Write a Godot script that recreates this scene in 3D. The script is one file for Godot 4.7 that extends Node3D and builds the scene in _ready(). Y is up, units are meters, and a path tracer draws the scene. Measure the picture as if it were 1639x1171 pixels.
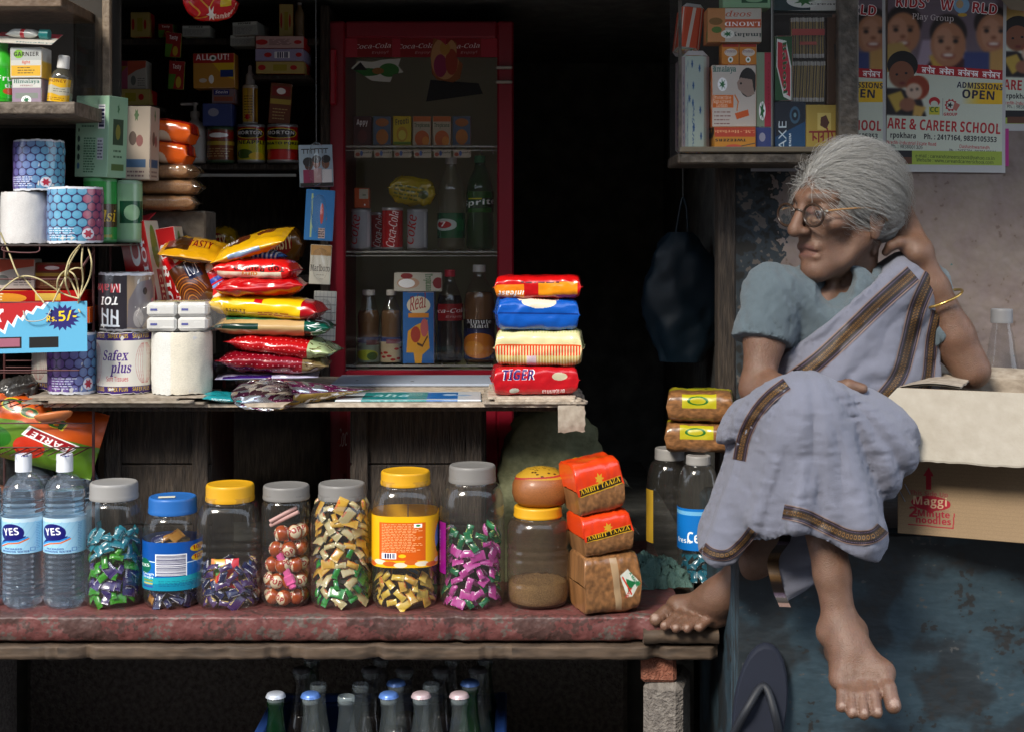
extends Node3D
# A small street shop with an old woman resting beside it. Metres, y up; the street is y = 0, the front edge of the red slab is z = 0.
# Survey scale: on the plane z = 0 one step of the survey grid is 1.1 mm; the eye stands 2.5 m before it, 1.1 m above the street.
const K := 0.0011
const DIST := 2.5
const EYE_Y := 1.1
const HOR := 380.0
const MID := 819.5
const SLAB_Y := 0.434
const SHELF_Y := 0.797
const SEAT_Y := 0.602

func X(p: float, z: float) -> float: return (p - MID) * K * (DIST - z) / DIST
func Y(p: float, z: float) -> float: return EYE_Y + (HOR - p) * K * (DIST - z) / DIST
func S(p: float, z: float) -> float: return p * K * (DIST - z) / DIST
func P(x: float, y: float, z: float) -> Vector3: return Vector3(X(x, z), Y(y, z), z)

var rng := RandomNumberGenerator.new()
var names := {}
var fonts := {}
var noise := FastNoiseLite.new()

# ---------------------------------------------------------------- things and parts
func numbered(called: String) -> String:
	var k: int = names.get(called, 0)
	names[called] = k + 1
	return called if k == 0 else "%s_%03d" % [called, k]

func tag(o: Node, label: String, category: String, group := "", kind := ""):
	if label: o.set_meta("label", label)
	if category: o.set_meta("category", category)
	if group: o.set_meta("group", group)
	if kind: o.set_meta("kind", kind)
	return o

func thing(called: String, label: String, category: String, at := Vector3.ZERO, group := "", rot := Vector3.ZERO) -> Node3D:
	var o := Node3D.new()
	o.name = numbered(called)
	add_child(o)
	o.position = at
	o.rotation_degrees = rot
	tag(o, label, category, group)
	return o

func part(parent: Node, called: String, mesh: Mesh, m: Material, at := Vector3.ZERO, rot := Vector3.ZERO) -> MeshInstance3D:
	var o := MeshInstance3D.new()
	o.name = called
	o.mesh = mesh
	o.material_override = m
	parent.add_child(o, true)
	o.position = at
	o.rotation_degrees = rot
	return o

func solo(called: String, label: String, category: String, mesh: Mesh, m: Material, at := Vector3.ZERO, rot := Vector3.ZERO, group := "") -> MeshInstance3D:
	var o := part(self, numbered(called), mesh, m, at, rot)
	tag(o, label, category, group)
	return o

func struct(called: String, mesh: Mesh, m: Material, at := Vector3.ZERO) -> MeshInstance3D:
	var o := part(self, numbered(called), mesh, m, at)
	o.set_meta("kind", "structure")
	return o

# ---------------------------------------------------------------- materials
var mats := {}
func lin(r: float, g: float, b: float) -> Color: return Color(r, g, b).linear_to_srgb()

func mat(r: float, g: float, b: float, rough := 0.7, metal := 0.0) -> StandardMaterial3D:
	var key := "%f_%f_%f_%f_%f" % [r, g, b, rough, metal]
	if not mats.has(key):
		var m := StandardMaterial3D.new()
		m.albedo_color = lin(r, g, b)
		m.roughness = rough
		m.metallic = metal
		mats[key] = m
	return mats[key]

func clear(alpha := 0.08, rough := 0.06, tint := Color(0.5, 0.5, 0.5)) -> StandardMaterial3D:
	var key := "clear%f_%f_%s" % [alpha, rough, tint.to_html()]
	if not mats.has(key):
		var m := StandardMaterial3D.new()
		m.transparency = BaseMaterial3D.TRANSPARENCY_ALPHA
		m.albedo_color = Color(tint.r, tint.g, tint.b, alpha)
		m.roughness = rough
		if alpha < 0.02: m.metallic_specular = 0.32
		m.cull_mode = BaseMaterial3D.CULL_DISABLED
		mats[key] = m
	return mats[key]

func printed(tex: Texture2D, rough := 0.5, coat := 0.0) -> StandardMaterial3D:
	var m := StandardMaterial3D.new()
	m.albedo_texture = tex
	m.roughness = rough
	m.texture_repeat = false
	if coat > 0.0:
		m.clearcoat_enabled = true
		m.clearcoat = coat
		m.clearcoat_roughness = 0.15
	return m

func noise_tex(w: int, seed_: int, freq: float, ramp: Array, oct := 4, normal := false, bump := 4.0) -> NoiseTexture2D:
	var t := NoiseTexture2D.new()
	t.width = w; t.height = w
	t.seamless = true
	var f := FastNoiseLite.new()
	f.seed = seed_; f.frequency = freq; f.fractal_octaves = oct
	t.noise = f
	if normal:
		t.as_normal_map = true
		t.bump_strength = bump
	elif ramp.size():
		var g := Gradient.new()
		g.offsets = PackedFloat32Array(range(ramp.size()).map(func(i): return float(ramp[i][0])))
		g.colors = PackedColorArray(range(ramp.size()).map(func(i): return lin(ramp[i][1], ramp[i][2], ramp[i][3])))
		t.color_ramp = g
	return t

# rough matter: a blotchy colour, with relief, laid in metres over the thing
func matter(seed_: int, size: float, ramp: Array, rough := 0.85, relief := 0.0, freq := 0.02) -> StandardMaterial3D:
	var m := StandardMaterial3D.new()
	m.albedo_texture = noise_tex(512, seed_, freq, ramp, 5)
	m.uv1_triplanar = true
	m.uv1_world_triplanar = true
	m.uv1_scale = Vector3.ONE / size
	m.roughness = rough
	if relief > 0.0:
		m.heightmap_enabled = true
		if not mats.has("relief"): mats["relief"] = noise_tex(512, 77, 0.04, [], 5)
		m.heightmap_texture = mats["relief"]
		m.heightmap_scale = relief
	return m

# ---------------------------------------------------------------- pictures for prints
class Cv:
	var im: Image
	var w: int
	var h: int
	var host
	func _init(host_, w_: int, h_: int, c: Color):
		host = host_; w = w_; h = h_
		im = Image.create(w, h, false, Image.FORMAT_RGBA8)
		im.fill(c)
	func rect(x: float, y: float, rw: float, rh: float, c: Color):
		im.fill_rect(Rect2i(int(x), int(y), int(ceil(rw)), int(ceil(rh))), c)
		return self
	func ell(cx: float, cy: float, rx: float, ry: float, c: Color):
		for yy in range(int(max(0, cy - ry)), int(min(h, cy + ry + 1))):
			var q := 1.0 - pow((yy + 0.5 - cy) / ry, 2.0)
			if q > 0.0:
				var hw := rx * sqrt(q)
				im.fill_rect(Rect2i(int(round(cx - hw)), yy, int(round(2.0 * hw)), 1), c)
		return self
	func poly(pts: Array, c: Color):
		var lo := 1e9; var hi := -1e9
		for p in pts:
			lo = min(lo, p.y); hi = max(hi, p.y)
		for yy in range(int(max(0, lo)), int(min(h, hi + 1))):
			var xs := []
			var yc := yy + 0.5
			for i in pts.size():
				var a: Vector2 = pts[i]; var b: Vector2 = pts[(i + 1) % pts.size()]
				if (a.y <= yc) != (b.y <= yc):
					xs.append(a.x + (yc - a.y) / (b.y - a.y) * (b.x - a.x))
			xs.sort()
			for k in range(0, xs.size() - 1, 2):
				im.fill_rect(Rect2i(int(round(xs[k])), yy, max(1, int(round(xs[k + 1] - xs[k]))), 1), c)
		return self
	func line(pts: Array, width: float, c: Color):
		for i in pts.size() - 1:
			var a: Vector2 = pts[i]; var b: Vector2 = pts[i + 1]
			var d := (b - a)
			var nn := Vector2(-d.y, d.x).normalized() * width * 0.5
			poly([a + nn, b + nn, b - nn, a - nn], c)
			ell(a.x, a.y, width * 0.5, width * 0.5, c)
			ell(b.x, b.y, width * 0.5, width * 0.5, c)
		return self
	func star(cx: float, cy: float, r1: float, r2: float, n: int, c: Color, sy := 1.0):
		var pts := []
		for i in n * 2:
			var r := r1 if i % 2 == 0 else r2
			pts.append(Vector2(cx + r * cos(PI * i / n), cy + r * sin(PI * i / n) * sy))
		return poly(pts, c)
	func text(s: String, cx: float, cy: float, size: int, c: Color, font := "sb", angle := 0.0, sx := 1.0, skew := 0.0):
		var t: Image = host.text_image(s, size, font)
		var tw := t.get_width(); var th := t.get_height()
		var ca := cos(deg_to_rad(angle)); var sa := sin(deg_to_rad(angle))
		var ex: float = abs(ca) * tw * sx * 0.5 + abs(sa) * th * 0.5 + abs(skew) * th
		var ey: float = abs(sa) * (tw * sx * 0.5 + abs(skew) * th) + abs(ca) * th * 0.5
		for yy in range(int(max(0, cy - ey)), int(min(h, cy + ey + 1))):
			for xx in range(int(max(0, cx - ex)), int(min(w, cx + ex + 1))):
				var dx := xx + 0.5 - cx; var dy := yy + 0.5 - cy
				var v := -dx * sa + dy * ca
				var u := (dx * ca + dy * sa + v * skew) / sx + tw * 0.5
				v += th * 0.5
				if u >= 0.0 and v >= 0.0 and u < tw and v < th:
					var a: float = t.get_pixel(int(u), int(v)).a
					if a > 0.03:
						im.set_pixel(xx, yy, im.get_pixel(xx, yy).lerp(c, a))
		return self
	func scribble(x: float, y: float, rw: float, lines: int, gap: float, c: Color, th := 2.0, seed_ := 1):
		var r := RandomNumberGenerator.new(); r.seed = seed_
		for i in lines:
			var xx := x
			while xx < x + rw * (0.75 + 0.25 * r.randf()):
				var ww := r.randf_range(3, 12) * th * 0.5
				im.fill_rect(Rect2i(int(xx), int(y + i * gap), int(min(ww, x + rw - xx)), int(max(1, th))), c)
				xx += ww + th
		return self
	func bars(x: float, y: float, rw: float, rh: float, vertical := true, seed_ := 3):
		rect(x, y, rw, rh, Color.WHITE)
		var r := RandomNumberGenerator.new(); r.seed = seed_
		var q := 3.0
		var most := (rw if vertical else rh) - 3.0
		while q < most:
			var ww: float = r.randi_range(1, 4)
			if vertical: rect(x + q, y + 3, ww, rh - 6, Color(0.1, 0.1, 0.3))
			else: rect(x + 3, y + q, rw - 6, ww, Color(0.1, 0.1, 0.3))
			q += ww + r.randi_range(1, 4)
		return self
	func grain(amount: float, seed_ := 1):
		var r := RandomNumberGenerator.new(); r.seed = seed_
		for yy in h:
			for xx in w:
				var c := im.get_pixel(xx, yy)
				var k := 1.0 + r.randf_range(-amount, amount)
				im.set_pixel(xx, yy, Color(c.r * k, c.g * k, c.b * k, c.a))
		return self
	# soft, as a printed photograph
	func blur(x0: int, y0: int, bw: int, bh: int, r: int):
		for pass_ in 4:
			var across := pass_ % 2 == 0
			for i in (bh if across else bw):
				var n := bw if across else bh
				var row := PackedColorArray()
				for k in n: row.append(im.get_pixel(x0 + k, y0 + i) if across else im.get_pixel(x0 + i, y0 + k))
				var sum := Color(0, 0, 0, 0)
				for k in range(-r, r + 1): sum += row[clampi(k, 0, n - 1)]
				for k in n:
					var c := sum / (2.0 * r + 1.0)
					if across: im.set_pixel(x0 + k, y0 + i, c)
					else: im.set_pixel(x0 + i, y0 + k, c)
					sum += row[mini(k + r + 1, n - 1)] - row[maxi(k - r, 0)]
		return self
	func tex() -> ImageTexture:
		return ImageTexture.create_from_image(im)

var text_cache := {}
func text_image(s: String, size: int, font: String) -> Image:
	var key := "%s|%d|%s" % [s, size, font]
	if text_cache.has(key): return text_cache[key]
	if not fonts.has(font):
		var f := SystemFont.new()
		f.font_names = PackedStringArray([{"s": "Droid Sans", "f": "Droid Serif", "m": "Droid Sans Mono"}[font[0]]])
		f.font_weight = 700 if font.length() > 1 else 400
		fonts[font] = [f, f.get_rids()[0], {}]
	var ts = TextServerManager.get_primary_interface()
	var fr: RID = fonts[font][1]
	var sz := Vector2i(size, 0)
	var wide := 2.0
	var glyphs := []
	for ch in s:
		var gi = ts.font_get_glyph_index(fr, size, ch.unicode_at(0), 0)
		ts.font_render_glyph(fr, sz, gi)
		glyphs.append([gi, wide])
		wide += ts.font_get_glyph_advance(fr, size, gi).x
	var asc: float = ts.font_get_ascent(fr, size)
	var out := Image.create(int(wide) + 4, int(size * 1.3) + 2, false, Image.FORMAT_RGBA8)
	var sheets: Dictionary = {}
	for g in glyphs:
		var uv: Rect2 = ts.font_get_glyph_uv_rect(fr, sz, g[0])
		if uv.size.x < 1: continue
		var idx: int = ts.font_get_glyph_texture_idx(fr, sz, g[0])
		if not sheets.has(idx):
			var sh: Image = ts.font_get_texture_image(fr, sz, idx)
			sh.convert(Image.FORMAT_RGBA8)
			sheets[idx] = sh
		var off: Vector2 = ts.font_get_glyph_offset(fr, sz, g[0])
		out.blend_rect(sheets[idx], Rect2i(uv), Vector2i(int(g[1] + off.x), int(asc + off.y)))
	text_cache[key] = out
	return out

func cv(w: int, h: int, c: Color) -> Cv: return Cv.new(self, w, h, c)

# one large sheet that holds the prints of all wrappers, in cells of 256 pixels
var wrap_im := Image.create(2048, 2048, false, Image.FORMAT_RGBA8)
var wrap_cells := 0
var wrap_mat: StandardMaterial3D
func wrap_cell(c: Cv) -> Rect2:
	if c.w != 256: c.im.resize(256, 256, Image.INTERPOLATE_BILINEAR)
	var x := (wrap_cells % 8) * 256; var y := (wrap_cells / 8) * 256
	wrap_cells += 1
	wrap_im.blit_rect(c.im, Rect2i(0, 0, 256, 256), Vector2i(x, y))
	return Rect2((x + 1.0) / 2048.0, (y + 1.0) / 2048.0, 254.0 / 2048.0, 254.0 / 2048.0)
func wrapping() -> StandardMaterial3D:
	if wrap_mat == null: wrap_mat = printed(null, 0.26, 0.5)
	return wrap_mat

# ---------------------------------------------------------------- meshes
class MB:
	var v := PackedVector3Array()
	var n := PackedVector3Array()
	var t := PackedVector2Array()
	var c := PackedColorArray()
	var ix := PackedInt32Array()
	func tri(a: int, b: int, d: int):
		var g := (v[d] - v[a]).cross(v[b] - v[a])
		if g.length_squared() < 1e-16: return
		if g.dot(n[a] + n[b] + n[d]) >= 0.0: ix.append_array([a, b, d])
		else: ix.append_array([a, d, b])
	# rows x cols of points with smooth normals; "out" = a point inside, so that the normals face away from it
	func grid(pts: PackedVector3Array, cols: int, rows: int, wrap := false, out = null, uv := Rect2(0, 0, 1, 1), cap := false):
		var base := v.size()
		var nn := PackedVector3Array(); nn.resize(pts.size())
		for r in rows - 1:
			for q in cols - 1:
				var a := r * cols + q
				var g := (pts[a + 1] - pts[a]).cross(pts[a + cols] - pts[a]) + (pts[a + cols + 1] - pts[a + cols]).cross(pts[a + cols + 1] - pts[a + 1])
				for k in [a, a + 1, a + cols, a + cols + 1]: nn[k] += g
		if wrap:
			for r in rows:
				var s := nn[r * cols] + nn[r * cols + cols - 1]
				nn[r * cols] = s; nn[r * cols + cols - 1] = s
		var sense := 1.0
		if out != null:
			var sum := 0.0
			for k in pts.size(): sum += (pts[k] - out).dot(nn[k])
			if sum < 0.0: sense = -1.0
		for r in rows:
			for q in cols:
				var k := r * cols + q
				v.append(pts[k])
				n.append((nn[k] * sense).normalized() if nn[k].length_squared() > 1e-20 else Vector3.UP)
				t.append(uv.position + uv.size * Vector2(float(q) / (cols - 1), float(r) / (rows - 1)))
		for r in rows - 1:
			for q in cols - 1:
				var a := base + r * cols + q
				tri(a, a + 1, a + cols)
				tri(a + 1, a + cols + 1, a + cols)
		if cap:
			for r in [0, rows - 1]:
				var m := Vector3.ZERO
				for q in cols: m += pts[r * cols + q]
				m /= cols
				var other := pts[(1 if r == 0 else rows - 2) * cols]
				var b2 := v.size()
				var nm := Vector3.ZERO
				for q in cols - 1: nm += (pts[r * cols + q] - m).cross(pts[r * cols + q + 1] - m)
				nm = nm.normalized()
				if nm.dot(m - other) < 0.0: nm = -nm
				v.append(m); n.append(nm); t.append(uv.position + uv.size * Vector2(0.5, 0.0 if r == 0 else 1.0))
				for q in cols:
					v.append(pts[r * cols + q]); n.append(nm); t.append(uv.position + uv.size * Vector2(float(q) / (cols - 1), 0.0 if r == 0 else 1.0))
				for q in cols - 1: tri(b2, b2 + 1 + q, b2 + 2 + q)
		return self
	func quad(a: Vector3, b: Vector3, cc: Vector3, d: Vector3, uv := Rect2(0, 0, 1, 1)):
		var nm := (d - a).cross(b - a).normalized()
		var k := v.size()
		v.append_array([a, b, cc, d])
		for i in 4: n.append(nm)
		t.append_array([uv.position, uv.position + Vector2(uv.size.x, 0), uv.end, uv.position + Vector2(0, uv.size.y)])
		tri(k, k + 1, k + 2); tri(k, k + 2, k + 3)
		return self
	# chamfered box about "at"; uvs: rects for the front (+z), sides (x), top and bottom (y), back
	func box(size: Vector3, bev := 0.002, at := Vector3.ZERO, turn := Basis(), uvs := {}):
		var hs := size * 0.5
		bev = min(bev, min(hs.x, min(hs.y, hs.z)) * 0.9)
		var full := Rect2(0, 0, 1, 1)
		var corner := {}
		for sx in [-1, 1]:
			for sy in [-1, 1]:
				for sz in [-1, 1]:
					var s := Vector3(sx, sy, sz)
					for ax in 3:
						var p := Vector3(s.x * (hs.x - bev), s.y * (hs.y - bev), s.z * (hs.z - bev))
						p[ax] = s[ax] * hs[ax]
						var uv: Rect2
						var f := Vector2((sx + 1) * 0.5, (1 - sy) * 0.5)
						if ax == 2:
							uv = uvs.get("front" if sz > 0 else "back", full)
							if sz < 0: f.x = 1.0 - f.x
						elif ax == 0:
							uv = uvs.get("right" if sx > 0 else "left", uvs.get("side", full))
							f.x = (1 - sz * sx) * 0.5
						else:
							uv = uvs.get("top" if sy > 0 else "bottom", full)
							f.y = (1 + sz * sy) * 0.5
						var nm := Vector3.ZERO
						nm[ax] = s[ax]
						corner[[s, ax]] = [at + turn * p, uv.position + uv.size * f, turn * nm]
		var put := func(keys: Array, flat):
			var k := v.size()
			for key in keys:
				v.append(corner[key][0]); t.append(corner[key][1]); n.append(flat if flat != null else corner[key][2])
			tri(k, k + 1, k + 2)
			if keys.size() == 4: tri(k, k + 2, k + 3)
		for ax in 3:
			var b := (ax + 1) % 3; var e := (ax + 2) % 3
			for sg in [-1, 1]:
				var ks := []
				for q in [[-1, -1], [1, -1], [1, 1], [-1, 1]]:
					var s := Vector3.ZERO
					s[ax] = sg; s[b] = q[0]; s[e] = q[1]
					ks.append([s, ax])
				put.call(ks, null)
			if bev <= 0.0: continue
			for q in [[-1, -1], [1, -1], [1, 1], [-1, 1]]:
				var s0 := Vector3.ZERO; var s1 := Vector3.ZERO
				s0[b] = q[0]; s0[e] = q[1]; s1 = s0
				s0[ax] = -1; s1[ax] = 1
				var nm := Vector3.ZERO
				nm[b] = q[0]; nm[e] = q[1]
				put.call([[s0, b], [s1, b], [s1, e], [s0, e]], turn * nm.normalized())
		if bev > 0.0:
			for sx in [-1, 1]:
				for sy in [-1, 1]:
					for sz in [-1, 1]:
						var s := Vector3(sx, sy, sz)
						put.call([[s, 0], [s, 1], [s, 2]], turn * s.normalized())
		return self
	# (radius, height) profile turned round y; sq > 2 squares the section
	func lathe(prof: Array, segs := 32, sq := 2.0, at := Vector3.ZERO, uv := Rect2(0, 0, 1, 1), inside := false):
		var pts := PackedVector3Array()
		var mid := at
		for p in prof: mid += Vector3(0, p.y / prof.size(), 0)
		for p in prof:
			for q in segs + 1:
				# the seam is at the back; u grows to the right as seen from the front
				var cx := sin(TAU * q / segs - PI); var cz := cos(TAU * q / segs - PI)
				var k := 1.0
				if sq != 2.0: k = pow(pow(abs(cx), sq) + pow(abs(cz), sq), -1.0 / sq)
				pts.append(at + Vector3(cx * p.x * k, p.y, cz * p.x * k))
		var b := n.size()
		grid(pts, segs + 1, prof.size(), true, mid, uv)
		if inside:
			for k in range(b, n.size()): n[k] = -n[k]
		return self
	func tube(path: Array, r, segs := 8, closed_ends := true):
		var pts := PackedVector3Array()
		var m := path.size()
		var side := Vector3.ZERO
		for i in m:
			var d: Vector3 = (path[min(i + 1, m - 1)] - path[max(i - 1, 0)]).normalized()
			if side == Vector3.ZERO: side = d.cross(Vector3.UP if abs(d.y) < 0.9 else Vector3.RIGHT)
			side = (side - d * side.dot(d)).normalized()
			var up := side.cross(d)
			var rr: float = r[i] if r is Array else r
			for q in segs + 1:
				var a := TAU * q / segs
				pts.append(path[i] + (side * cos(a) + up * sin(a)) * rr)
		var base := n.size()
		var first := ix.size()
		grid(pts, segs + 1, m, true, null, Rect2(0, 0, 1, 1), closed_ends)
		# outward
		if m > 0 and n[base].dot(v[base] - path[0]) < 0.0:
			for k in range(base, base + pts.size()): n[k] = -n[k]
			for k in range(first, ix.size(), 3):
				if ix[k] >= base and ix[k] < base + pts.size():
					var sw := ix[k + 1]; ix[k + 1] = ix[k + 2]; ix[k + 2] = sw
		return self
	# one strand of hair: three-sided, tapering
	func strand(path: PackedVector3Array, r0: float, col: Color):
		var m := path.size()
		var base := v.size()
		var side := (path[1] - path[0]).cross(Vector3(0.3, 0.9, 0.2)).normalized()
		for i in m:
			var d := (path[mini(i + 1, m - 1)] - path[maxi(i - 1, 0)]).normalized()
			side = (side - d * side.dot(d)).normalized()
			var up := side.cross(d)
			var r := r0 * (1.0 - 0.7 * i / m)
			for n3 in [side, side * -0.5 + up * 0.866, side * -0.5 - up * 0.866]:
				v.append(path[i] + n3 * r); n.append(n3); c.append(col)
			if i:
				var k := base + (i - 1) * 3
				ix.append_array([k, k + 1, k + 3, k + 1, k + 4, k + 3, k + 1, k + 2, k + 4, k + 2, k + 5, k + 4, k + 2, k, k + 5, k, k + 3, k + 5])
	# a filled wrapper: section |z|^p + |y|^p = 1, drawn out along x and pressed flat to a fin at both ends
	# v of the uv runs from the top front edge down the front, along the bottom, up the back and over the top
	func wrapper(size: Vector3, p := 2.4, k := 6.0, crumple := 0.0, seed_ := 1, fin := 0.05, seg := 26, rings := 22, uv := Rect2(0, 0, 1, 1)):
		var pts := PackedVector3Array()
		var f := FastNoiseLite.new(); f.seed = seed_; f.frequency = 1.0
		for q in rings + 1:
			var u := -1.0 + 2.0 * q / rings
			u = sign(u) * pow(abs(u), 0.75)
			var lim := 1.0 - fin
			var e := 0.0
			if abs(u) < lim: e = pow(1.0 - pow(abs(u) / lim, k), 1.0 / max(1.6, k * 0.4))
			var hh: float = max(size.y * 0.5 * e, 0.0007)
			var ww: float = size.z * 0.5 * (1.0 - 0.04 * e)
			for s in seg + 1:
				var a := PI * 0.25 - TAU * s / seg
				var cy := sin(a); var cz := cos(a)
				var kk := pow(pow(abs(cy), p) + pow(abs(cz), p), -1.0 / p)
				var pt := Vector3(u * size.x * 0.5, cy * kk * hh, cz * kk * ww)
				if crumple > 0.0:
					var d := f.get_noise_3d(pt.x * 28.0, pt.y * 60.0 + seed_, pt.z * 50.0) * crumple
					d += f.get_noise_3d(pt.x * 75.0, pt.y * 110.0, pt.z * 95.0 + 9.0) * crumple * 0.45
					pt += Vector3(0, cy, cz) * d * (0.25 + 0.75 * min(1.0, e + 0.15)) + Vector3(d * 0.4, 0, 0) * (1.0 if abs(u) > 0.9 else 0.0)
				pts.append(pt)
		# rows = rings along x: turn so that u of the uv runs along x
		var base := t.size()
		grid(pts, seg + 1, rings + 1, true, Vector3.ZERO)
		for q in rings + 1:
			for s in seg + 1: t[base + q * (seg + 1) + s] = uv.position + uv.size * Vector2(clampf(0.5 + pts[q * (seg + 1) + s].x / size.x, 0.0, 1.0), float(s) / seg)
		return self
	func done() -> ArrayMesh:
		var a := []
		a.resize(Mesh.ARRAY_MAX)
		a[Mesh.ARRAY_VERTEX] = v
		a[Mesh.ARRAY_NORMAL] = n
		if t.size() == v.size(): a[Mesh.ARRAY_TEX_UV] = t
		if c.size() == v.size(): a[Mesh.ARRAY_COLOR] = c
		a[Mesh.ARRAY_INDEX] = ix
		var m := ArrayMesh.new()
		m.add_surface_from_arrays(Mesh.PRIMITIVE_TRIANGLES, a)
		return m

func bx(x: float, y: float, z: float, bev := 0.002, uvs := {}) -> ArrayMesh:
	return MB.new().box(Vector3(x, y, z), bev, Vector3.ZERO, Basis(), uvs).done()

func turned(prof: Array, segs := 32, sq := 2.0) -> ArrayMesh:
	return MB.new().lathe(prof, segs, sq).done()

func v2(a: Array) -> Array:
	var out := []
	for i in range(0, a.size(), 2): out.append(Vector2(a[i], a[i + 1]))
	return out

# smooth curve through points
func curve(pts: Array, per := 6) -> Array:
	var out := []
	for i in pts.size() - 1:
		var a = pts[max(i - 1, 0)]; var b = pts[i]; var c = pts[i + 1]; var d = pts[min(i + 2, pts.size() - 1)]
		for k in per:
			out.append(b.cubic_interpolate(c, a, d, float(k) / per))
	out.append(pts[-1])
	return out

# ---------------------------------------------------------------- light and camera
func _ready():
	rng.seed = 11
	noise.seed = 5
	noise.frequency = 1.0
	var cam := Camera3D.new()
	cam.name = "camera"
	add_child(cam)
	cam.position = Vector3(0, EYE_Y, DIST)
	cam.near = 0.05
	cam.far = 60.0
	cam.projection = Camera3D.PROJECTION_FRUSTUM
	cam.size = 2.0 * 585.5 * K * cam.near / DIST
	cam.frustum_offset = Vector2(0, -(585.5 - HOR) * K * cam.near / DIST)
	cam.current = true
	var we := WorldEnvironment.new()
	we.name = "environment"
	var env := Environment.new()
	env.background_mode = Environment.BG_SKY
	var sky := Sky.new()
	var sm := ProceduralSkyMaterial.new()
	sm.sky_top_color = Color(0.80, 0.86, 0.94)
	sm.sky_horizon_color = Color(0.90, 0.92, 0.95)
	sm.ground_horizon_color = Color(0.5, 0.5, 0.5)
	sm.ground_bottom_color = Color(0.3, 0.3, 0.3)
	sm.sky_energy_multiplier = 1.0
	sky.sky_material = sm
	env.sky = sky
	env.background_energy_multiplier = 1.0
	env.tonemap_mode = Environment.TONE_MAPPER_LINEAR
	env.tonemap_exposure = 2.85
	env.sdfgi_enabled = true
	env.ssao_enabled = true
	env.ssil_enabled = true
	we.environment = env
	add_child(we)
	var sun := DirectionalLight3D.new()
	sun.name = "sun"
	add_child(sun)
	sun.light_color = Color(1.0, 0.97, 0.92)
	sun.light_energy = 0.5
	sun.light_angular_distance = 15.0
	sun.shadow_enabled = true
	sun.look_at_from_position(Vector3(-0.8, 1.25, 1.35), Vector3.ZERO)
	setting()
	build_all()

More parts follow.
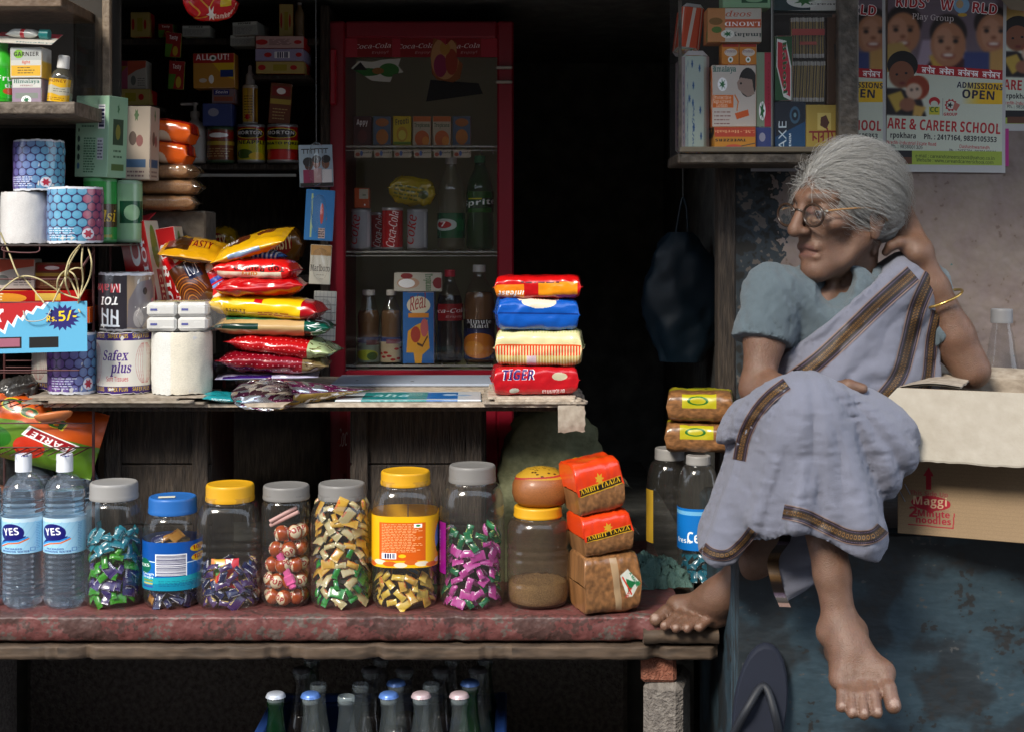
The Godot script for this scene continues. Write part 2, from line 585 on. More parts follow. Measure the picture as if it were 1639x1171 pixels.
# ---------------------------------------------------------------- the place
func setting():
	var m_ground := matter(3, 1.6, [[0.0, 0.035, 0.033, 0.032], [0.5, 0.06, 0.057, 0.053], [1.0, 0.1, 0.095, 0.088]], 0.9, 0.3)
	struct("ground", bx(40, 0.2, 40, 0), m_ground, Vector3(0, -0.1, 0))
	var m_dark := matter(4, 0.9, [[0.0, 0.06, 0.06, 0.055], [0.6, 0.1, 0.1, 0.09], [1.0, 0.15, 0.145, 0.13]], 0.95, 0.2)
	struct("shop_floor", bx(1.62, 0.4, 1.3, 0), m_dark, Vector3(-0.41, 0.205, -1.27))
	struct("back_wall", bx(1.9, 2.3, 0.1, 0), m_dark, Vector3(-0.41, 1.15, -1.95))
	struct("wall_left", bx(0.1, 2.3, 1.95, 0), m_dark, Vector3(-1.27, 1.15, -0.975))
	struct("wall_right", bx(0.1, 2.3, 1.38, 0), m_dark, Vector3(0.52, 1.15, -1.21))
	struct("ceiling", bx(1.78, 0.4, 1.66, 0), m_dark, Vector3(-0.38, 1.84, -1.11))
	# plastered wall with chipped paint
	var c := cv(1024, 1024, Color.BLACK)
	var n1 := FastNoiseLite.new(); n1.seed = 21; n1.frequency = 0.012; n1.fractal_octaves = 5
	var n2 := FastNoiseLite.new(); n2.seed = 22; n2.frequency = 0.05; n2.fractal_octaves = 3
	var n3 := FastNoiseLite.new(); n3.seed = 23; n3.frequency = 0.09
	for y in 1024:
		for x in 1024:
			var a := n1.get_noise_2d(x, y); var b := n2.get_noise_2d(x, y)
			var k := 1.0 + 0.16 * a + 0.07 * b
			var col := Color(0.21 * k, (0.166 + 0.008 * a) * k, (0.148 + 0.01 * b) * k)
			if n3.get_noise_2d(x, y) + 0.3 * a > 0.78: col = Color(0.02, 0.11, 0.12)
			elif b + 0.4 * a < -0.62: col = Color(0.14, 0.1, 0.085)
			# left margin: the pink coat has flaked off an old blue-black one
			var edge := 78.0 + 46.0 * a + 26.0 * b
			if x < edge:
				col = Color(0.024, 0.033, 0.04).lerp(Color(0.014, 0.013, 0.012), smoothstep(0.1, -0.25, b + a))
				if b + a > 0.5: col = Color(0.1, 0.085, 0.075)
			c.im.set_pixel(x, y, Color(col.r, col.g, col.b).linear_to_srgb())
	var mw := printed(c.tex(), 0.88)
	mw.texture_repeat = true
	mw.heightmap_enabled = true
	mw.heightmap_texture = noise_tex(512, 31, 0.03, [], 5)
	mw.heightmap_scale = 0.5
	var wall_x := X(1178, -0.35)
	struct("plaster_wall", MB.new().box(Vector3(1.3, 2.4, 0.16), 0.0, Vector3.ZERO, Basis(), {"front": Rect2(0, -0.4, 1.0, 1.85)}).done(), mw, Vector3(wall_x + 0.65, 1.2, -0.43))
	# door post between the opening and the wall
	var m_wood := matter(41, 0.35, [[0.0, 0.016, 0.011, 0.008], [0.5, 0.034, 0.024, 0.017], [1.0, 0.075, 0.055, 0.04]], 0.8, 0.25)
	m_wood.uv1_scale = Vector3(9, 1.2, 9)
	mats["dark_wood"] = m_wood
	solo("door_post", "dark weathered wooden door post at the edge of the pink plaster wall", "post", bx(0.035, 1.9, 0.05, 0.003), m_wood, Vector3(X(1163, -0.35), 0.95, -0.37))
	# blue platform the woman sits on
	var c2 := cv(1024, 512, Color.BLACK)
	for y in 512:
		for x in 1024:
			var a := n1.get_noise_2d(x * 0.8 + 300, y * 0.8); var b := n2.get_noise_2d(x + 900, y * 1.3)
			var k := 1.0 + 0.3 * a + 0.15 * b
			var e := n1.get_noise_2d(x * 0.4 + 50, y * 0.5 + 700)
			var col := Color(0.015 * k, 0.021 * k, 0.026 * k).lerp(Color(0.024 * k, 0.045 * k, 0.06 * k), smoothstep(-0.2, 0.2, e + 0.35 * a))
			if a * 0.8 + b * 0.7 > 0.6: col = Color(0.06, 0.06, 0.06)
			elif a + 0.6 * b < -0.46: col = Color(0.016, 0.017, 0.018)
			c2.im.set_pixel(x, y, col.linear_to_srgb())
	var mp := printed(c2.tex(), 0.55)
	mp.texture_repeat = true
	mp.heightmap_enabled = true
	mp.heightmap_texture = noise_tex(512, 35, 0.025, [], 5)
	mp.heightmap_scale = 0.15
	var pl := X(1172, 0.08)
	struct("platform", MB.new().box(Vector3(1.2, SEAT_Y, 0.43), 0.012, Vector3.ZERO, Basis(), {"front": Rect2(0, 0, 1.2, 1.2), "top": Rect2(0, 0.2, 1.2, 0.7), "side": Rect2(0, 0, 0.5, 1)}).done(), mp, Vector3(pl + 0.6, SEAT_Y * 0.5 + 0.001, -0.135))
	# awning over the shop front and the house across the lane: they leave the sky only a strip above the lane
	var m_tin := matter(51, 0.8, [[0.0, 0.05, 0.045, 0.04], [1.0, 0.14, 0.12, 0.1]], 0.7, 0.1)
	var aw := thing("awning", "low rusty tin awning fixed above the shop front", "awning", Vector3(0.1, 2.02, -0.3))
	part(aw, "roof_sheet", bx(2.8, 0.02, 1.05, 0.002), m_tin, Vector3(0.3, 0.0, 0.42), Vector3(8, 0, 0))
	for k in 3: part(aw, "rafter", bx(0.05, 0.06, 1.0, 0.004), m_wood, Vector3(-0.9 + 1.2 * k, -0.045, 0.42), Vector3(8, 0, 0))
	var m_far := matter(52, 2.5, [[0.0, 0.1, 0.075, 0.06], [1.0, 0.18, 0.14, 0.11]], 0.9, 0.1)
	var hs := thing("house", "plain plastered house across the lane", "house", Vector3(0, 0, 4.9))
	part(hs, "wall", bx(14, 3.3, 0.3, 0), m_far, Vector3(0, 1.65, 0))
	part(hs, "roof", bx(14.4, 0.12, 0.9, 0.01), mat(0.2, 0.18, 0.16, 0.9), Vector3(0, 3.37, 0.15))
	var sd := thing("shop_facade", "dark plaster front of the shop house above the awning", "facade", Vector3(0, 2.1, -0.4))
	part(sd, "wall", bx(6.0, 2.6, 0.2, 0), m_far, Vector3(0, 1.32, 0))
	part(sd, "side_wall", bx(1.8, 2.1, 0.2, 0), m_far, Vector3(-2.25, -1.05, 0))
	part(sd, "side_wall", bx(1.0, 2.1, 0.2, 0), m_far, Vector3(2.2, -1.05, 0))

# ---------------------------------------------------------------- slab, plank, what stands under them
func arc(r: float, y0: float, y1: float, a0: float, a1: float, sq := 2.0, segs := 24, uv := Rect2(0, 0, 1, 1)) -> ArrayMesh:
	# a label lying round a jar: angles in degrees, 0 = front, positive to the right
	var pts := PackedVector3Array()
	for row in 2:
		for q in segs + 1:
			var a := deg_to_rad(lerpf(a0, a1, float(q) / segs))
			var cx := sin(a); var cz := cos(a)
			var k := 1.0
			if sq != 2.0: k = pow(pow(abs(cx), sq) + pow(abs(cz), sq), -1.0 / sq)
			pts.append(Vector3(cx * r * k, y1 if row == 0 else y0, cz * r * k))
	return MB.new().grid(pts, segs + 1, 2, false, Vector3(0, (y0 + y1) / 2, 0), uv).done()

func rough_bar(x0: float, x1: float, prof: Array, wob: float, seed_: int, cols := 170, chip := 0.0) -> ArrayMesh:
	# a long bar whose section (z, y) is worn unevenly along x
	var f := FastNoiseLite.new(); f.seed = seed_; f.frequency = 1.0
	var pts := PackedVector3Array()
	for r in prof.size():
		for q in cols + 1:
			var x := lerpf(x0, x1, float(q) / cols)
			var p: Vector2 = prof[r]
			var a := f.get_noise_2d(x * 22.0, r * 7.3) * wob + f.get_noise_2d(x * 70.0, r * 3.1 + 40.0) * wob * 0.6
			var b := f.get_noise_2d(x * 18.0 + 70.0, r * 5.0) * wob + f.get_noise_2d(x * 90.0, r * 9.0) * wob * 0.4
			if p.x < -0.05: a = 0.0; b *= 0.1
			if chip > 0.0 and p.x > -0.03 and f.get_noise_1d(x * 11.0 + 5.0) > 0.18: a -= chip * (f.get_noise_1d(x * 11.0 + 5.0) - 0.18) * 4.0
			pts.append(Vector3(x, p.y + b, p.x + a))
	var mid := Vector3((x0 + x1) / 2, (prof[0].y + prof[-1].y) / 2, -0.3)
	var m := MB.new()
	m.grid(pts, cols + 1, prof.size(), false, mid)
	var run := 0.0
	for r in prof.size():
		if r: run += prof[r].distance_to(prof[r - 1])
		for q in cols + 1: m.t[r * (cols + 1) + q] = Vector2(lerpf(x0, x1, float(q) / cols) / 0.8, run / 0.8)
	# ends
	for e in [0, cols]:
		var b := m.v.size()
		for r in prof.size():
			m.v.append(pts[r * (cols + 1) + e]); m.n.append(Vector3(-1 if e == 0 else 1, 0, 0)); m.t.append(Vector2(0.0 if e == 0 else 1.0, float(r) / prof.size()))
		for r in range(1, prof.size() - 1): m.tri(b, b + r, b + r + 1)
	return m.done()

func slab_and_below():
	var f1 := FastNoiseLite.new(); f1.seed = 61; f1.frequency = 0.011; f1.fractal_octaves = 5
	var f2 := FastNoiseLite.new(); f2.seed = 62; f2.frequency = 0.06; f2.fractal_octaves = 3
	var c := cv(1024, 1024, Color.BLACK)
	for y in 1024:
		for x in 1024:
			var a := f1.get_noise_2d(x * 0.45, y * 0.6); var b := f2.get_noise_2d(x, y)
			var k := 1.0 + 0.2 * a + 0.14 * b
			var col := Color(0.135 * k, 0.045 * k, 0.041 * k)
			var front := y > 770
			if a + 0.35 * b > (0.3 if front else 0.5): col = Color(0.1, 0.072, 0.062) * (1.0 + 0.5 * b)
			elif a + 0.4 * b < (-0.2 if front else -0.42): col = Color(0.075, 0.036, 0.031) * (1.0 + 0.3 * b)
			c.im.set_pixel(x, y, Color(col.r, col.g, col.b).linear_to_srgb())
	var m := printed(c.tex(), 0.5)
	m.texture_repeat = true
	m.heightmap_enabled = true
	m.heightmap_texture = noise_tex(512, 63, 0.03, [], 5)
	m.heightmap_scale = 0.5
	var x1 := X(1098, 0.0)
	var t := thing("stone_slab", "long red painted stone slab with a chipped front edge under the sweet jars", "slab", Vector3.ZERO)
	part(t, "slab", rough_bar(-1.15, x1, v2([-0.62, SLAB_Y, -0.2, SLAB_Y, -0.03, SLAB_Y, -0.004, SLAB_Y - 0.0005, -0.0005, SLAB_Y - 0.003, 0.001, SLAB_Y - 0.006, 0.0, SLAB_Y - 0.014, 0.002, SLAB_Y - 0.024, -0.001, SLAB_Y - 0.034, -0.003, SLAB_Y - 0.042, -0.008, SLAB_Y - 0.046, -0.03, SLAB_Y - 0.05, -0.62, SLAB_Y - 0.05]), 0.0011, 64, 300, 0.006), m)
	var cw := cv(1024, 512, Color.BLACK)
	for y in 512:
		for x in 1024:
			var a := f1.get_noise_2d(x * 0.5, y * 4.0); var b := f2.get_noise_2d(x * 0.2, y * 2.0)
			var k := 1.0 + 0.6 * a + 0.5 * b
			cw.im.set_pixel(x, y, Color(0.075 * k, 0.049 * k, 0.031 * k).linear_to_srgb())
	var mw := printed(cw.tex(), 0.75)
	mw.texture_repeat = true
	mw.heightmap_enabled = true
	mw.heightmap_texture = mw.albedo_texture
	mw.heightmap_scale = 0.5
	mats["plank"] = mw
	solo("wooden_plank", "rough worn wooden plank lying under the red stone slab", "plank", rough_bar(-1.15, X(1150, 0.0), v2([-0.5, SLAB_Y - 0.052, -0.004, SLAB_Y - 0.052, 0.004, SLAB_Y - 0.053, 0.006, SLAB_Y - 0.056, 0.0045, SLAB_Y - 0.062, 0.006, SLAB_Y - 0.068, 0.005, SLAB_Y - 0.074, 0.0, SLAB_Y - 0.077, -0.5, SLAB_Y - 0.077]), 0.0016, 65, 260, 0.012), mw)
	# the worn end board under the woman's foot
	solo("board_end", "pale worn board end under the foot beside the bread", "board", rough_bar(X(1030, 0.0), X(1150, 0.0), v2([-0.24, SLAB_Y - 0.022, -0.05, SLAB_Y - 0.02, 0.0, SLAB_Y - 0.022, 0.012, SLAB_Y - 0.03, 0.008, SLAB_Y - 0.046, -0.01, SLAB_Y - 0.051, -0.24, SLAB_Y - 0.051]), 0.002, 66, 40), mw)
	# pillar of stone and brick carrying the right end
	var m_brick := matter(71, 0.12, [[0.0, 0.16, 0.05, 0.028], [0.6, 0.24, 0.085, 0.05], [1.0, 0.32, 0.15, 0.1]], 0.9, 0.3)
	var m_stone := matter(72, 0.16, [[0.0, 0.08, 0.068, 0.06], [0.5, 0.16, 0.14, 0.124], [1.0, 0.24, 0.216, 0.19]], 0.92, 0.4)
	var zz := -0.03
	var by := Y(1093, zz)
	solo("brick", "red clay brick wedged under the plank on top of a grey stone", "brick", bx(S(57, zz), SLAB_Y - 0.078 - by, 0.1, 0.006), m_brick, Vector3(X(1059, zz), (SLAB_Y - 0.078 + by) / 2, zz - 0.05), Vector3(0, -6, 1))
	solo("stone_block", "upright grey stone block carrying the red brick under the plank", "stone", bx(S(64, zz), by, 0.13, 0.012), m_stone, Vector3(X(1074, zz), by / 2 + 0.001, zz - 0.06), Vector3(0, -14, 0))
	solo("support_stone", "dark rough stone carrying the far end of the plank", "stone", bx(0.1, SLAB_Y - 0.08, 0.25, 0.01), m_stone, Vector3(-1.05, (SLAB_Y - 0.08) / 2, -0.25))
	solo("support_stone", "dark rough stone under the slab behind the bottle crate", "stone", bx(1.3, SLAB_Y - 0.08, 0.06, 0.01), m_stone, Vector3(-0.4, (SLAB_Y - 0.08) / 2, -0.595))
	# blue rubber slipper leaning in the dark
	var sl := thing("rubber_slipper", "dark blue rubber slipper leaning against the platform", "slipper", P(1214, 1152, 0.1), "", Vector3(-6, -4, -8))
	var pts := []
	for k in 26:
		var a := TAU * k / 26.0
		pts.append(Vector2((0.044 + 0.007 * sin(a)) * cos(a), 0.13 * sin(a)))
	var sole := MB.new()
	var rows := PackedVector3Array()
	for lay in [[0.0, 0.93], [0.003, 1.0], [0.017, 1.0], [0.02, 0.93]]:
		for k in 27: rows.append(Vector3(pts[k % 26].x * lay[1], pts[k % 26].y * lay[1], lay[0] - 0.01))
	sole.grid(rows, 27, 4, true, Vector3.ZERO, Rect2(0, 0, 1, 1), true)
	part(sl, "sole", sole.done(), mat(0.003, 0.006, 0.018, 0.8))
	part(sl, "strap", MB.new().tube(curve([Vector3(-0.04, -0.03, 0.008), Vector3(-0.025, 0.02, 0.03), Vector3(0.0, 0.06, 0.015), Vector3(0.022, 0.02, 0.03), Vector3(0.04, -0.03, 0.008)]), 0.007, 8).done(), mat(0.012, 0.014, 0.02, 0.6))
	crate_and_bottles()

func crate_and_bottles():
	var m := mat(0.015, 0.05, 0.2, 0.45)
	var x0 := X(398, -0.06); var x1 := X(806, -0.06)
	var t := thing("bottle_crate", "blue plastic crate full of glass drink bottles under the slab", "crate", Vector3((x0 + x1) / 2, 0.002, -0.172))
	var w := x1 - x0
	part(t, "base", bx(w, 0.012, 0.37, 0.003), m, Vector3(0, 0.006, 0))
	for s in [-1, 1]:
		part(t, "side_panel", bx(0.012, 0.15, 0.37, 0.003), m, Vector3(s * (w / 2 - 0.006), 0.09, 0))
		part(t, "end_panel", bx(w - 0.026, 0.15, 0.012, 0.003), m, Vector3(0, 0.09, s * 0.178))
		part(t, "rim", bx(0.022, 0.016, 0.39, 0.004), m, Vector3(s * (w / 2 - 0.006), 0.174, 0))
		part(t, "rim", bx(w - 0.026, 0.016, 0.02, 0.004), m, Vector3(0, 0.174, s * 0.178))
	# prints
	var c := cv(256, 192, Color(0, 0, 0, 0))
	c.rect(0, 0, 256, 192, Color(0.93, 0.93, 0.95))
	c.rect(8, 8, 240, 176, Color(0.1, 0.25, 0.62))
	for k in 7: c.rect(8, 18 + k * 22, 100 - k * 6, 8, Color(0.85, 0.9, 0.97))
	c.poly(v2([120, 20, 190, 12, 214, 40, 190, 90, 250, 96, 244, 176, 110, 182, 104, 96, 150, 84]), Color(0.95, 0.95, 0.95))
	c.poly(v2([128, 28, 184, 20, 204, 42, 178, 98, 242, 104, 236, 168, 118, 174, 112, 104, 158, 90]), Color(0.75, 0.06, 0.09))
	c.text("Thums", 176, 122, 42, Color.WHITE, "sb", -12, 0.9)
	c.text("up", 180, 152, 38, Color.WHITE, "sb", -12, 0.9)
	var m_print := printed(c.tex(), 0.4)
	var kinds := [
		# x, row, glass (0 clear, 1 green, 2 dark), cap (0 open, 1 white, 2 blue, 3 pink, 4 dull), printed, filled
		[441, 0, 1, 1, 0, 0], [497, 0, 0, 2, 1, 1], [554, 0, 0, 0, 0, 0], [622, 0, 0, 2, 1, 1], [674, 0, 0, 3, 0, 1], [735, 0, 0, 3, 0, 1],
		[509, 1, 0, 0, 1, 0], [577, 1, 0, 0, 1, 0], [634, 1, 0, 2, 0, 1], [690, 1, 0, 0, 1, 0], [752, 1, 1, 2, 0, 0],
		[482, 2, 2, 4, 0, 1], [593, 2, 2, 4, 0, 1], [648, 2, 2, 4, 0, 1], [706, 2, 2, 4, 1, 1], [765, 2, 0, 4, 0, 0],
		[499, 3, 1, 4, 0, 0], [610, 3, 2, 4, 0, 1], [724, 3, 2, 4, 0, 1], [776, 3, 1, 4, 0, 0]]
	var glass := [clear(0.05, 0.04, Color(0.6, 0.65, 0.65)), clear(0.5, 0.05, Color(0.01, 0.16, 0.05)), clear(0.25, 0.05, Color(0.1, 0.1, 0.1))]
	var prof := v2([0.0, 0.004, 0.024, 0.002, 0.029, 0.008, 0.0295, 0.03, 0.029, 0.09, 0.0285, 0.115, 0.026, 0.135, 0.0185, 0.17, 0.0145, 0.195, 0.0125, 0.215, 0.0122, 0.226, 0.0142, 0.229, 0.0142, 0.236, 0.0128, 0.238, 0.0128, 0.244])
	var body := turned(prof, 24)
	var drink := turned(v2([0.0, 0.006, 0.026, 0.008, 0.0275, 0.03, 0.0272, 0.11, 0.0245, 0.135, 0.0175, 0.168, 0.0, 0.168]), 20)
	var capm := MB.new()
	var cp := PackedVector3Array()
	for r in [[0.0, 0.0065], [0.011, 0.0062], [0.0142, 0.0045], [0.0152, 0.0012], [0.0162, -0.001]]:
		for q in 43:
			var fl: float = 1.0 + (0.05 * cos(q * PI) if r[1] < 0.004 else 0.0)
			cp.append(Vector3(sin(TAU * q / 42) * r[0] * fl, r[1], cos(TAU * q / 42) * r[0] * fl))
	capm.grid(cp, 43, 5, true, Vector3(0, -0.01, 0))
	var cap_mesh := capm.done()
	var caps := [null, mat(0.5, 0.53, 0.6, 0.3, 0.3), mat(0.09, 0.19, 0.5, 0.3, 0.2), mat(0.5, 0.38, 0.4, 0.35, 0.2), mat(0.12, 0.12, 0.13, 0.4, 0.3)]
	var looks := ["clear glass", "green glass", "brownish glass"]
	var tops := ["open mouthed", "white capped", "blue capped", "pink capped", "dull capped"]
	var rowz := [-0.042, -0.112, -0.19, -0.272]
	var ring := turned(v2([0.0128, 0.0, 0.0142, -0.002, 0.0142, -0.008, 0.0125, -0.012]), 20)
	for b in kinds:
		var z: float = rowz[b[1]]
		var o := thing("drink_bottle", "%s%s %s bottle%s in the crate's %s row" % ["printed " if b[4] else "", tops[b[3]], looks[b[2]], " of dark drink" if b[5] else " standing empty", ["front", "second", "third", "back"][b[1]]], "bottle", Vector3(X(b[0], z), 0.0145, z), "bottles in the blue crate", Vector3(0, rng.randf_range(-14, 14), 0))
		o.scale = Vector3.ONE * 1.09
		part(o, "glass", body, glass[b[2]])
		part(o, "mouth_ring", ring, clear(0.3, 0.04, Color(0.6, 0.65, 0.66)), Vector3(0, 0.244, 0))
		if b[5]: part(o, "drink", drink, mat(0.006, 0.004, 0.004, 0.1))
		if b[3]: part(o, "crown_cap", cap_mesh, caps[b[3]], Vector3(0, 0.243, 0))
		if b[4]: part(o, "print", arc(0.0296, 0.088, 0.138, -52, 62), m_print)

# ---------------------------------------------------------------- jars and bottles on the slab
var candy_mesh := {}
func sachet(n: int, uv: Rect2) -> ArrayMesh:
	var key := [n % 3, uv]
	if not candy_mesh.has(key):
		candy_mesh[key] = MB.new().wrapper([Vector3(0.03, 0.007, 0.016), Vector3(0.026, 0.01, 0.014), Vector3(0.032, 0.005, 0.021)][n % 3], 2.3, 3.0, 0.0024, 80 + n % 3, 0.12, 10, 10, uv).done()
	return candy_mesh[key]

func candy_mat(base: Color, band: Color, word: String, ink: Color) -> Rect2:
	var c := cv(128, 128, base)
	base = base.darkened(0.12); c.im.fill(base)
	c.rect(0, 38, 128, 30, band.darkened(0.1))
	for k in [0, 1, 11, 12]: c.rect(k * 10, 0, 4, 128, Color(base.r, base.g, base.b).lerp(Color.WHITE, 0.15))
	c.text(word, 64, 20, 26, ink, "sb", 0, 0.9)
	c.text(word, 64, 90, 26, ink, "sb", 0, 0.9)
	return wrap_cell(c)

# sweets heaped in a jar: rings of sachets, layer upon layer
func heap(at: Vector3, r: float, y0: float, y1: float, layers: Array, label: String, group: String, step := 0.0145, called := "wrapped_sweet"):
	var y := y0
	var k := 0
	while y < y1:
		var f := (y - y0) / (y1 - y0)
		var lay: Array = layers[min(layers.size() - 1, int(f * layers.size()))]
		for q in 11:
			var ring := q < 9
			var a := deg_to_rad(-120.0 + 30.0 * q + 20.0 * (k % 2) + rng.randf_range(-7, 7)) if ring else deg_to_rad(120.0 * q + 50.0 * k)
			var rr := (r - 0.012) if ring else r * 0.42
			var o := part(self, numbered(called), sachet(rng.randi() % 3, lay[rng.randi() % lay.size()]), wrapping(), at + Vector3(sin(a) * rr, y + rng.randf_range(-0.004, 0.005), cos(a) * rr))
			o.rotation = Vector3(rng.randf_range(-0.7, 0.7) + 1.2, a + rng.randf_range(-0.3, 0.3), 0)
			o.basis = Basis(Vector3.UP, a) * Basis(Vector3.RIGHT, rng.randf_range(0.75, 1.5)) * Basis(Vector3.UP, rng.randf_range(-1.4, 1.4)) * Basis().scaled(Vector3.ONE * rng.randf_range(0.68, 0.98))
			tag(o, label, "sweet", group)
		y += step
		k += 1

func jar_body(R: float, h: float, neck: float, sh: float, ribs: Array, sq: float) -> ArrayMesh:
	var p := [Vector2(0.0, 0.003), Vector2(R * 0.8, 0.002), Vector2(R * 0.93, 0.006), Vector2(R * 0.985, 0.014), Vector2(R, 0.026)]
	var y := 0.034
	while y < h - sh:
		var d := 0.0
		for rb in ribs: d -= 0.0022 * exp(-pow((y - rb) / 0.0028, 2.0))
		p.append(Vector2(R + d, y))
		y += 0.0035
	for k in 9:
		var a := PI / 2 * k / 8.0
		p.append(Vector2(neck + (R - neck) * pow(cos(a), 0.9), h - sh + sh * sin(a)))
	p.append(Vector2(neck, h + 0.012))
	return turned(p, 44, sq)

func lid(r: float, h: float, ridges := true) -> ArrayMesh:
	var m := MB.new()
	var pts := PackedVector3Array()
	var segs := 72
	var prof := [[r * 0.98, 0.0], [r, 0.0015], [r, h * 0.25], [r * 0.985, h * 0.3], [r * 0.985, h * 0.82], [r * 0.965, h * 0.94], [r * 0.93, h], [r * 0.86, h], [r * 0.84, h - 0.0015], [0.0, h - 0.0012]]
	for i in prof.size():
		for q in segs + 1:
			var a := TAU * q / segs
			var rr: float = prof[i][0] * (1.0 - (0.012 if ridges and q % 2 and i in [3, 4] else 0.0))
			pts.append(Vector3(sin(a) * rr, prof[i][1], cos(a) * rr))
	m.grid(pts, segs + 1, prof.size(), true, Vector3(0, -0.02, 0))
	return m.done()

# x and width in survey steps on the slab, standing height h without the lid
func jar(label: String, cx: float, z: float, wide: float, top: float, lid_wide: float, lid_tall: float, lid_mat: Material, sq := 2.0, ribs := [], sh := 0.035, plastic: Material = null, base_y := SLAB_Y) -> Node3D:
	var t := thing("sweet_jar", label, "jar", Vector3(X(cx, z), base_y, z), "sweet jars on the red slab")
	var h := Y(top, z) - base_y
	var lh := S(lid_tall, z)
	var lr := S(lid_wide, z) / 2
	part(t, "jar_body", jar_body(S(wide, z) / 2, h - lh - 0.002, lr * 0.93, sh, ribs, sq), plastic if plastic else clear(0.11, 0.1, Color(0.4, 0.385, 0.36)))
	part(t, "lid", lid(lr, lh), lid_mat, Vector3(0, h - lh, 0))
	return t

func lolly(at: Vector3, a: float, group: String, m_ball: Material, stick: bool):
	var t := thing("lollipop", "round orange and brown wrapped lollipop in the narrow grey lidded jar", "lollipop", at, group)
	var m := MB.new()
	var pts := PackedVector3Array()
	for r in 9:
		for q in 15:
			var th := PI * r / 8.0
			var w := 1.0 + 0.05 * sin(q * 3.0) * (1.0 if r > 5 else 0.3)
			pts.append(Vector3(sin(th) * sin(TAU * q / 14) * w, cos(th), sin(th) * cos(TAU * q / 14) * w) * 0.0145)
	m.grid(pts, 15, 9, true, Vector3.ZERO)
	part(t, "ball", m.done(), m_ball)
	if stick: part(t, "stick", MB.new().tube([Vector3(0, 0.013, 0), Vector3(0.004, 0.06, 0.0)], 0.0019, 6).done(), mat(0.7, 0.7, 0.68, 0.5))
	t.rotation = Vector3(rng.randf_range(-0.5, 0.5), rng.randf_range(0, 6), rng.randf_range(-0.6, 0.6))

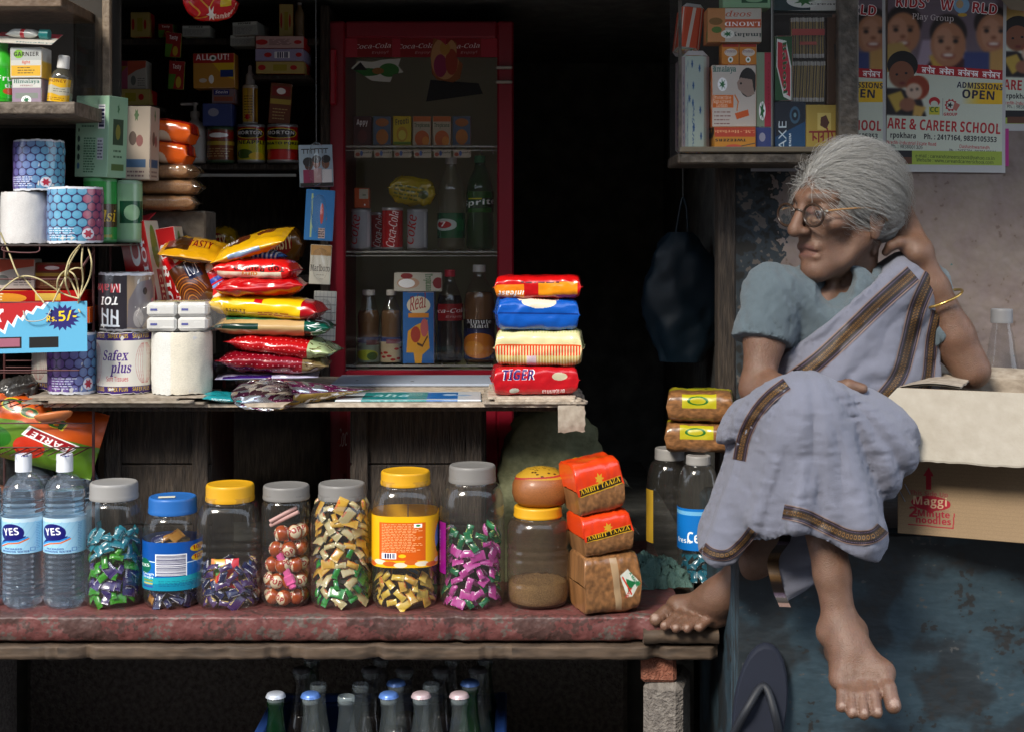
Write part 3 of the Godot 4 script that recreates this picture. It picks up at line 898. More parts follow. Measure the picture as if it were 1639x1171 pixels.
func jars():
	var z := -0.085
	var grey := mat(0.3, 0.29, 0.28, 0.42)
	var grey2 := mat(0.2, 0.19, 0.18, 0.45)
	var yellow := mat(0.66, 0.34, 0.012, 0.4)
	var blue := mat(0.02, 0.13, 0.42, 0.4)
	var W := Color.WHITE
	var teal_s := candy_mat(Color(0.05, 0.5, 0.58), Color(0.15, 0.62, 0.7), "MINT", W)
	var green_s := candy_mat(Color(0.22, 0.62, 0.1), Color(0.75, 0.85, 0.55), "mint", Color(0.1, 0.3, 0.1))
	var violet_s := candy_mat(Color(0.2, 0.12, 0.42), Color(0.65, 0.2, 0.35), "JOLLY", W)
	var gold_s := candy_mat(Color(0.72, 0.5, 0.2), Color(0.85, 0.7, 0.4), "HONEY", Color(0.3, 0.1, 0.05))
	var navy_s := candy_mat(Color(0.1, 0.12, 0.32), Color(0.15, 0.3, 0.6), "MINTS", W)
	var plum_s := candy_mat(Color(0.28, 0.16, 0.4), Color(0.8, 0.75, 0.6), "ECLAIR", Color(0.95, 0.85, 0.4))
	var amber_s := candy_mat(Color(0.85, 0.66, 0.25), Color(0.9, 0.82, 0.6), "Mango", Color(0.75, 0.2, 0.1))
	var pale_s := candy_mat(Color(0.78, 0.72, 0.52), Color(0.55, 0.75, 0.82), "milk", Color(0.75, 0.1, 0.1))
	var lime_s := candy_mat(Color(0.12, 0.55, 0.2), Color(0.88, 0.9, 0.88), "cool", Color(0.1, 0.2, 0.55))
	var lemon_s := candy_mat(Color(0.9, 0.76, 0.3), Color(0.45, 0.68, 0.85), "Alpenl", Color(0.6, 0.25, 0.1))
	var pink_s := candy_mat(Color(0.75, 0.25, 0.6), Color(0.85, 0.45, 0.72), "pulse", W)
	var leaf_s := candy_mat(Color(0.05, 0.42, 0.25), Color(0.2, 0.6, 0.35), "PAN", Color(0.95, 0.95, 0.6))
	# 1
	var t := jar("grey lidded jar of teal, green and violet sachets beside the water bottles", 182, z, 91, 770, 77, 27, grey, 2.3, [0.03, 0.055, 0.078, 0.1])
	heap(t.position, S(91, z) / 2, 0.016, 0.142, [[violet_s, violet_s, green_s], [violet_s, green_s, green_s], [green_s, teal_s, green_s], [teal_s, teal_s]], "teal, green or violet mint sachet in the jar beside the water bottles", "sachets in the teal and green jar", 0.0145, "mint_sachet")
	# 2
	t = jar("blue lidded jar with a blue and turquoise label and a barcode", 276, z, 92, 793, 77, 26, blue, 2.2)
	heap(t.position, S(92, z) / 2, 0.014, 0.036, [[gold_s, navy_s]], "gold or navy lozenge in the blue lidded jar", "lozenges in the blue lidded jar", 0.0145, "lozenge")
	for k in 3: tag(part(self, numbered("lozenge"), sachet(k, [navy_s, gold_s, gold_s][k]), wrapping(), t.position + Vector3(-0.02 + 0.016 * k, 0.122 + 0.003 * k, 0.022), Vector3(40, 40 * k, 20)), "gold or navy lozenge in the blue lidded jar", "sweet", "lozenges in the blue lidded jar")
	solo("lozenge_tray", "inner gold card tray hidden behind the blue jar label", "tray", turned(v2([0.0, 0.0, 0.03, 0.0, 0.03, 0.075, 0.0, 0.075]), 20), mat(0.25, 0.16, 0.06, 0.5), t.position + Vector3(0, 0.042, -0.004))
	var c := cv(512, 256, Color(0.02, 0.3, 0.62))
	c.poly(v2([0, 110, 512, 104, 512, 256, 0, 256]), Color(0.03, 0.4, 0.72))
	c.line(v2([0, 112, 150, 98, 300, 112, 512, 100]), 5, Color(0.85, 0.93, 0.97))
	c.poly(v2([0, 205, 200, 190, 512, 160, 512, 256, 0, 256]), Color(0.1, 0.62, 0.68))
	c.poly(v2([0, 235, 300, 215, 512, 200, 512, 256, 0, 256]), Color(0.05, 0.5, 0.62))
	c.bars(226, 62, 88, 118, false)
	for q in [[330, 26], [334, 76]]:
		c.ell(q[0] + 30, q[1] + 14, 36, 22, Color(0.95, 0.76, 0.1))
		c.text("10", q[0] + 16, q[1] + 14, 28, Color(0.75, 0.1, 0.05))
		c.text("PLUS", q[0] + 46, q[1] + 8, 13, Color(0.75, 0.1, 0.05))
		c.text("FREE", q[0] + 46, q[1] + 20, 13, Color(0.75, 0.1, 0.05))
	c.ell(186, 130, 26, 40, Color(0.03, 0.4, 0.3))
	c.text("VICKS", 178, 130, 22, W, "sb", -8)
	c.text("Cough", 200, 172, 16, W); c.text("Drops", 200, 188, 16, W)
	for k in 3: c.rect(180, 200 + k * 16, 38, 9, [Color(0.5, 0.6, 0.2), Color(0.75, 0.7, 0.4), Color(0.2, 0.3, 0.6)][k])
	c.scribble(236, 205, 120, 4, 8, Color(0.02, 0.2, 0.35), 2)
	part(t, "label", arc(S(92, z) / 2 + 0.0008, 0.036, 0.122, -179, 179, 2.2, 60), printed(c.tex(), 0.35))
	part(t, "price_sticker", bx(0.03, 0.0006, 0.014, 0), mat(0.7, 0.66, 0.5, 0.6), Vector3(-0.008, Y(793, z) - SLAB_Y + 0.0002, 0.012), Vector3(0, 12, 0))
	# 3
	t = jar("orange lidded square jar with a low heap of purple toffees and a red packet", 368, z, 101, 773, 78, 27, yellow, 3.2, [0.06, 0.075, 0.09, 0.105, 0.12], 0.05)
	heap(t.position, S(101, z) / 2, 0.014, 0.075, [[plum_s, navy_s, plum_s], [plum_s, plum_s, navy_s]], "purple or navy toffee in the orange lidded square jar", "toffees in the orange lidded jar", 0.0145, "purple_toffee")
	var cj := cv(128, 160, Color(0.78, 0.06, 0.16))
	cj.rect(0, 0, 30, 160, Color(0.9, 0.5, 0.12)).ell(40, 110, 26, 30, Color(0.85, 0.65, 0.1)).ell(30, 130, 14, 14, Color(0.3, 0.6, 0.2))
	cj.ell(84, 70, 22, 60, W).text("JINX", 84, 70, 38, Color(0.7, 0.05, 0.15), "sb", -80)
	solo("sweet_packet", "small red packet standing among the purple toffees in the orange lidded jar", "packet", MB.new().wrapper(Vector3(0.05, 0.01, 0.054), 2.3, 4.0, 0.001, 5, 0.08, 14, 12).done(), printed(cj.tex(), 0.3, 0.4), t.position + Vector3(-0.004, 0.062, 0.03), Vector3(72, 4, 6))
	# 4
	t = jar("narrow grey lidded jar of orange lollipops with a pink whistle", 458, z, 78, 775, 75, 22, grey2, 2.4, [0.045, 0.09], 0.02)
	var cb := cv(128, 64, Color(0.62, 0.26, 0.06))
	cb.ell(30, 32, 18, 22, Color(0.85, 0.78, 0.65)).ell(94, 30, 20, 20, Color(0.85, 0.78, 0.65)).text("POP", 30, 32, 20, Color(0.6, 0.05, 0.1)).text("POP", 94, 30, 20, Color(0.6, 0.05, 0.1))
	var m_ball := printed(cb.tex(), 0.25, 0.5)
	for k in 23:
		var a := deg_to_rad(-100.0 + 50.0 * (k % 5) + 23.0 * (k / 5))
		var rr := S(78, z) / 2 - 0.017
		lolly(t.position + Vector3(sin(a) * rr, 0.018 + 0.029 * (k / 5), cos(a) * rr), a, "lollipops in the narrow jar", m_ball, k in [6, 11, 12])
	solo("toy_whistle", "pink plastic whistle leaning among the orange lollipops", "whistle", MB.new().box(Vector3(0.013, 0.075, 0.008), 0.003).box(Vector3(0.018, 0.02, 0.012), 0.003, Vector3(0, -0.02, 0)).done(), mat(0.62, 0.1, 0.28, 0.35), t.position + Vector3(0.004, 0.07, 0.034), Vector3(-8, 0, 24))
	solo("pink_straw_bundle", "pale pink straws lying across the lollipops", "straws", MB.new().tube([Vector3(-0.026, -0.012, 0.0), Vector3(0.026, 0.014, 0.006)], 0.004, 6).tube([Vector3(-0.026, -0.004, 0.004), Vector3(0.022, 0.022, 0.004)], 0.004, 6).done(), mat(0.6, 0.35, 0.32, 0.4), t.position + Vector3(0, 0.158, 0.018))
	# 5
	t = jar("grey lidded jar packed full of yellow and pale wrapped sweets", 547, z, 99, 772, 76, 25, grey2, 2.6, [0.05, 0.1, 0.15], 0.045)
	heap(t.position, S(99, z) / 2, 0.014, 0.185, [[lime_s, pale_s, lime_s], [lime_s, pale_s, amber_s], [amber_s, amber_s, pale_s], [amber_s, amber_s, pale_s]], "yellow, pale or green wrapped sweet in the full grey lidded jar", "sweets in the full yellow jar", 0.017, "fruit_sweet")
	# 6
	t = jar("tall jar with a yellow rim and a yellow label with an orange panel", 649, z, 105, 752, 80, 22, yellow, 3.0, [], 0.055)
	heap(t.position, S(105, z) / 2, 0.014, 0.072, [[lemon_s, lemon_s, amber_s]], "yellow wrapped toffee in the jar with the orange and yellow label", "toffees in the yellow labelled jar", 0.0145, "yellow_toffee")
	c = cv(512, 256, Color(0.93, 0.7, 0.06))
	c.rect(200, 30, 108, 190, Color(0.83, 0.36, 0.06))
	c.scribble(206, 38, 96, 18, 8, Color(0.97, 0.85, 0.65), 2, 9)
	c.rect(282, 36, 18, 18, W).ell(291, 45, 5, 5, Color(0.1, 0.5, 0.1))
	c.bars(206, 182, 34, 30)
	c.ell(254, 197, 9, 9, Color(0.95, 0.75, 0.1))
	for k in 22: c.ell(k * 25, 236 + 8 * sin(k * 2.1), 16, 13, Color(0.82, 0.38, 0.12) if k % 2 else Color(0.9, 0.84, 0.74))
	c.ell(362, 120, 26, 70, Color(0.35, 0.6, 0.8)).poly(v2([340, 170, 362, 140, 385, 185, 350, 196]), Color(0.15, 0.4, 0.12))
	part(t, "label", arc(S(105, z) / 2 + 0.001, 0.079, 0.17, -179, 179, 3.0, 64), printed(c.tex(), 0.35))
	# 7
	t = jar("tall grey lidded jar of pink and green sweets with a wavy neck", 756, z, 105, 743, 76, 27, grey2, 2.4, [0.14, 0.155, 0.17, 0.185], 0.05)
	heap(t.position, S(105, z) / 2, 0.014, 0.15, [[pink_s, pink_s, leaf_s], [pink_s, leaf_s, pink_s], [pink_s, pink_s], [leaf_s, pink_s, leaf_s]], "pink or green wrapped sweet in the tall wavy necked jar", "sweets in the pink and green jar", 0.017, "pulse_sweet")
	c = cv(64, 256, Color(0.5, 0.05, 0.45))
	c.text("Pulse sweet", 30, 130, 30, Color(0.75, 0.5, 0.7), "fb", -90)
	part(t, "label", arc(S(105, z) / 2 + 0.001, 0.064, 0.156, -88, -46, 2.4, 10), printed(c.tex(), 0.35))
	# 8
	t = jar("short yellow lidded jar with a layer of brown crumbs", 861, z, 99, 808, 78, 17, yellow, 2.3, [0.045, 0.09, 0.105], 0.026, clear(0.34, 0.16, Color(0.36, 0.29, 0.24)))
	var cr := MB.new()
	var pts := PackedVector3Array()
	var R := S(99, z) / 2 - 0.003
	for r in 14:
		for q in 41:
			var a := TAU * q / 40
			var p: Vector3
			if r < 4: p = Vector3(sin(a) * R * [0.0, 0.8, 0.95, 1.0][r], [0.005, 0.005, 0.008, 0.02][r], cos(a) * R * [0.0, 0.8, 0.95, 1.0][r])
			else:
				var rr := R * (1.0 - (r - 4) / 9.0)
				p = Vector3(sin(a) * rr, 0.044 + 0.006 * noise.get_noise_2d(sin(a) * rr * 90, cos(a) * rr * 90), cos(a) * rr)
			pts.append(p)
	cr.grid(pts, 41, 14, true, Vector3(0, 0.02, 0))
	var mc := matter(91, 0.05, [[0.0, 0.14, 0.07, 0.02], [0.5, 0.34, 0.19, 0.06], [1.0, 0.55, 0.36, 0.14]], 0.8, 0.4, 0.03)
	tag(solo("crumbs", "golden brown crumbs lying in the short yellow lidded jar", "crumbs", cr.done(), mc, t.position), "", "", "", "stuff")
	water_bottles()
	bread_and_more(grey)

func water_bottles():
	var W := Color.WHITE
	var c := cv(512, 192, Color(0.62, 0.8, 0.9))
	c.rect(0, 0, 512, 22, Color(0.78, 0.88, 0.94))
	for k in 20: c.line(v2([k * 30, 192, k * 30 + 90, 20]), 3, Color(0.55, 0.76, 0.88))
	for off in [0, 102, 256, 358]:
		if off % 256 == 0: continue
		c.ell(190 + off - 60, 78, 54, 48, Color(0.1, 0.1, 0.42))
		c.poly(v2([74 + off, 140, 100 + off, 112, 190 + off, 96, 186 + off, 116]), Color(0.1, 0.1, 0.42))
		c.line(v2([72 + off, 146, 110 + off, 128, 160 + off, 122, 196 + off, 104]), 9, Color(0.2, 0.55, 0.85))
		c.line(v2([76 + off, 158, 118 + off, 138, 164 + off, 132, 200 + off, 112]), 7, Color(0.85, 0.4, 0.15))
		c.text("YES", 130 + off, 76, 54, W, "sb", -8, 0.8)
		c.text("PACKAGED", 140 + off, 168, 15, Color(0.1, 0.2, 0.5))
		c.text("DRINKING WATER", 145 + off, 182, 14, Color(0.1, 0.2, 0.5))
		c.rect(206 + off, 160, 22, 20, Color(0.3, 0.5, 0.75)).rect(209 + off, 163, 16, 14, Color(0.62, 0.8, 0.9))
		c.scribble(232 + off, 30, 20, 16, 9, Color(0.2, 0.4, 0.65), 2, 4)
	var m_label := printed(c.tex(), 0.3)
	var cc := cv(128, 64, Color(0.9, 0.91, 0.94))
	for k in 12: cc.text("YES", 11 + 21 * (k % 6), 14 + 22 * (k / 6) + 4 * (k % 2), 13, Color(0.15, 0.15, 0.5), "sb")
	cc.im.flip_y()
	var m_cap := printed(cc.tex(), 0.35)
	var R := 0.0375
	var prof := [Vector2(0.0, 0.008), Vector2(R * 0.5, 0.003), Vector2(R * 0.82, 0.001), Vector2(R * 0.96, 0.008), Vector2(R, 0.018)]
	var y := 0.022
	while y < 0.195:
		var d := 0.0
		if y < 0.098: d = -0.0014 * pow(sin(y * 340.0), 2.0)
		elif y > 0.166: d = -0.0016 * pow(sin((y - 0.166) * 330.0), 2.0)
		else: d = -0.0012
		prof.append(Vector2(R + d, y))
		y += 0.0022
	for k in 9:
		var a := PI / 2 * k / 8.0
		prof.append(Vector2(0.0135 + (R - 0.0135) * pow(cos(a), 1.15), 0.195 + 0.042 * sin(a)))
	prof.append(Vector2(0.0135, 0.25))
	var shell := turned(prof, 40)
	var wp := []
	for p in prof:
		if p.y < 0.212: wp.append(Vector2(max(0.0, p.x - 0.0012), p.y + (0.0012 if p.y < 0.01 else 0.0)))
	var top: Vector2 = wp[-1]
	wp.append(Vector2(top.x, 0.2121)); wp.append(Vector2(0.0, 0.2121))
	var water := turned(wp, 40)
	var m_water := StandardMaterial3D.new()
	m_water.albedo_color = Color(0.93, 0.97, 1.0, 0.0)
	m_water.roughness = 0.02
	m_water.refraction_enabled = true
	m_water.refraction_scale = 0.033
	var label := arc(R + 0.0002, 0.101, 0.164, -179, 179, 2.0, 48)
	var cap_w := turned(v2([0.0148, 0.0, 0.0148, 0.03, 0.0135, 0.0315, 0.0, 0.0318]), 28)
	var cap_b := lid(0.0158, 0.022)
	var m_blue := mat(0.015, 0.17, 0.55, 0.35)
	for b in [[37, -0.075, 0], [103, -0.075, 0], [-32, -0.075, 0], [57, -0.19, 1], [126, -0.19, 1]]:
		var front: bool = b[2] == 0
		var what: String = ("water bottle with a white printed cap, left of the teal sachet jar" if b[0] == 103 else "water bottle with a white printed cap and dark blue oval logo") if front else "water bottle with a plain blue cap behind the white capped ones"
		var t := thing("water_bottle", "clear full " + what, "bottle", Vector3(X(b[0], b[1]), SLAB_Y, b[1]), "water bottles on the slab", Vector3(0, 0, 0))
		part(t, "bottle_body", shell, clear(0.07, 0.05, Color(0.75, 0.82, 0.9)))
		part(t, "water", water, m_water)
		part(t, "label", label, m_label, Vector3.ZERO, Vector3(0, 0, 0))
		if front: part(t, "cap", cap_w, m_cap, Vector3(0, 0.243, 0))
		else: part(t, "cap", cap_b, m_blue, Vector3(0, 0.249, 0))
	# round clear jar with orange sweets at the very edge
	var j := jar("round clear jar of orange sweets behind the water bottles under the wire rack", -14, -0.2, 92, 672, 60, 20, mat(0.5, 0.3, 0.2, 0.5), 2.0, [], 0.05)
	part(j, "sweets", turned(v2([0.0, 0.006, 0.045, 0.008, 0.047, 0.16, 0.04, 0.19, 0.0, 0.195]), 24), matter(95, 0.06, [[0.0, 0.4, 0.12, 0.06], [1.0, 0.65, 0.28, 0.16]], 0.5, 0.3, 0.03))

func loaf_mat(front_fn: Callable, w := 256, h := 384) -> StandardMaterial3D:
	# rows 0..h/2 front, the rest top
	var c := cv(w, h, Color(0.5, 0.31, 0.16))
	var f := FastNoiseLite.new(); f.seed = 19; f.frequency = 0.03; f.fractal_octaves = 4
	for y in h:
		for x in w:
			var k := 1.0 + 0.35 * f.get_noise_2d(x, y)
			c.im.set_pixel(x, y, Color(0.52 * k, 0.36 * k, 0.22 * k))
	var crust := cv(256, 256, Color.BLACK)
	crust.im.blit_rect(c.im, Rect2i(0, 0, 256, 256), Vector2i.ZERO)
	front_fn.call(c)
	var fr := c.im.get_region(Rect2i(0, 0, 256, 192)); fr.resize(256, 64, Image.INTERPOLATE_LANCZOS)
	var tp := c.im.get_region(Rect2i(0, 192, 256, 192)); tp.resize(256, 64, Image.INTERPOLATE_LANCZOS)
	crust.im.blit_rect(fr, Rect2i(0, 0, 256, 64), Vector2i.ZERO)
	crust.im.blit_rect(tp, Rect2i(0, 0, 256, 64), Vector2i(0, 192))
	return printed(crust.tex(), 0.32, 0.6)

func bread_and_more(grey: Material):
	var W := Color.WHITE
	var m_orange := loaf_mat(func(c: Cv):
		c.poly(v2([0, 0, 256, 0, 256, 92, 0, 120]), Color(0.85, 0.22, 0.06))
		c.poly(v2([16, 88, 244, 62, 246, 92, 18, 118]), Color(0.12, 0.08, 0.03))
		c.line(v2([16, 86, 244, 60]), 3, Color(0.9, 0.7, 0.1)).line(v2([18, 120, 246, 94]), 4, Color(0.9, 0.7, 0.1))
		c.text("AMRIT TAAZA", 131, 90, 30, Color(0.95, 0.75, 0.1), "fb", -6.5, 1.0)
		c.star(130, 56, 26, 14, 7, Color(0.8, 0.6, 0.15))
		c.rect(0, 192, 256, 192, Color(0.86, 0.25, 0.06))
		for k in 9: c.line(v2([60 + 18 * k, 300 - 10 * sin(k), 90 + 16 * k, 340]), 6, Color(0.75, 0.4, 0.08))
		c.poly(v2([60, 205, 120, 205, 116, 250, 66, 250]), Color(0.85, 0.65, 0.1)).text("TAAZA", 91, 228, 20, Color(0.2, 0.1, 0.02), "sb", 90))
	var m_plain := loaf_mat(func(c: Cv):
		c.poly(v2([118, 0, 150, 0, 168, 192, 140, 192]), Color(0.66, 0.55, 0.42))
		c.poly(v2([160, 62, 196, 40, 250, 96, 214, 150, 190, 150]), Color(0.85, 0.86, 0.82))
		c.poly(v2([186, 76, 232, 96, 196, 132]), Color(0.1, 0.45, 0.25))
		c.line(v2([172, 70, 196, 112, 210, 140]), 6, Color(0.8, 0.2, 0.1))
		c.text("A MAIDA", 222, 84, 16, Color(0.1, 0.4, 0.25), "sb", 60)
		c.text("TEVER", 200, 134, 16, Color(0.8, 0.15, 0.1), "sb", -60)
		c.star(240, 100, 14, 8, 6, Color(0.15, 0.5, 0.3)))
	var z := -0.05
	var heights := [[968, 893, 988, 96, m_plain, -2.0, "lowest bread loaf, brown in clear film, with a green and red badge"], [963, 838, 905, 84, m_orange, -7.0, "middle bread loaf in an orange printed wrapper"], [953, 752, 842, 80, m_orange, -10.0, "topmost bread loaf in an orange printed wrapper, leaning left"]]
	var y := SLAB_Y + 0.0006
	for k in 3:
		var q: Array = heights[k]
		var tall: float = S(q[2] - q[1], z) * [1.0, 1.0, 0.94][k]
		var wide := S(q[3], z)
		var dep := 0.1
		var t := thing("bread_loaf", q[6], "bread", Vector3(X(q[0], z), y, z), "bread loaves stacked on the slab", Vector3(0, 16, q[5] * -0.9))
		part(t, "loaf", MB.new().wrapper(Vector3(wide, tall - 0.001, dep), 5.5, 16.0, 0.004, 30 + k, 0.0, 36, 30).done(), q[4], Vector3(0, tall / 2, 0))
		part(t, "film_tail", MB.new().wrapper(Vector3(0.05, 0.012, dep * 0.7), 2.2, 3.0, 0.006, 34 + k, 0.2, 14, 10).done(), clear(0.1, 0.1, Color(0.8, 0.78, 0.75)), Vector3(wide / 2 + 0.006, tall * 0.5, -0.01), Vector3(0, 0, -50))
		y += tall - 0.002
	# bun packet lying on the short jar
	var cb := cv(256, 256, Color(0.55, 0.33, 0.16))
	cb.grain(0.12, 5)
	cb.rect(0, 158, 256, 98, Color(0.68, 0.52, 0.12))
	for k in 60: cb.ell(rng.randf() * 256, 170 + rng.randf() * 80, 3, 3, Color(0.25, 0.15, 0.02))
	cb.line(v2([0, 160, 60, 150, 110, 164, 170, 172, 256, 160]), 6, Color(0.6, 0.14, 0.15))
	var bun := thing("bun_packet", "round bun in a yellow dotted wrapper lying on the short jar", "bun", Vector3(X(866, -0.1), Y(808, -0.085) + 0.0005, -0.1), "", Vector3(0, 0, 0))
	part(bun, "bun", turned(v2([0.0, 0.0, 0.04, 0.0, 0.049, 0.007, 0.053, 0.02, 0.0525, 0.036, 0.046, 0.051, 0.029, 0.063, 0.012, 0.067, 0.0, 0.068]), 30, 2.4), printed(cb.tex(), 0.5, 0.15))
	part(bun, "film_tail", MB.new().wrapper(Vector3(0.05, 0.014, 0.05), 2.2, 3.0, 0.005, 12, 0.3, 12, 10).done(), mat(0.5, 0.08, 0.12, 0.35), Vector3(0.055, 0.024, 0.01), Vector3(0, 20, -30))
	# green grey sack behind
	var sk := MB.new()
	var pts := PackedVector3Array()
	for r in 26:
		for q in 49:
			var u := q / 48.0 * TAU; var v := r / 25.0
			var rr := 0.12 * pow(sin(PI * (0.08 + 0.5 * v) ), 0.8)
			var p := Vector3(sin(u) * rr * 0.95, 0.335 * (1.0 - pow(v, 1.6)), cos(u) * rr * 0.55)
			p += Vector3(sin(u), 0.25, cos(u) * 0.6) * 0.03 * noise.get_noise_3d(p.x * 13, p.y * 11, p.z * 13)
			p += Vector3(sin(u), 0.1, cos(u)) * 0.010 * absf(noise.get_noise_3d(p.x * 45 + 9, p.y * 20, p.z * 45))
			pts.append(p)
	sk.grid(pts, 49, 26, true, Vector3(0, 0.1, 0))
	solo("cloth_sack", "slumped olive green cloth sack behind the bun and the bread", "sack", sk.done(), matter(97, 0.2, [[0.0, 0.07, 0.075, 0.035], [1.0, 0.15, 0.15, 0.08]], 0.8, 0.1), Vector3(X(880, -0.3), SLAB_Y, -0.29))
	# folded teal rag
	var rg := MB.new()
	pts = PackedVector3Array()
	for r in 34:
		for q in 46:
			var u := q / 45.0 * 2 - 1; var v := r / 33.0 * 2 - 1
			var hgt := 0.046 * pow(max(0.0, 1.0 - pow(abs(u), 2.5)), 0.6) * pow(max(0.0, 1.0 - pow(abs(v), 3.0)), 0.6)
			hgt *= 0.75 + 0.6 * noise.get_noise_2d(u * 2.2, v * 2.6) + 0.35 * absf(noise.get_noise_2d(u * 7 + 4, v * 8))
			pts.append(Vector3(u * 0.062 + 0.012 * noise.get_noise_2d(u * 3, v * 3 + 9), 0.001 + max(0.0, hgt), v * 0.075 + 0.012 * noise.get_noise_2d(u * 3 + 5, v * 3)))
	rg.grid(pts, 46, 34, false, Vector3(0, -1, 0))
	solo("rag", "crumpled teal cloth rag lying on the slab behind the bread", "cloth", rg.done(), matter(98, 0.1, [[0.0, 0.05, 0.12, 0.105], [1.0, 0.12, 0.2, 0.17]], 0.85, 0.25), Vector3(X(1045, -0.25), SLAB_Y, -0.265), Vector3(0, 14, 0))
	# two large clear jars with bread on their lids
	var z1 := -0.35; var z2 := -0.26
	var j1 := jar("large ribbed clear jar with a narrow yellow label in the dark doorway", 1072, z1, 74, 716, 48, 18, grey, 2.2, [0.05, 0.075, 0.1, 0.125, 0.15], 0.06)
	part(j1, "label", arc(S(74, z1) / 2 + 0.001, 0.06, 0.165, -85, -48, 2.2, 8), mat(0.6, 0.36, 0.03, 0.5))
	var j2 := jar("large clear jar with a sky blue label and teal sweets", 1118, z2, 66, 728, 40, 14, grey, 2.3, [0.19], 0.06)
	var c := cv(256, 128, Color(0.06, 0.45, 0.78))
	c.rect(0, 8, 256, 12, Color(0.45, 0.72, 0.9)).text("fresh", 70, 100, 22, W, "sb")
	c.text("Center", 140, 92, 46, W, "sb", 0, 0.75)
	part(j2, "label", arc(S(66, z2) / 2 + 0.001, 0.066, 0.146, -110, 110, 2.3, 30), printed(c.tex(), 0.35))
	var teal := candy_mat(Color(0.03, 0.42, 0.52), Color(0.1, 0.55, 0.65), "fresh", W)
	heap(j2.position, S(66, z2) / 2, 0.016, 0.06, [[teal]], "teal wrapped gum in the large jar with the sky blue label", "gums in the blue labelled jar", 0.02, "chewing_gum")
	var m_loaf := loaf_mat(func(cc: Cv):
		cc.rect(60, 0, 130, 100, Color(0.72, 0.68, 0.1)).ell(120, 45, 40, 30, Color(0.1, 0.4, 0.1)).ell(120, 45, 30, 22, Color(0.72, 0.68, 0.1))
		cc.rect(0, 230, 256, 90, Color(0.72, 0.68, 0.1)).text("TOP", 120, 270, 60, Color(0.1, 0.4, 0.1)))
	var yb := Y(716, z1) + 0.001
	for q in [[1118, 48, 104, "bread loaf in clear film on the large jars' lids"], [1122, 50, 106, "bread loaf with a yellow and green print, topmost on the large jars"]]:
		var tall := S(q[1], -0.3)
		var t := thing("bread_loaf", q[3], "bread", Vector3(X(q[0], -0.3), yb, -0.31), "", Vector3(0, -8, 0))
		part(t, "loaf", MB.new().wrapper(Vector3(S(q[2], -0.3), tall - 0.001, 0.11), 4.5, 12.0, 0.004, 44 + q[1], 0.0, 30, 24).done(), m_loaf, Vector3(0, tall / 2, 0))
		yb += tall

# ---------------------------------------------------------------- the shelf board and what stands on it
func sheet(x0: float, x1: float, z0: float, z1: float, th: float, wob: float, seed_: int, sag := 0.0, uv_top := true) -> ArrayMesh:
	var f := FastNoiseLite.new(); f.seed = seed_; f.frequency = 1.0
	var cols := 60; var rows := 14
	var m := MB.new()
	var top := PackedVector3Array(); var bot := PackedVector3Array()
	for r in rows + 1:
		for q in cols + 1:
			var u := float(q) / cols; var v := float(r) / rows
			var x := lerpf(x0, x1, u); var z := lerpf(z0, z1, v)
			if r == rows: z += wob * f.get_noise_1d(x * 35.0) + wob * 0.6 * f.get_noise_1d(x * 140.0 + 9.0)
			if q == 0 or q == cols: x += wob * f.get_noise_1d(z * 60.0 + 3.0) * 2.0
			var y := sag * f.get_noise_2d(x * 5.0, z * 4.0)
			top.append(Vector3(x, y + th / 2, z)); bot.append(Vector3(x, y - th / 2, z))
	var mid := Vector3((x0 + x1) / 2, -9.0, 0)
	m.grid(top, cols + 1, rows + 1, false, mid)
	m.grid(bot, cols + 1, rows + 1, false, Vector3(0, 9.0, 0))
	var rim := PackedVector3Array(); var rim2 := PackedVector3Array()
	for q in cols + 1: rim.append(top[rows * (cols + 1) + q]); rim2.append(bot[rows * (cols + 1) + q])
	for r in range(rows - 1, -1, -1): rim.append(top[r * (cols + 1) + cols]); rim2.append(bot[r * (cols + 1) + cols])
	for q in range(cols - 1, -1, -1): rim.append(top[q]); rim2.append(bot[q])
	for r in range(1, rows + 1): rim.append(top[r * (cols + 1)]); rim2.append(bot[r * (cols + 1)])
	var n := rim.size()
	rim.append_array(rim2)
	m.grid(rim, n, 2, true, Vector3((x0 + x1) / 2, 0, (z0 + z1) / 2), Rect2(0, 0, 6, 0.02))
	return m.done()

func cardboard(seed_: int, k := 1.0) -> StandardMaterial3D:
	return matter(seed_, 0.25, [[0.0, 0.2 * k, 0.155 * k, 0.115 * k], [0.5, 0.33 * k, 0.275 * k, 0.215 * k], [1.0, 0.44 * k, 0.38 * k, 0.31 * k]], 0.85, 0.08)

func pack_mat(base: Color, fn: Callable, _gloss := 0.28, _coat := 0.5) -> Rect2:
	# rows 0 to 64 the front edge, 192 to 256 the top face up to its front edge
	var c := cv(256, 256, base)
	fn.call(c)
	return wrap_cell(c)

func pk(called: String, label: String, category: String, cx: float, cy: float, wide: float, tall: float, dep: float, z: float, uv: Rect2, rot := Vector3.ZERO, p := 2.4, k := 5.0, crumple := 0.004, seed_ := 1, group := "") -> MeshInstance3D:
	return solo(called, label, category, MB.new().wrapper(Vector3(S(wide, z), S(tall, z), dep), p, k, crumple, seed_, 0.05, 34, 30, uv).done(), wrapping(), P(cx, cy, z), rot, group)

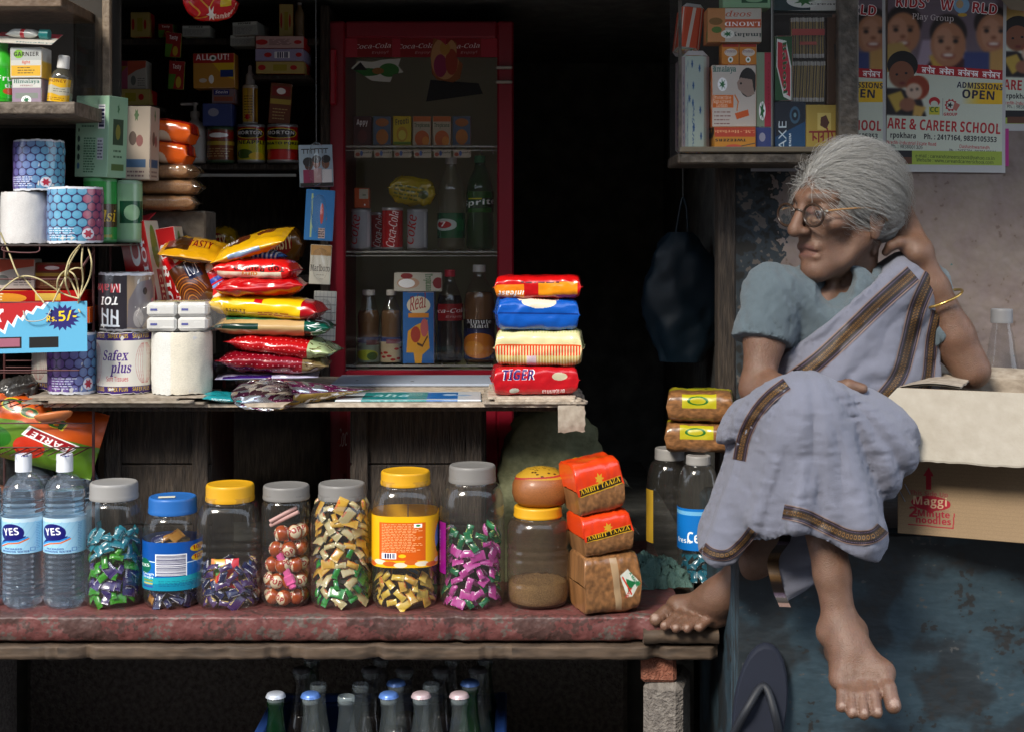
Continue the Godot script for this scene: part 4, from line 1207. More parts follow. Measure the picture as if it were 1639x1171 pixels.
func roll(label: String, cx: float, wide: float, tall: float, y: float, z: float, m: Material, turn := 0.0, group := "") -> Node3D:
	var t := thing("tissue_roll", label, "tissue roll", Vector3(X(cx, z), y, z), group, Vector3(0, turn, 0))
	var R := S(wide, z) / 2; var h := S(tall, z)
	var soft := mat(0.62, 0.61, 0.6, 0.8)
	part(t, "paper", turned([Vector2(0.022, 0.004), Vector2(R * 0.9, 0.002), Vector2(R * 0.965, 0.004), Vector2(R * 0.985, 0.01), Vector2(R * 0.985, h - 0.01), Vector2(R * 0.96, h - 0.003), Vector2(R * 0.88, h), Vector2(0.026, h - 0.002), Vector2(0.022, h - 0.008), Vector2(0.02, 0.01)], 40), soft)
	var w := MB.new()
	var pts := PackedVector3Array()
	for r in 13:
		for q in 65:
			var a := TAU * q / 64.0 - PI
			var v := r / 12.0
			var rr := R * (1.0 - 0.03 * pow(abs(v * 2.0 - 1.0), 8.0)) + 0.0016 * noise.get_noise_3d(sin(a) * 4.0 + cx, v * 4.0, cos(a) * 4.0)
			pts.append(Vector3(sin(a) * rr, h * (1.0 - 0.005 - 0.985 * v) + (0.0035 * noise.get_noise_2d(a * 3.0 + cx, 4.0) if r in [0, 12] else 0.0), cos(a) * rr))
	w.grid(pts, 65, 13, true, Vector3(0, h / 2, 0))
	part(t, "wrapper", w.done(), m)
	return t

func bubbles_mat(seed_: int) -> StandardMaterial3D:
	var c := cv(512, 192, Color(0.2, 0.16, 0.34))
	var r := RandomNumberGenerator.new(); r.seed = seed_
	for row in 7:
		for k in 18:
			var x := k * 30.0 + (15.0 if row % 2 else 0.0); var y := 14.0 + row * 27.0
			var f := fposmod(x / 512.0 + 0.1 * seed_, 1.0)
			var col := Color(0.46, 0.3, 0.6).lerp(Color(0.36, 0.62, 0.75), clampf(f * 3.0 - 1.5, 0, 1)).lerp(Color(0.62, 0.3, 0.4), clampf(1.2 - f * 4.0, 0, 1))
			c.ell(x, y, 14.0, 14.0, col)
			c.ell(x - 3, y - 3, 8.0, 8.0, col.lerp(Color.WHITE, 0.07))
	c.scribble(190, 140, 90, 5, 8, Color(0.85, 0.88, 0.95), 3, seed_)
	c.ell(318, 160, 19, 19, Color(0.85, 0.85, 0.9)).star(318, 160, 16, 9, 6, Color(0.7, 0.15, 0.25))
	c.rect(0, 0, 512, 7, Color(0.86, 0.87, 0.9)).rect(0, 184, 512, 8, Color(0.86, 0.87, 0.9))
	return printed(c.tex(), 0.3, 0.5)

func shelf_board():
	var pale := cardboard(103, 1.45)
	var cd := cardboard(101); var cd2 := cardboard(102, 0.8)
	# dark wooden boxes that carry the board
	var dk: Material = mats["dark_wood"]
	for q in [[165, 338, "dark wooden box under the shelf behind the blue and orange lidded jars"], [560, 776, "dark wooden box under the shelf behind the tall yellow rimmed jar"]]:
		var z := -0.22
		var w := X(q[1], z) - X(q[0], z)
		var hh := SHELF_Y - 0.016 - SLAB_Y
		var t := thing("wooden_box", q[2], "box", Vector3((X(q[0], z) + X(q[1], z)) / 2, SLAB_Y, z - 0.12))
		for k in 3: part(t, "plank", bx(w, hh / 3 - 0.002, 0.014, 0.002), dk, Vector3(0, hh / 6 + k * hh / 3, 0.113 - 0.0015 * k))
		for s in [-1, 1]:
			part(t, "side_panel", bx(0.014, hh - 0.004, 0.21, 0.002), dk, Vector3(s * (w / 2 - 0.008), hh / 2, 0.0))
			part(t, "batten", bx(0.03, hh - 0.006, 0.01, 0.002), dk, Vector3(s * (w / 2 - 0.02), hh / 2, 0.1255))
		part(t, "back_panel", bx(w - 0.04, hh - 0.004, 0.012, 0.002), dk, Vector3(0, hh / 2, -0.098))
	var x0 := X(70, -0.1); var x1 := X(922, -0.1)
	var g := "cardboard sheets of the shelf"
	solo("shelf_board", "long wooden board of the shelf under the cardboard sheets", "board", bx(x1 - x0 - 0.02, 0.009, 0.48, 0.002), dk, Vector3((x0 + x1) / 2, SHELF_Y - 0.0115, -0.35))
	solo("cardboard_sheet", "long flattened cardboard sheet covering the shelf board", "cardboard", sheet(x0, x1, -0.6, -0.094, 0.0062, 0.003, 111, 0.0), pale, Vector3(0, SHELF_Y - 0.0033, 0), Vector3.ZERO, g)
	var lab := ["lowest", "second", "third", "topmost"]
	for k in 4:
		solo("cardboard_sheet", "%s flattened carton in the pile under the tissue rolls" % lab[k], "cardboard", sheet(X(36 + 14 * ((k * 3) % 4), -0.09), X(330 - 22 * (k % 3), -0.09), -0.32, -0.085 + 0.007 * ((k * 2) % 3), 0.0035, 0.004, 120 + k, 0.0), [cd2, cd, cd2, cd][k], Vector3(0, SHELF_Y + 0.002 + 0.0037 * k, 0), Vector3.ZERO, g)
	for k in 3:
		solo("cardboard_sheet", "%s flattened carton under the biscuit packets at the shelf end" % lab[k], "cardboard", sheet(X(772 + 9 * ((k * 2) % 3), -0.1), X(938 - 8 * k, -0.1), -0.32, -0.086 - 0.004 * k, 0.0038, 0.004, 130 + k, 0.0), [cd, pale, pale][k], Vector3(0, SHELF_Y + 0.0021 + 0.0041 * k, 0), Vector3.ZERO, g)
	# torn flap hanging at the right end
	var fl := MB.new()
	var pts := PackedVector3Array()
	for r in 12:
		for q in 10:
			var u := q / 9.0; var v := r / 11.0
			pts.append(Vector3(0.05 * u + 0.004 * noise.get_noise_1d(r * 2.0) * u, -0.048 * v - (0.006 * noise.get_noise_1d(q * 3.0) if r == 11 else 0.0), 0.012 * sin(v * 2.0) - 0.01 * u))
	fl.grid(pts, 10, 12, false)
	solo("cardboard_flap", "torn pale cardboard flap hanging from the shelf end below the biscuits", "cardboard", fl.done(), cd, Vector3(X(893, -0.08), SHELF_Y - 0.002, -0.082))
	# white panel and printed plastic sheet lying on the shelf
	var c := cv(512, 96, Color(0.68, 0.72, 0.78))
	for k in 9: c.rect(0, 8 + k * 10, 512, 2, Color(0.55, 0.6, 0.68))
	c.ell(70, 60, 5, 3, Color(0.05, 0.05, 0.05)).ell(250, 70, 6, 3, Color(0.05, 0.05, 0.05))
	solo("foam_panel", "white ribbed foam panel lying at the back of the shelf before the fridge", "panel", bx(S(260, -0.42), 0.006, 0.19, 0.002), printed(c.tex(), 0.5), Vector3(X(662, -0.42), SHELF_Y + 0.0035, -0.475))
	c = cv(512, 128, Color(0.82, 0.84, 0.86))
	c.rect(90, 8, 230, 112, Color(0.06, 0.55, 0.56)).rect(320, 14, 110, 100, Color(0.1, 0.42, 0.72))
	c.text("aha", 190, 62, 60, Color(0.75, 0.92, 0.92), "sb", 0, 1.3, 0.2)
	c.ell(400, 50, 26, 14, Color(0.7, 0.8, 0.9)).ell(450, 60, 30, 10, Color(0.6, 0.72, 0.85))
	c.scribble(250, 20, 60, 4, 10, Color(0.7, 0.9, 0.9), 3)
	solo("plastic_sheet", "folded white sheet with teal and blue print lying at the shelf front", "sheet", bx(S(230, -0.17), 0.004, 0.14, 0.0015), printed(c.tex(), 0.3, 0.4), Vector3(X(655, -0.17), SHELF_Y + 0.0025, -0.185), Vector3(0, 1.5, 0))

func tissue():
	var W := Color.WHITE
	var base := SHELF_Y + 0.0153
	var z := -0.15
	# cream roll
	var c := cv(768, 192, Color(0.88, 0.86, 0.82))
	for off in [0, 256, 512]:
		for k in 4:
			for s in [-1, 1]:
				for a in 40:
					var t := -1.2 + 2.4 * a / 39.0
					c.ell(off + 128 + s * (128 - (14 + k * 11) * cos(t)), 96 + 66 * sin(t), 1.3, 1.3, Color(0.75, 0.35, 0.35))
		c.text("Safex", off + 118, 76, 44, Color(0.28, 0.12, 0.5), "fb", 0, 0.95, 0.25)
		c.text("plus", off + 146, 114, 44, Color(0.28, 0.12, 0.5), "fb", 0, 0.95, 0.25)
		c.text("Soft Tissues", off + 128, 146, 19, Color(0.75, 0.15, 0.2), "s")
	for y in [2, 168]:
		c.rect(0, y, 768, 22, Color(0.22, 0.12, 0.42))
		for k in 7: c.text("SAFEX PLUS", 50 + k * 112, y + 11, 17, Color(0.85, 0.72, 0.2), "sb")
	var m_cream := printed(c.tex(), 0.35, 0.4)
	var g := "tissue rolls on the shelf"
	roll("cream tissue roll with purple bands and lettering, second row under the upside-down grey one", 199, 88, 97, base, z, m_cream, 0, g)
	roll("cream tissue roll with purple bands half hidden behind a bubble printed roll", 92, 80, 92, base, z - 0.075, m_cream, 30, g)
	roll("blue bubble printed tissue roll standing on the shelf pile", 116, 79, 97, base, z + 0.012, bubbles_mat(1), 10, g)
	# plain roll
	c = cv(256, 128, Color(0.86, 0.83, 0.76))
	c.rect(0, 0, 122, 128, Color(0.84, 0.84, 0.82))
	c.grain(0.05, 3)
	for k in 14: c.rect(214, 20 + k * 7, 3, 4, Color(0.5, 0.35, 0.35))
	var m_white := printed(c.tex(), 0.5, 0.25)
	roll("plain cream tissue roll under the napkin packets", 291, 96, 98, base, z + 0.008, m_white, 0, g)
	# dark upside-down roll
	c = cv(512, 192, Color(0.17, 0.16, 0.19))
	c.rect(0, 0, 512, 8, Color(0.85, 0.85, 0.88)).rect(0, 184, 512, 8, Color(0.6, 0.6, 0.62))
	c.text("Make", 226, 46, 40, W, "sb", 180).text("Make", 226, 46, 39, Color(0.7, 0.2, 0.25), "sb", 180, 0.98)
	c.text("TOI", 240, 88, 38, W, "sb", 180, 1.0, 0.2)
	for q in [[214, 118, 214, 170], [236, 120, 236, 172], [214, 132, 236, 146], [250, 122, 250, 174], [268, 124, 268, 174], [206, 172, 272, 174], [250, 140, 268, 150]]: c.line(v2(q), 7, Color(0.85, 0.88, 0.92))
	c.rect(296, 8, 120, 176, Color(0.55, 0.48, 0.4))
	c.poly(v2([296, 180, 300, 90, 330, 30, 380, 20, 400, 60, 380, 120, 340, 184]), Color(0.42, 0.4, 0.42))
	c.ell(352, 60, 8, 12, Color(0.1, 0.08, 0.08)).ell(388, 110, 12, 26, Color(0.75, 0.45, 0.5)).ell(330, 150, 16, 30, Color(0.62, 0.6, 0.6))
	roll("dark grey tissue roll with upside-down print standing on the cream roll", 202, 88, 93, base + S(97, z) + 0.001, z, printed(c.tex(), 0.3, 0.5), -12, g)
	# napkins
	var zn := -0.145
	var np := thing("napkin_packet", "packet of folded white napkins in clear film on the plain roll", "napkins", Vector3(X(288, zn), base + S(98, z) + 0.001, zn), "", Vector3(0, 6, 0))
	var wn := S(48, zn); var hn := S(23, zn)
	for q in [[-1, 0], [1, 0], [-1, 1], [1, 1]]:
		part(np, "napkin_stack", MB.new().box(Vector3(wn - 0.002, hn - 0.0015, 0.09), 0.005, Vector3(q[0] * wn / 2, hn * (q[1] + 0.5), 0)).done(), mat(0.66, 0.65, 0.62, 0.8))
		part(np, "blue_print", bx(0.012, 0.004, 0.0006, 0), mat(0.05, 0.06, 0.3, 0.6), Vector3(q[0] * wn / 2 - wn * 0.25, hn * (q[1] + 0.5), 0.0453))
	part(np, "yellow_print", bx(wn * 1.7, 0.0006, 0.03, 0), mat(0.6, 0.55, 0.2, 0.6), Vector3(0, hn * 2 + 0.0004, 0.0))
	part(np, "film", MB.new().wrapper(Vector3(wn * 2 + 0.05, hn * 2 + 0.003, 0.096), 7.0, 9.0, 0.003, 71, 0.06, 28, 20).done(), clear(0.07, 0.1, Color(0.9, 0.9, 0.9)), Vector3(0.008, hn, 0))
	# red cake boxes with standing letters
	c = cv(384, 256, Color(0.72, 0.03, 0.05))
	c.text("ORION", 70, 140, 76, W, "sb", 90, 1.0).text("'ORION'S", 122, 110, 36, W, "fb", 90)
	c.ell(120, 30, 9, 9, W).rect(114, 190, 12, 12, W)
	c.rect(160, 0, 80, 256, Color(0.78, 0.74, 0.66)).ell(196, 40, 18, 34, Color(0.4, 0.5, 0.2)).ell(200, 214, 26, 30, Color(0.55, 0.25, 0.12))
	c.rect(184, 76, 30, 100, Color(0.6, 0.06, 0.08)).text("CHOCO", 199, 126, 24, Color(0.9, 0.85, 0.7), "sb", 90)
	c.text("ORION-PIE", 300, 134, 50, W, "sb", 90, 0.85).text("'ORION'S", 352, 90, 32, W, "fb", 90, 0.9)
	var mo := printed(c.tex(), 0.3, 0.4)
	var uvb := {"front": Rect2(0, 0, 0.4, 1), "right": Rect2(0.42, 0, 0.2, 1), "left": Rect2(0.64, 0, 0.36, 1), "top": Rect2(0.02, 0.9, 0.05, 0.05), "bottom": Rect2(0.02, 0.9, 0.05, 0.05), "back": Rect2(0.64, 0, 0.36, 1)}
	var zo := -0.222
	var yo := SHELF_Y + 0.015
	var hb := Y(352, zo) - yo
	var b1 := thing("cake_box", "tall red carton with white standing letters leaning left behind the rolls", "carton", Vector3(X(266, zo), yo, zo), "red cake cartons", Vector3(0, -22, 12))
	part(b1, "carton", MB.new().box(Vector3(0.062, hb, 0.045), 0.0015, Vector3(0, hb / 2, 0), Basis(), uvb).done(), mo)
	part(b1, "lid_flap", bx(0.06, 0.0015, 0.03, 0), mat(0.42, 0.02, 0.03, 0.4), Vector3(-0.002, hb + 0.009, -0.012), Vector3(28, 0, 0))
	var uvc := uvb.duplicate(); uvc["front"] = Rect2(0.64, 0, 0.36, 1)
	var b2 := thing("cake_box", "tall red carton with white standing letters next to the brown snack bag", "carton", Vector3(X(302, zo - 0.03), yo, zo - 0.035), "red cake cartons", Vector3(0, -8, 9))
	part(b2, "carton", MB.new().box(Vector3(0.05, hb - 0.012, 0.045), 0.0015, Vector3(0, hb / 2 - 0.006, 0), Basis(), uvc).done(), mo)

func snack_stack():
	var W := Color.WHITE
	var z := -0.2
	var g := "snack packets piled on the shelf"
	var dots := func(c: Cv, col: Color):
		for y in 16:
			for x in 22: c.ell(x * 12 + 6 * (y % 2), y * 16 + 6, 1.6, 1.6, col)
	var end := func(c: Cv, col: Color, ink: Color):
		c.rect(196, 0, 60, 256, col)
		for k in 30: c.line([Vector2(198 + (k * 37) % 52, (k * 53) % 250), Vector2(206 + (k * 37) % 46, (k * 53) % 250 + 7)], 3, ink)
	var floor_y := SHELF_Y + 0.006
	# from the bottom up: [label, cx, cy, w, h, depth, rot, material, p, k, crumple]
	var purple := pack_mat(Color(0.3, 0.06, 0.2), func(c): dots.call(c, Color(0.8, 0.6, 0.7)); end.call(c, Color(0.62, 0.5, 0.22), Color(0.3, 0.2, 0.05)))
	pk("snack_packet", "flat white and purple packet, thin, under the dotted red bags", "packet", 430, 598, 160, 10, 0.13, z, pack_mat(Color(0.72, 0.7, 0.8), func(c): c.rect(20, 0, 120, 30, Color(0.2, 0.1, 0.4)); c.star(170, 20, 12, 6, 5, W)), Vector3(2, 6, 0.5), 2.2, 4.0, 0.003, 7, g)
	pk("snack_packet", "dark red foil bag with white dots, lower of two", "packet", 440, 577, 176, 38, 0.14, z, pack_mat(Color(0.5, 0.03, 0.1), func(c): dots.call(c, Color(0.85, 0.6, 0.65)); end.call(c, Color(0.45, 0.38, 0.24), Color(0.2, 0.1, 0.05)), 0.22), Vector3(0, 4, -3), 2.3, 3.5, 0.006, 8, g)
	pk("snack_packet", "bright red foil bag with white dots and a pale green end", "packet", 456, 552, 172, 36, 0.14, z, pack_mat(Color(0.7, 0.03, 0.06), func(c): dots.call(c, Color(0.9, 0.6, 0.6)); end.call(c, Color(0.62, 0.68, 0.5), Color(0.3, 0.25, 0.1)), 0.22), Vector3(0, -3, -6), 2.3, 3.5, 0.006, 9, g)
	pk("snack_packet", "beige packet with a dark green end and white lettering", "packet", 440, 521, 190, 32, 0.13, z, pack_mat(Color(0.75, 0.62, 0.42), func(c): c.rect(30, 196, 160, 60, Color(0.1, 0.42, 0.3)); c.rect(10, 18, 90, 24, Color(0.04, 0.2, 0.15)); c.text("Special", 100, 224, 34, W, "fb", 0, 0.9, 0.2); end.call(c, Color(0.03, 0.3, 0.24), W)), Vector3(0, 3, -1), 2.4, 5.0, 0.004, 10, g)
	pk("snack_packet", "long yellow packet with a red end and a red tag", "packet", 430, 491, 182, 36, 0.12, z, pack_mat(Color(0.92, 0.74, 0.05), func(c): c.rect(214, 0, 42, 256, Color(0.65, 0.03, 0.08)); c.rect(110, 2, 18, 16, Color(0.75, 0.05, 0.1)); c.text("from", 66, 48, 22, Color(0.35, 0.2, 0.05), "f", 180); c.scribble(120, 46, 80, 2, 8, Color(0.7, 0.3, 0.05), 4)), Vector3(0, -4, -4), 2.8, 6.0, 0.004, 11, g)
	pk("snack_packet", "crumpled plain red packet below the red noodle packet", "packet", 418, 458, 146, 34, 0.13, z, pack_mat(Color(0.72, 0.03, 0.05), func(c): c.rect(20, 30, 200, 5, Color(0.85, 0.3, 0.3))), Vector3(0, 6, 2), 2.3, 4.0, 0.007, 12, g)
	pk("noodle_packet", "red and white noodle packet with upside-down lettering on the snack pile", "packet", 414, 431, 130, 36, 0.11, z, pack_mat(Color(0.82, 0.08, 0.08), func(c): c.rect(20, 40, 200, 26, Color(0.9, 0.85, 0.75)); c.text("Top Ramen", 150, 26, 30, Color(0.25, 0.02, 0.02), "sb", 180); c.text("curry", 120, 46, 20, Color(0.85, 0.5, 0.1), "sb", 180); c.poly(v2([20, 200, 120, 200, 90, 250, 20, 250]), W)), Vector3(0, -5, -1), 2.6, 6.0, 0.005, 13, g)
	pk("snack_packet", "small blue and white striped packet behind the noodle packet", "packet", 424, 409, 62, 18, 0.1, z - 0.04, pack_mat(Color(0.1, 0.3, 0.62), func(c): for k in 8: c.rect(20 + k * 28, 0, 12, 256, Color(0.85, 0.88, 0.92))), Vector3(0, 0, -4), 2.4, 4.0, 0.003, 14, g)
	var zt := -0.23
	pk("snack_packet", "yellow chips bag lying with its crimped end to the left", "packet", 312, 400, 100, 26, 0.14, zt, pack_mat(Color(0.8, 0.58, 0.04), func(c): c.rect(20, 200, 90, 56, Color(0.25, 0.14, 0.03)); c.text("TASTY", 150, 230, 34, Color(0.5, 0.08, 0.03), "sb"); c.rect(0, 30, 256, 20, Color(0.3, 0.16, 0.03))), Vector3(14, 4, -8), 2.2, 3.0, 0.005, 15, g)
	pk("snack_packet", "yellow chips bag tilted upward on the top of the snack pile", "packet", 405, 392, 122, 28, 0.13, zt + 0.02, pack_mat(Color(0.85, 0.64, 0.05), func(c): c.ell(90, 226, 40, 22, Color(0.35, 0.16, 0.04)); c.rect(60, 20, 110, 26, Color(0.55, 0.65, 0.75)); c.ell(180, 215, 30, 18, Color(0.45, 0.2, 0.04)); c.text("chips", 60, 225, 22, W)), Vector3(12, 0, 17), 2.2, 3.0, 0.005, 16, g)
	# brown bag with a big letter, and its neighbour, leaning on the cartons
	var mb := cv(256, 256, Color(0.3, 0.14, 0.05))
	for k in 9:
		var pts := []
		for a in 24: pts.append(Vector2(128 + (24 + k * 14) * cos(a * 0.14 + 0.3) - 60, 190 - (24 + k * 14) * sin(a * 0.14 + 0.3) + 60))
		mb.line(pts, 5, Color(0.68, 0.4, 0.12) if k % 2 else Color(0.45, 0.22, 0.07))
	mb.rect(0, 0, 256, 62, Color(0.75, 0.05, 0.07)).poly(v2([60, 14, 130, 4, 126, 44, 64, 50]), W).text("PARLE", 96, 28, 20, Color(0.75, 0.05, 0.07), "sb", -8)
	mb.poly(v2([100, 60, 200, 60, 210, 150, 110, 150]), Color(0.05, 0.06, 0.2)).text("M", 155, 106, 96, W, "sb", 0, 1.0).text("M", 155, 106, 84, Color(0.05, 0.06, 0.2), "sb", 0, 1.0)
	var bag := func(label: String, cx: float, cy: float, w: float, h: float, zz: float, m: Material, rot: Vector3, sd: int):
		var g2 := MB.new()
		var ww := S(w, zz) / 2; var hh := S(h, zz) / 2
		for side in [1, -1]:
			var pts := PackedVector3Array()
			for r in 21:
				for q in 17:
					var u := q / 8.0 - 1.0; var v := r / 10.0 - 1.0
					var d: float = 0.018 * pow(max(0.0, 1.0 - pow(abs(u), 2.6)), 0.7) * pow(max(0.0, 1.0 - pow(abs(v) * 1.05, 4.0)), 0.8) + 0.0004
					d += 0.003 * noise.get_noise_3d(u * 4 + sd, v * 4, 1.0) * (1.0 - abs(u))
					pts.append(Vector3(u * ww, -v * hh, side * d))
			g2.grid(pts, 17, 21, false, Vector3(0, 0, -9.0 * side))
		solo("snack_bag", label, "snack bag", g2.done(), m, P(cx, cy, zz), rot, g)
	bag.call("brown and gold snack bag with a big white letter, leaning on the red carton", 306, 443, 58, 92, -0.2, printed(mb.tex(), 0.25, 0.5), Vector3(-14, 6, 26), 3)
	var mr := cv(256, 256, Color(0.78, 0.05, 0.08))
	mr.poly(v2([60, 20, 150, 20, 140, 70, 70, 70]), W).rect(30, 110, 200, 26, Color(0.1, 0.25, 0.65)).rect(30, 145, 200, 14, Color(0.4, 0.6, 0.85)).rect(0, 190, 256, 66, Color(0.85, 0.85, 0.85))
	bag.call("red, blue and white snack bag leaning beside the brown one", 350, 450, 48, 78, -0.21, printed(mr.tex(), 0.25, 0.5), Vector3(-14, 4, 30), 8)
	# opened foil bag at the front
	var og := thing("opened_bag", "opened purple dotted snack bag showing its silver inside", "snack bag", P(424, 632, -0.1) + Vector3(0, 0.002, 0), g, Vector3(0, 0, 0))
	var ax0 := Vector3(0, 0, 0.02); var ax1 := Vector3(0.155, 0.012, -0.07)
	for lay in 2:
		var mm := MB.new()
		var pts := PackedVector3Array()
		for r in 22:
			var v := r / 21.0
			var cen := ax0.lerp(ax1, v) + Vector3(0, -0.012 * v, 0)
			for q in 41:
				var a := TAU * q / 40.0
				var w := lerpf(0.058, 0.045, v) - 0.0012 * lay
				var hgt: float = lerpf(0.029, 0.001, pow(v, 1.1)) + 0.0005
				if r == 0: w *= 1.06
				var n := noise.get_noise_3d(cos(a) * 3.0, sin(a) * 3.0, v * 6.0 + lay * (0.0 if r == 0 else 2.0)) * 0.007 + noise.get_noise_3d(cos(a) * 9.0, sin(a) * 9.0, v * 16.0 + lay * 3.0) * 0.003
				n *= (1.0 - v * 0.5)
				var sdw := Vector3(0.97, 0.05, 0.22)
				pts.append(cen + sdw * cos(a) * (w + n) + Vector3(0, 1, 0.1) * sin(a) * max(0.0008, hgt + n * (1.0 if hgt > 0.006 else 0.1)) + Vector3(-0.0, 0, 0.012) * (cos(a * 2.0) if r == 0 else 0.0))
		mm.grid(pts, 41, 22, true, Vector3(0.08, 0, -0.03))
		if lay == 0:
			for k in mm.t.size(): mm.t[k] = purple.position + purple.size * mm.t[k]
			part(og, "bag_outside", mm.done(), wrapping())
		else: part(og, "foil_lining", mm.done(), mat(0.72, 0.72, 0.74, 0.25, 0.9))
	pk("snack_packet", "small teal packet sticking out under the opened bag", "packet", 356, 634, 62, 10, 0.08, -0.12, pack_mat(Color(0.1, 0.55, 0.58), func(c): c.scribble(60, 20, 120, 3, 12, W, 4)), Vector3(4, 10, -6), 2.2, 4.0, 0.003, 21, g)
	pk("snack_packet", "clear wrapped packet of dark sweets behind the plain roll", "packet", 360, 596, 60, 60, 0.08, -0.24, pack_mat(Color(0.14, 0.07, 0.1), func(c): for k in 40: c.ell((k * 61) % 256, (k * 37) % 256, 12, 9, [Color(0.35, 0.1, 0.1), Color(0.15, 0.25, 0.1), Color(0.3, 0.2, 0.3)][k % 3])), Vector3(0, 0, 0), 3.0, 5.0, 0.005, 22, g)

func biscuits():
	var W := Color.WHITE
	var z := -0.155
	var g := "biscuit packets stacked at the shelf end"
	var y := SHELF_Y + 0.0125
	var rows := [
		["lowest biscuit packet, red with a small white word", 855, 140, 47, pack_mat(Color(0.72, 0.07, 0.11), func(c): c.text("TIGER", 78, 20, 34, W, "sb", 0, 1.0, 0.2); c.text("TIGER", 78, 20, 32, Color(0.2, 0.12, 0.4), "sb", 0, 1.0, 0.2); c.ell(196, 22, 22, 10, Color(0.75, 0.72, 0.6)); c.text("Britannia", 176, 58, 15, W, "sb", 180); c.ell(66, 56, 14, 6, Color(0.75, 0.75, 0.7)); c.ell(120, 228, 26, 12, Color(0.9, 0.7, 0.2)); c.ell(160, 236, 16, 10, Color(0.4, 0.6, 0.8)); c.ell(70, 236, 20, 10, Color(0.85, 0.65, 0.2))), Vector3(0, 3, 1)],
		["cream biscuit packet with an orange striped edge", 864, 144, 57, pack_mat(Color(0.86, 0.82, 0.62), func(c):
			for k in 32: c.rect(k * 8, 26, 4, 22, Color(0.85, 0.22, 0.1)); c.rect(k * 8, 48, 4, 40, Color(0.75, 0.6, 0.3)); c.rect(k * 8, 190, 3, 66, Color(0.76, 0.78, 0.5))
			c.rect(0, 24, 256, 3, Color(0.85, 0.3, 0.1)); c.ell(196, 232, 16, 14, Color(0.8, 0.1, 0.1)); c.ell(70, 226, 50, 14, Color(0.88, 0.55, 0.35)); c.rect(96, 48, 26, 40, Color(0.85, 0.75, 0.78))), Vector3(0, -4, 0)],
		["bright blue biscuit packet with a white oval print", 858, 134, 52, pack_mat(Color(0.05, 0.34, 0.72), func(c): c.ell(130, 4, 52, 14, Color(0.9, 0.85, 0.75)); c.ell(130, 252, 60, 24, Color(0.92, 0.88, 0.8)); c.text("Milk", 130, 244, 22, Color(0.7, 0.3, 0.1), "fb", 180); c.rect(0, 28, 256, 4, Color(0.03, 0.2, 0.5)); c.line(v2([40, 230, 70, 250]), 5, W)), Vector3(0, 4, -1)],
		["topmost biscuit packet, red and orange with upside-down lettering", 862, 142, 36, pack_mat(Color(0.78, 0.06, 0.07), func(c): c.rect(0, 22, 90, 42, Color(0.9, 0.5, 0.06)); c.rect(130, 14, 110, 44, Color(0.9, 0.56, 0.06)); c.text("Sunfeast", 62, 50, 24, W, "sb", 180, 0.9, 0.2); c.rect(90, 20, 40, 40, Color(0.75, 0.05, 0.07)); c.scribble(80, 14, 110, 1, 8, Color(0.3, 0.05, 0.02), 4)), Vector3(0, -3, 0.5)]]
	for k in 4:
		var q: Array = rows[k]
		var tall := S(q[3], z)
		solo("biscuit_packet", q[0], "biscuits", MB.new().wrapper(Vector3(S(q[2], z), tall, 0.105), 4.6, 12.0, 0.0035, 50 + k, 0.045, 40, 40, q[4]).done(), wrapping(), Vector3(X(q[1], z), y + tall / 2, z), q[5], g)
		y += tall * 0.975

# ---------------------------------------------------------------- one sheet of small prints for cartons and cans
var sheet_cv: Cv
var sheet_mat: StandardMaterial3D
var sheet_gloss: StandardMaterial3D
var cells := {}
func cell(key: String) -> Rect2: return cells[key]

# draws a print in its own 128-pixel cell (drawn on a little canvas, then laid into the sheet)
func put(key: String, base: Color, fn: Callable):
	var n := cells.size()
	var x := (n % 16) * 128; var y := (n / 16) * 128
	var c := cv(128, 128, base)
	fn.call(c)
	sheet_cv.im.blit_rect(c.im, Rect2i(0, 0, 128, 128), Vector2i(x, y))
	cells[key] = Rect2((x + 1.5) / 2048.0, (y + 1.5) / 1024.0, 125.0 / 2048.0, 125.0 / 1024.0)

